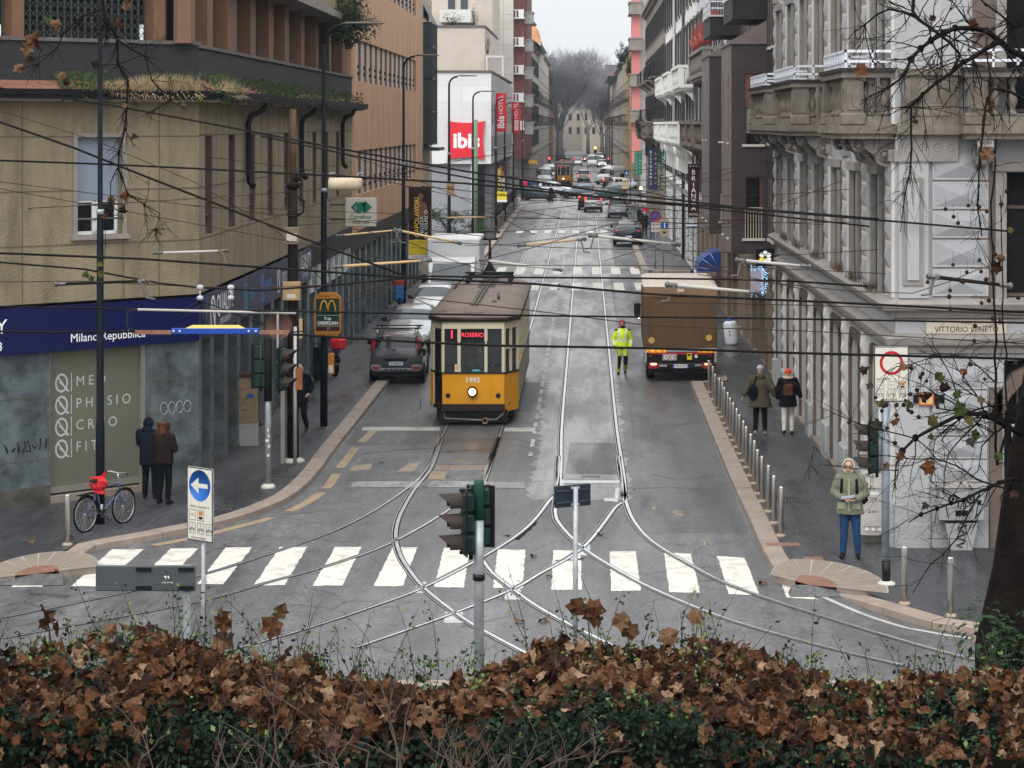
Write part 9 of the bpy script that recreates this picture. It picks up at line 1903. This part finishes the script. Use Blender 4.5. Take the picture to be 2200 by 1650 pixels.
# ================================================================ bank, hedge and near trees
M_soil=mat('dark soil',(.04,.032,.025),.9,var=.4,scale=3,bump=.6)
b=MB(M_soil); b.box(-40,40,-30,18.4,-.02,3.35); b.build('bank',kind='structure')
b=MB(M_walk); b.box(-60,60,18.4,32.6,-.02,.12); b.build('near_pavement',kind='structure')
kerb_run('kerb',[Vector((x*1.2,32.95,0)) for x in range(-40,41)],1)
M_dry=[mat('dry plane leaf '+n,c,.75,var=.5,scale=26) for n,c in (('rust',(.078,.033,.016)),('tan',(.10,.055,.031)),('brown',(.04,.02,.013)),('pale',(.17,.105,.064)))]
M_hleaf=[mat('hedge leaf '+n,c,.5,var=.4,scale=12) for n,c in (('dark',(.014,.028,.017)),('mid',(.028,.058,.027)),('bright',(.085,.125,.028)))]
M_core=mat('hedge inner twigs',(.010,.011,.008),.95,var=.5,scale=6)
hd=thing('hedge','clipped dark green hedge littered with brown plane leaves along the bottom of the view','hedge',(0,16,3.35))
rr=random.Random(12)
def top(x,y): return 3.93+.09*math.sin(x*1.7+1)+.06*math.sin(x*4.1+y*2)+.05*math.sin(y*3.3+x)-.10*max(0,min(1,(x-.0)/2.5))+(.10 if x<-2 else 0)
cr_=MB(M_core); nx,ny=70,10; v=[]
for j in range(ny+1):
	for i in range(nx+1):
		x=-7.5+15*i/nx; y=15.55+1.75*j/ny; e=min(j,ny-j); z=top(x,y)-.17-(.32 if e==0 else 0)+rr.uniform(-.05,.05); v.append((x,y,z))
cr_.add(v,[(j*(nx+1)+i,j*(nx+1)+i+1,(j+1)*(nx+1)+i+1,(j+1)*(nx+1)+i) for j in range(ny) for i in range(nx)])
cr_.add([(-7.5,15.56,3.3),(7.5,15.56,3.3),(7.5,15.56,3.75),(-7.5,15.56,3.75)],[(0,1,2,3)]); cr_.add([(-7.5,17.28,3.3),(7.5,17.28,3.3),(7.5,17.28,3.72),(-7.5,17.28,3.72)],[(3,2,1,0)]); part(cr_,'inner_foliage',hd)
fo=MB(M_hleaf[0])
for k in range(26000):
	x=rr.uniform(-4.6,3.9)
	if rr.random()<.72: y=rr.uniform(15.5,17.35); z=top(x,y)-rr.uniform(-.05,.2); n=(rr.gauss(0,.6),rr.gauss(-.3,.6),1)
	else: y=rr.uniform(15.35,15.62); z=rr.uniform(3.4,top(x,y)+.0); n=(rr.gauss(0,.6),-1,rr.gauss(.3,.5))
	fo.use(M_hleaf[0 if rr.random()<(.9 if y<15.65 else .55) else (1 if rr.random()<.86 else 2)]); fo.leaflet((x,y,z),rr.uniform(.028,.062),n,rr.random()*6.28)  # front face gets mostly dark leaves, its shade put into the leaf colour
part(fo,'foliage',hd)
dl_=MB(M_dry[0])
for k in range(8200):
	x=rr.uniform(-4.7,3.9); y=15.38+2.0*rr.random()**1.05; c=math.sin(x*2.3+y*1.9)+math.sin(x*.9-y*3+2)+.5*math.sin(x*6+1)
	if c<-.35 and rr.random()<.8: continue
	front=y<15.62
	if front and rr.random()<.3: continue
	z=top(x,y)+rr.uniform(-.05,.11)-(rr.uniform(0,.5) if front else 0)
	dl_.use(M_dry[rr.choices([0,1,2,3],[4,3,4,.9])[0]]); dl_.leaf((x,y,z),rr.uniform(.055,.135),(rr.gauss(0,1),rr.gauss(-.6,.9),rr.gauss(.45,.7)),rr.random()*6.28,rr.uniform(.6,1.8))
o=part(dl_,'dry_leaves',hd,kind='stuff')
st=MB(M_twig); lf=MB(M_hleaf[1])
def sprig(x,y,z,h,lean,nl,thin=.0035):
	p=[Vector((x,y,z))]; d=Vector((lean,rr.uniform(-.1,.15),1)).normalized()
	for k in range(5): d=(d+Vector((rr.gauss(0,.12),rr.gauss(0,.1),0))).normalized(); p.append(p[-1]+d*h/5)
	st.tube(p,[thin,thin,thin*.9,thin*.8,thin*.6,thin*.4],3,False)
	for k in range(nl):
		t=rr.uniform(.1,1)*5; q=p[min(4,int(t))].lerp(p[min(4,int(t))+1],t-int(t)) if t<5 else p[5]
		lf.use(M_hleaf[rr.choice([1,1,2,2,0])]); lf.leaflet(q+Vector((rr.uniform(-.05,.05),rr.uniform(-.04,.04),rr.uniform(-.02,.03))),rr.uniform(.022,.048),(rr.gauss(0,1),rr.gauss(-.6,1),rr.gauss(.5,.8)),rr.random()*6.28)
for k in range(430):
	x=rr.uniform(-4.4,3.6); y=rr.uniform(16.6,17.9); dens=.5+.5*math.sin(x*2.1+.8); h=rr.uniform(.12,.34)+(rr.uniform(.1,.5) if rr.random()<.32*dens+.08 else 0)
	sprig(x,y,top(x,y)-.08,h,rr.gauss(0,.35),rr.randint(5,15))
part(st,'stem',hd); part(lf,'sprig_leaves',hd)
def twigs(mb,o,d,L,r,lv,rg,up=.05,split=(2,3)):
	p=[o]; dd=d.normalized()
	for k in range(4): dd=(dd+Vector((rg.gauss(0,.16),rg.gauss(0,.16),rg.gauss(up,.1)))).normalized(); p.append(p[-1]+dd*L/4)
	mb.tube(p,[r,r*.9,r*.8,r*.7,r*.6],5 if lv>0 else 4,False)
	if lv>0:
		for c in range(rg.randint(*split)):
			q=p[rg.randint(1,4)]; nd=(dd+Vector((rg.gauss(0,.55),rg.gauss(0,.35),rg.gauss(0,.4)))).normalized(); twigs(mb,q,nd,L*rg.uniform(.5,.8),r*.62,lv-1,rg,up,split)
	return p
M_ptwig=mat('pinkish grey bare twig',(.085,.062,.054),.8,var=.3,scale=12)
bs=thing('bare_shrub','leafless pinkish grey shrub with tangled twigs standing before the hedge','shrub',(-1.5,13.6,3.35)); q=MB(M_ptwig); rg=random.Random(31)
for k in range(17):
	x=rg.uniform(-2.6,-.2); twigs(q,Vector((x,13.9+rg.uniform(-.2,.3),3.45)),Vector((rg.gauss(0,.4),rg.uniform(0,.2),1)),rg.uniform(.45,.75),.010,3,rg)
part(q,'branches',bs)
M_bark=mat('dark plane bark',(.018,.014,.012),.85,var=.5,scale=5,bump=.8,bscale=18,dirt=.4,dscale=3,dcol=(.05,.036,.027))
M_br=mat('dark wet branch',(.022,.018,.016),.7,var=.35,scale=12); M_seed=mat('plane seed ball',(.05,.028,.02),.9,bump=1,bscale=120)
pt=thing('plane_tree','dark plane tree by the no entry sign with bare drooping branches and seed balls','tree',(3.8,20,0))
q=MB(M_bark); Yt=20.0; q.tube([(3.62,Yt,0),(3.68,Yt,2.6),W(2170,1390,Yt),W(2200,1230,Yt),W(2222,1050,Yt),W(2262,800,Yt),W(2300,500,Yt),W(2290,100,Yt),W(2270,-300,Yt)],[.42,.34,.30,.27,.26,.24,.2,.16,.1],14); part(q,'trunk',pt)
br=MB(M_br); rg=random.Random(44); sb=MB(M_seed); lv_=MB(M_dry[0])
def limb(pts,r0,r1,Y0,Y1,ntw=8,tl=.35,lv=2,balls=0,hang=-.02):
	n=len(pts); P=[W(x,y,Y0+(Y1-Y0)*i/(n-1)) for i,(x,y) in enumerate(pts)]; P=along(P,.12); m=len(P)
	P=[p+Vector((rg.gauss(0,.006),rg.gauss(0,.01),rg.gauss(0,.006))) for p in P]
	br.tube(P,[r0+(r1-r0)*i/(m-1) for i in range(m)],7,False)
	for k in range(int(ntw*1.6)):
		i=rg.randint(1,m-2); d=(P[i+1]-P[i-1]).normalized(); nd=(d*rg.uniform(.1,.9)+Vector((rg.gauss(0,.7),rg.gauss(0,.3),rg.gauss(hang,.7)))).normalized()
		p=twigs(br,P[i],nd,tl*rg.uniform(.5,1.2),max(.0028,(r0+(r1-r0)*i/m)*.38),lv,rg,hang,(1,3)); tips.append(p[-1]); br.ell(P[i],(r0*.9,r0*.9,r0*1.0),6,4)
	return P
tips=[]
E=(2280,180)
limb([(2290,170),(2200,124),(2152,92),(2120,67),(2089,60),(2054,62),(2025,73),(1977,102),(1958,127),(1949,150)],.034,.012,20,19.2,16,.42,2)
limb([(2146,88),(2089,122),(2066,137),(2041,159),(2009,178),(1955,229),(1939,232)],.022,.010,19.8,19.3,12,.38,2)
limb([(2041,159),(2066,118),(2041,92),(1996,60),(1974,38),(1961,22),(1964,-30)],.012,.016,19.4,19.5,10,.35,2)
limb([(1974,38),(1939,25),(1913,19),(1882,32),(1856,54),(1837,67),(1838,84)],.012,.005,19.5,19.2,9,.25,1)
limb([(1856,54),(1858,80),(1866,120),(1878,140)],.006,.004,19.3,19.2,4,.2,1)
limb([(1949,150),(1930,170),(1900,190),(1870,205),(1850,215)],.012,.005,19.2,19,8,.28,2)
limb([(1955,229),(1958,286),(1953,382),(1939,445),(1933,496)],.010,.004,19.3,19.2,14,.25,1,hang=-.3)
limb([(2200,210),(2133,191),(2111,286),(2101,398),(2108,509)],.014,.005,19.8,19.3,12,.3,1,hang=-.3)
limb([(2290,20),(2230,40),(2180,62),(2160,40),(2120,10),(2090,-20)],.016,.006,20,19.4,8,.3,2)
limb([(2290,960),(2200,936),(2159,915),(2117,889),(2080,888),(2059,894),(2014,915),(1968,942),(1941,967),(1927,994)],.034,.009,20,19.1,18,.42,2)
limb([(1927,994),(1922,1030),(1926,1052)],.008,.003,19.1,19,3,.15,1)
limb([(2285,1040),(2200,1027),(2147,1036),(2105,1061),(2068,1073),(2014,1091),(1953,1118)],.022,.005,20,19.2,14,.4,2)
limb([(2160,1050),(2100,1030),(2053,1000),(2000,985),(1950,985),(1880,975)],.009,.003,19.6,19,12,.35,2)
limb([(2105,1061),(2053,1157),(2001,1212),(1983,1233),(1959,1279)],.008,.004,19.4,19,7,.3,1)
limb([(2270,760),(2180,880),(2142,1000),(2141,960),(2137,700),(2132,480),(2140,300)],.014,.007,19.9,19.4,14,.4,1)
limb([(2175,960),(2160,820),(2154,600),(2150,420)],.010,.004,19.7,19.5,8,.35,1)
limb([(2137,820),(2080,770),(2020,765),(1960,780),(1905,800),(1882,850)],.006,.003,19.4,19,12,.3,1,hang=-.2)
limb([(2138,880),(2060,830),(2000,800),(1950,770)],.006,.003,19.4,19.1,9,.28,1,hang=-.2)
limb([(1968,942),(1900,925),(1830,905),(1760,875)],.006,.0025,19.2,18.8,8,.25,1)
limb([(1930,1012),(1880,1010),(1830,1008),(1790,1000),(1750,960),(1740,1000),(1720,1045)],.005,.0022,19,18.8,5,.2,1)
part(br,'branches',pt)
for k in range(64):
	x,y=rg.choice([(2000,800),(2050,790),(1925,880),(2100,830),(2140,560),(2130,720),(1955,300),(2100,450),(1990,860),(2070,620),(1850,930),(2120,640)]); c=W(x+rg.gauss(0,38),y+rg.gauss(0,30),19.2+rg.uniform(-.2,.3)); sb.ell(c,rg.uniform(.015,.021),8,6); sb.tube([c,c+Vector((rg.uniform(-.01,.01),0,rg.uniform(.06,.12)))],.0016,3,False)
part(sb,'seed_balls',pt)
M_gl=[mat('fading plane leaf '+n,c,.6,var=.3,scale=12) for n,c in (('green',(.035,.05,.014)),('olive',(.065,.055,.017)),('dull',(.04,.042,.033)))]
def treeleaf(x,y,s,g=None,Y=19.1): lv_.use((M_gl if (g if g is not None else rg.random()<.6) else M_dry)[rg.randint(0,2)]); lv_.leaf(W(x,y,Y),s*.66,(rg.gauss(0,.5),-1,rg.gauss(.2,.5)),rg.uniform(0,6.28),rg.uniform(.6,1.6))
for x,y,s,g in [(1940,790,.13,0),(1990,855,.16,0),(2055,845,.14,1),(2062,880,.2,1),(2080,905,.17,1),(2015,812,.15,1),(2005,905,.17,1),(2095,935,.16,1),(2000,940,.1,1),(1890,865,.12,1),(1885,915,.17,1),(1870,830,.11,1),(1845,960,.1,1),(1995,1005,.2,0),(1935,980,.13,0),(2145,980,.13,1),(1855,795,.13,0),(1905,1000,.1,0),(2030,835,.15,0),(2070,800,.12,0),(1990,1085,.11,1),(1850,150,.19,0),(2005,40,.10,0),(2090,52,.14,0),(2130,225,.1,0),(2120,330,.2,0),(2145,575,.18,0),(2150,555,.12,0),(2170,495,.1,1),(1870,1000,.09,1),(2180,1060,.13,0),(1955,870,.12,1),(2108,860,.13,1),(1922,905,.12,0),(2085,950,.14,1)]: treeleaf(x,y,s,g)
part(lv_,'leaves',pt)
iv=W(2160,1400,19.2); bush('ivy_shrub',(3.75,19.1,3.35),.55,.5,.62,4200,.07,M_hleaf[1],'green leafy shrub growing round the foot of the dark plane trunk',seed=51,shells=34)
pt2=thing('plane_tree','bare plane branches with few brown leaves hanging before the slate terrace','tree',(-5.7,15,3.35)); q=MB(M_bark); q.tube([(-5.7,15,3.3),(-5.6,15,6),(-5.3,15.2,9.2),(-4.9,15.4,11)],[.34,.28,.22,.12],12); part(q,'trunk',pt2)
br=MB(M_br); lv_=MB(M_dry[0]); rg=random.Random(71)
br.tube(along([Vector((-5.4,15.1,8.6)),W(-120,-160,15.8),W(120,-120,16),W(218,-40,16)],.2),[.06]*1+[.03]*200 if False else .022,7,False)
limb([(218,-40),(220,0),(225,44),(251,80),(255,138),(276,175),(269,233),(267,276),(251,327),(255,364),(276,418),(342,458)],.013,.003,16,16,26,.2,1,hang=-.1)
limb([(251,80),(280,104),(309,124),(327,175),(364,218),(395,232)],.008,.003,16,16,14,.18,1)
limb([(222,22),(175,40),(135,73),(124,105),(84,138),(40,150)],.007,.0025,16,16,12,.18,1)
limb([(251,364),(240,395),(236,430),(225,470),(226,560)],.004,.002,16,16,6,.1,1); limb([(342,458),(335,490),(310,505)],.003,.0015,16,16,6,.08,1)
part(br,'branches',pt2)
for x,y,s,g in [(70,82,.17,0),(58,105,.15,0),(118,50,.13,0),(100,45,.12,1),(125,60,.11,0),(40,145,.12,0),(132,160,.10,0),(142,176,.09,0),(272,12,.12,0),(255,50,.12,0),(205,138,.1,0),(290,296,.09,0),(240,430,.1,0),(265,418,.11,0),(230,466,.1,0),(264,452,.1,0),(185,590,.09,1),(215,568,.08,1),(218,590,.08,1),(196,600,.08,1),(268,225,.08,0),(395,228,.07,0),(334,495,.06,0),(64,130,.1,0)]: treeleaf(x,y,s,g,16)
part(lv_,'leaves',pt2)
fl=MB(M_dry[1]); fl.leaf((0,0,.02),.16,(0,0,1),0,.5); fl0=fl.build('fallen_leaf',label='brown plane leaf fallen on the asphalt near the rails',cat='leaf',group='single brown leaves on the asphalt',loc=(0,0,0))
for k,(x,y) in enumerate([(1147,1196),(1235,1133),(1117,1338),(1168,1336),(1323,1335),(125,1230),(70,1165),(153,1155),(820,995),(1180,1240),(1640,1255),(1290,1150)]):
	o=fl0 if k==0 else dup(fl0,(0,0,0)); o.location=G(x,y,.012 if x>170 else .14); o.rotation_euler=(R.uniform(-.3,.3),R.uniform(-.3,.3),R.random()*6); o.scale=[R.uniform(.8,1.2)]*3
for k,(x,y,n) in enumerate([(1262,1320,4),(592,1322,2),(1346,1332,2),(1447,1384,2),(1506,1346,1),(465,1352,3),(105,1345,3)]):
	t=thing('stem_leaf',['cluster of brown leaves on a stem beside the street plate pole','pair of brown leaves caught on a stem near the arrow sign pole','pair of brown leaves on thin stems past the street plate pole','folded brown leaves low on the hedge top past the street plate pole','single brown leaf held high on a bare stem before the last stripes','brown leaves heaped on the hedge by the arrow sign pole','pale brown leaves standing up at the hedge end under the bicycle'][k],'leaf',tuple(W(x,y,17.4))); q=MB(M_dry[0])
	for j in range(n): q.use(M_dry[rg.choice([0,1])]); q.leaf(W(x+rg.uniform(-22,22),y+rg.uniform(-26,26),17.4+rg.uniform(-.05,.05)),rg.uniform(.13,.18),(rg.gauss(0,.6),-1,rg.gauss(0,.4)),rg.random()*6,.7)
	part(q,'leaf_blade',t); q=MB(M_twig); e=W(x,y,17.45); q.tube([(e.x+.05,17.45,3.9),(e.x+.02,17.45,(3.9+e.z)/2),tuple(e)],.005,4); part(q,'stem',t)
# ================================================================ air
hz=bpy.data.materials.new('haze air'); hz.use_nodes=True; n=hz.node_tree.nodes; n.remove(n['Principled BSDF']); pv=n.new('ShaderNodeVolumePrincipled'); pv.inputs['Color'].default_value=(.72,.84,1,1); pv.inputs['Density'].default_value=.00015; pv.inputs['Anisotropy'].default_value=.2
hz.node_tree.links.new(pv.outputs[0],n['Material Output'].inputs['Volume'])
b=MB(hz); b.box(-360,360,-45,1120,-1.1,48); b.build('haze',kind='stuff',label='thin blue grey winter haze filling the street',cat='haze')
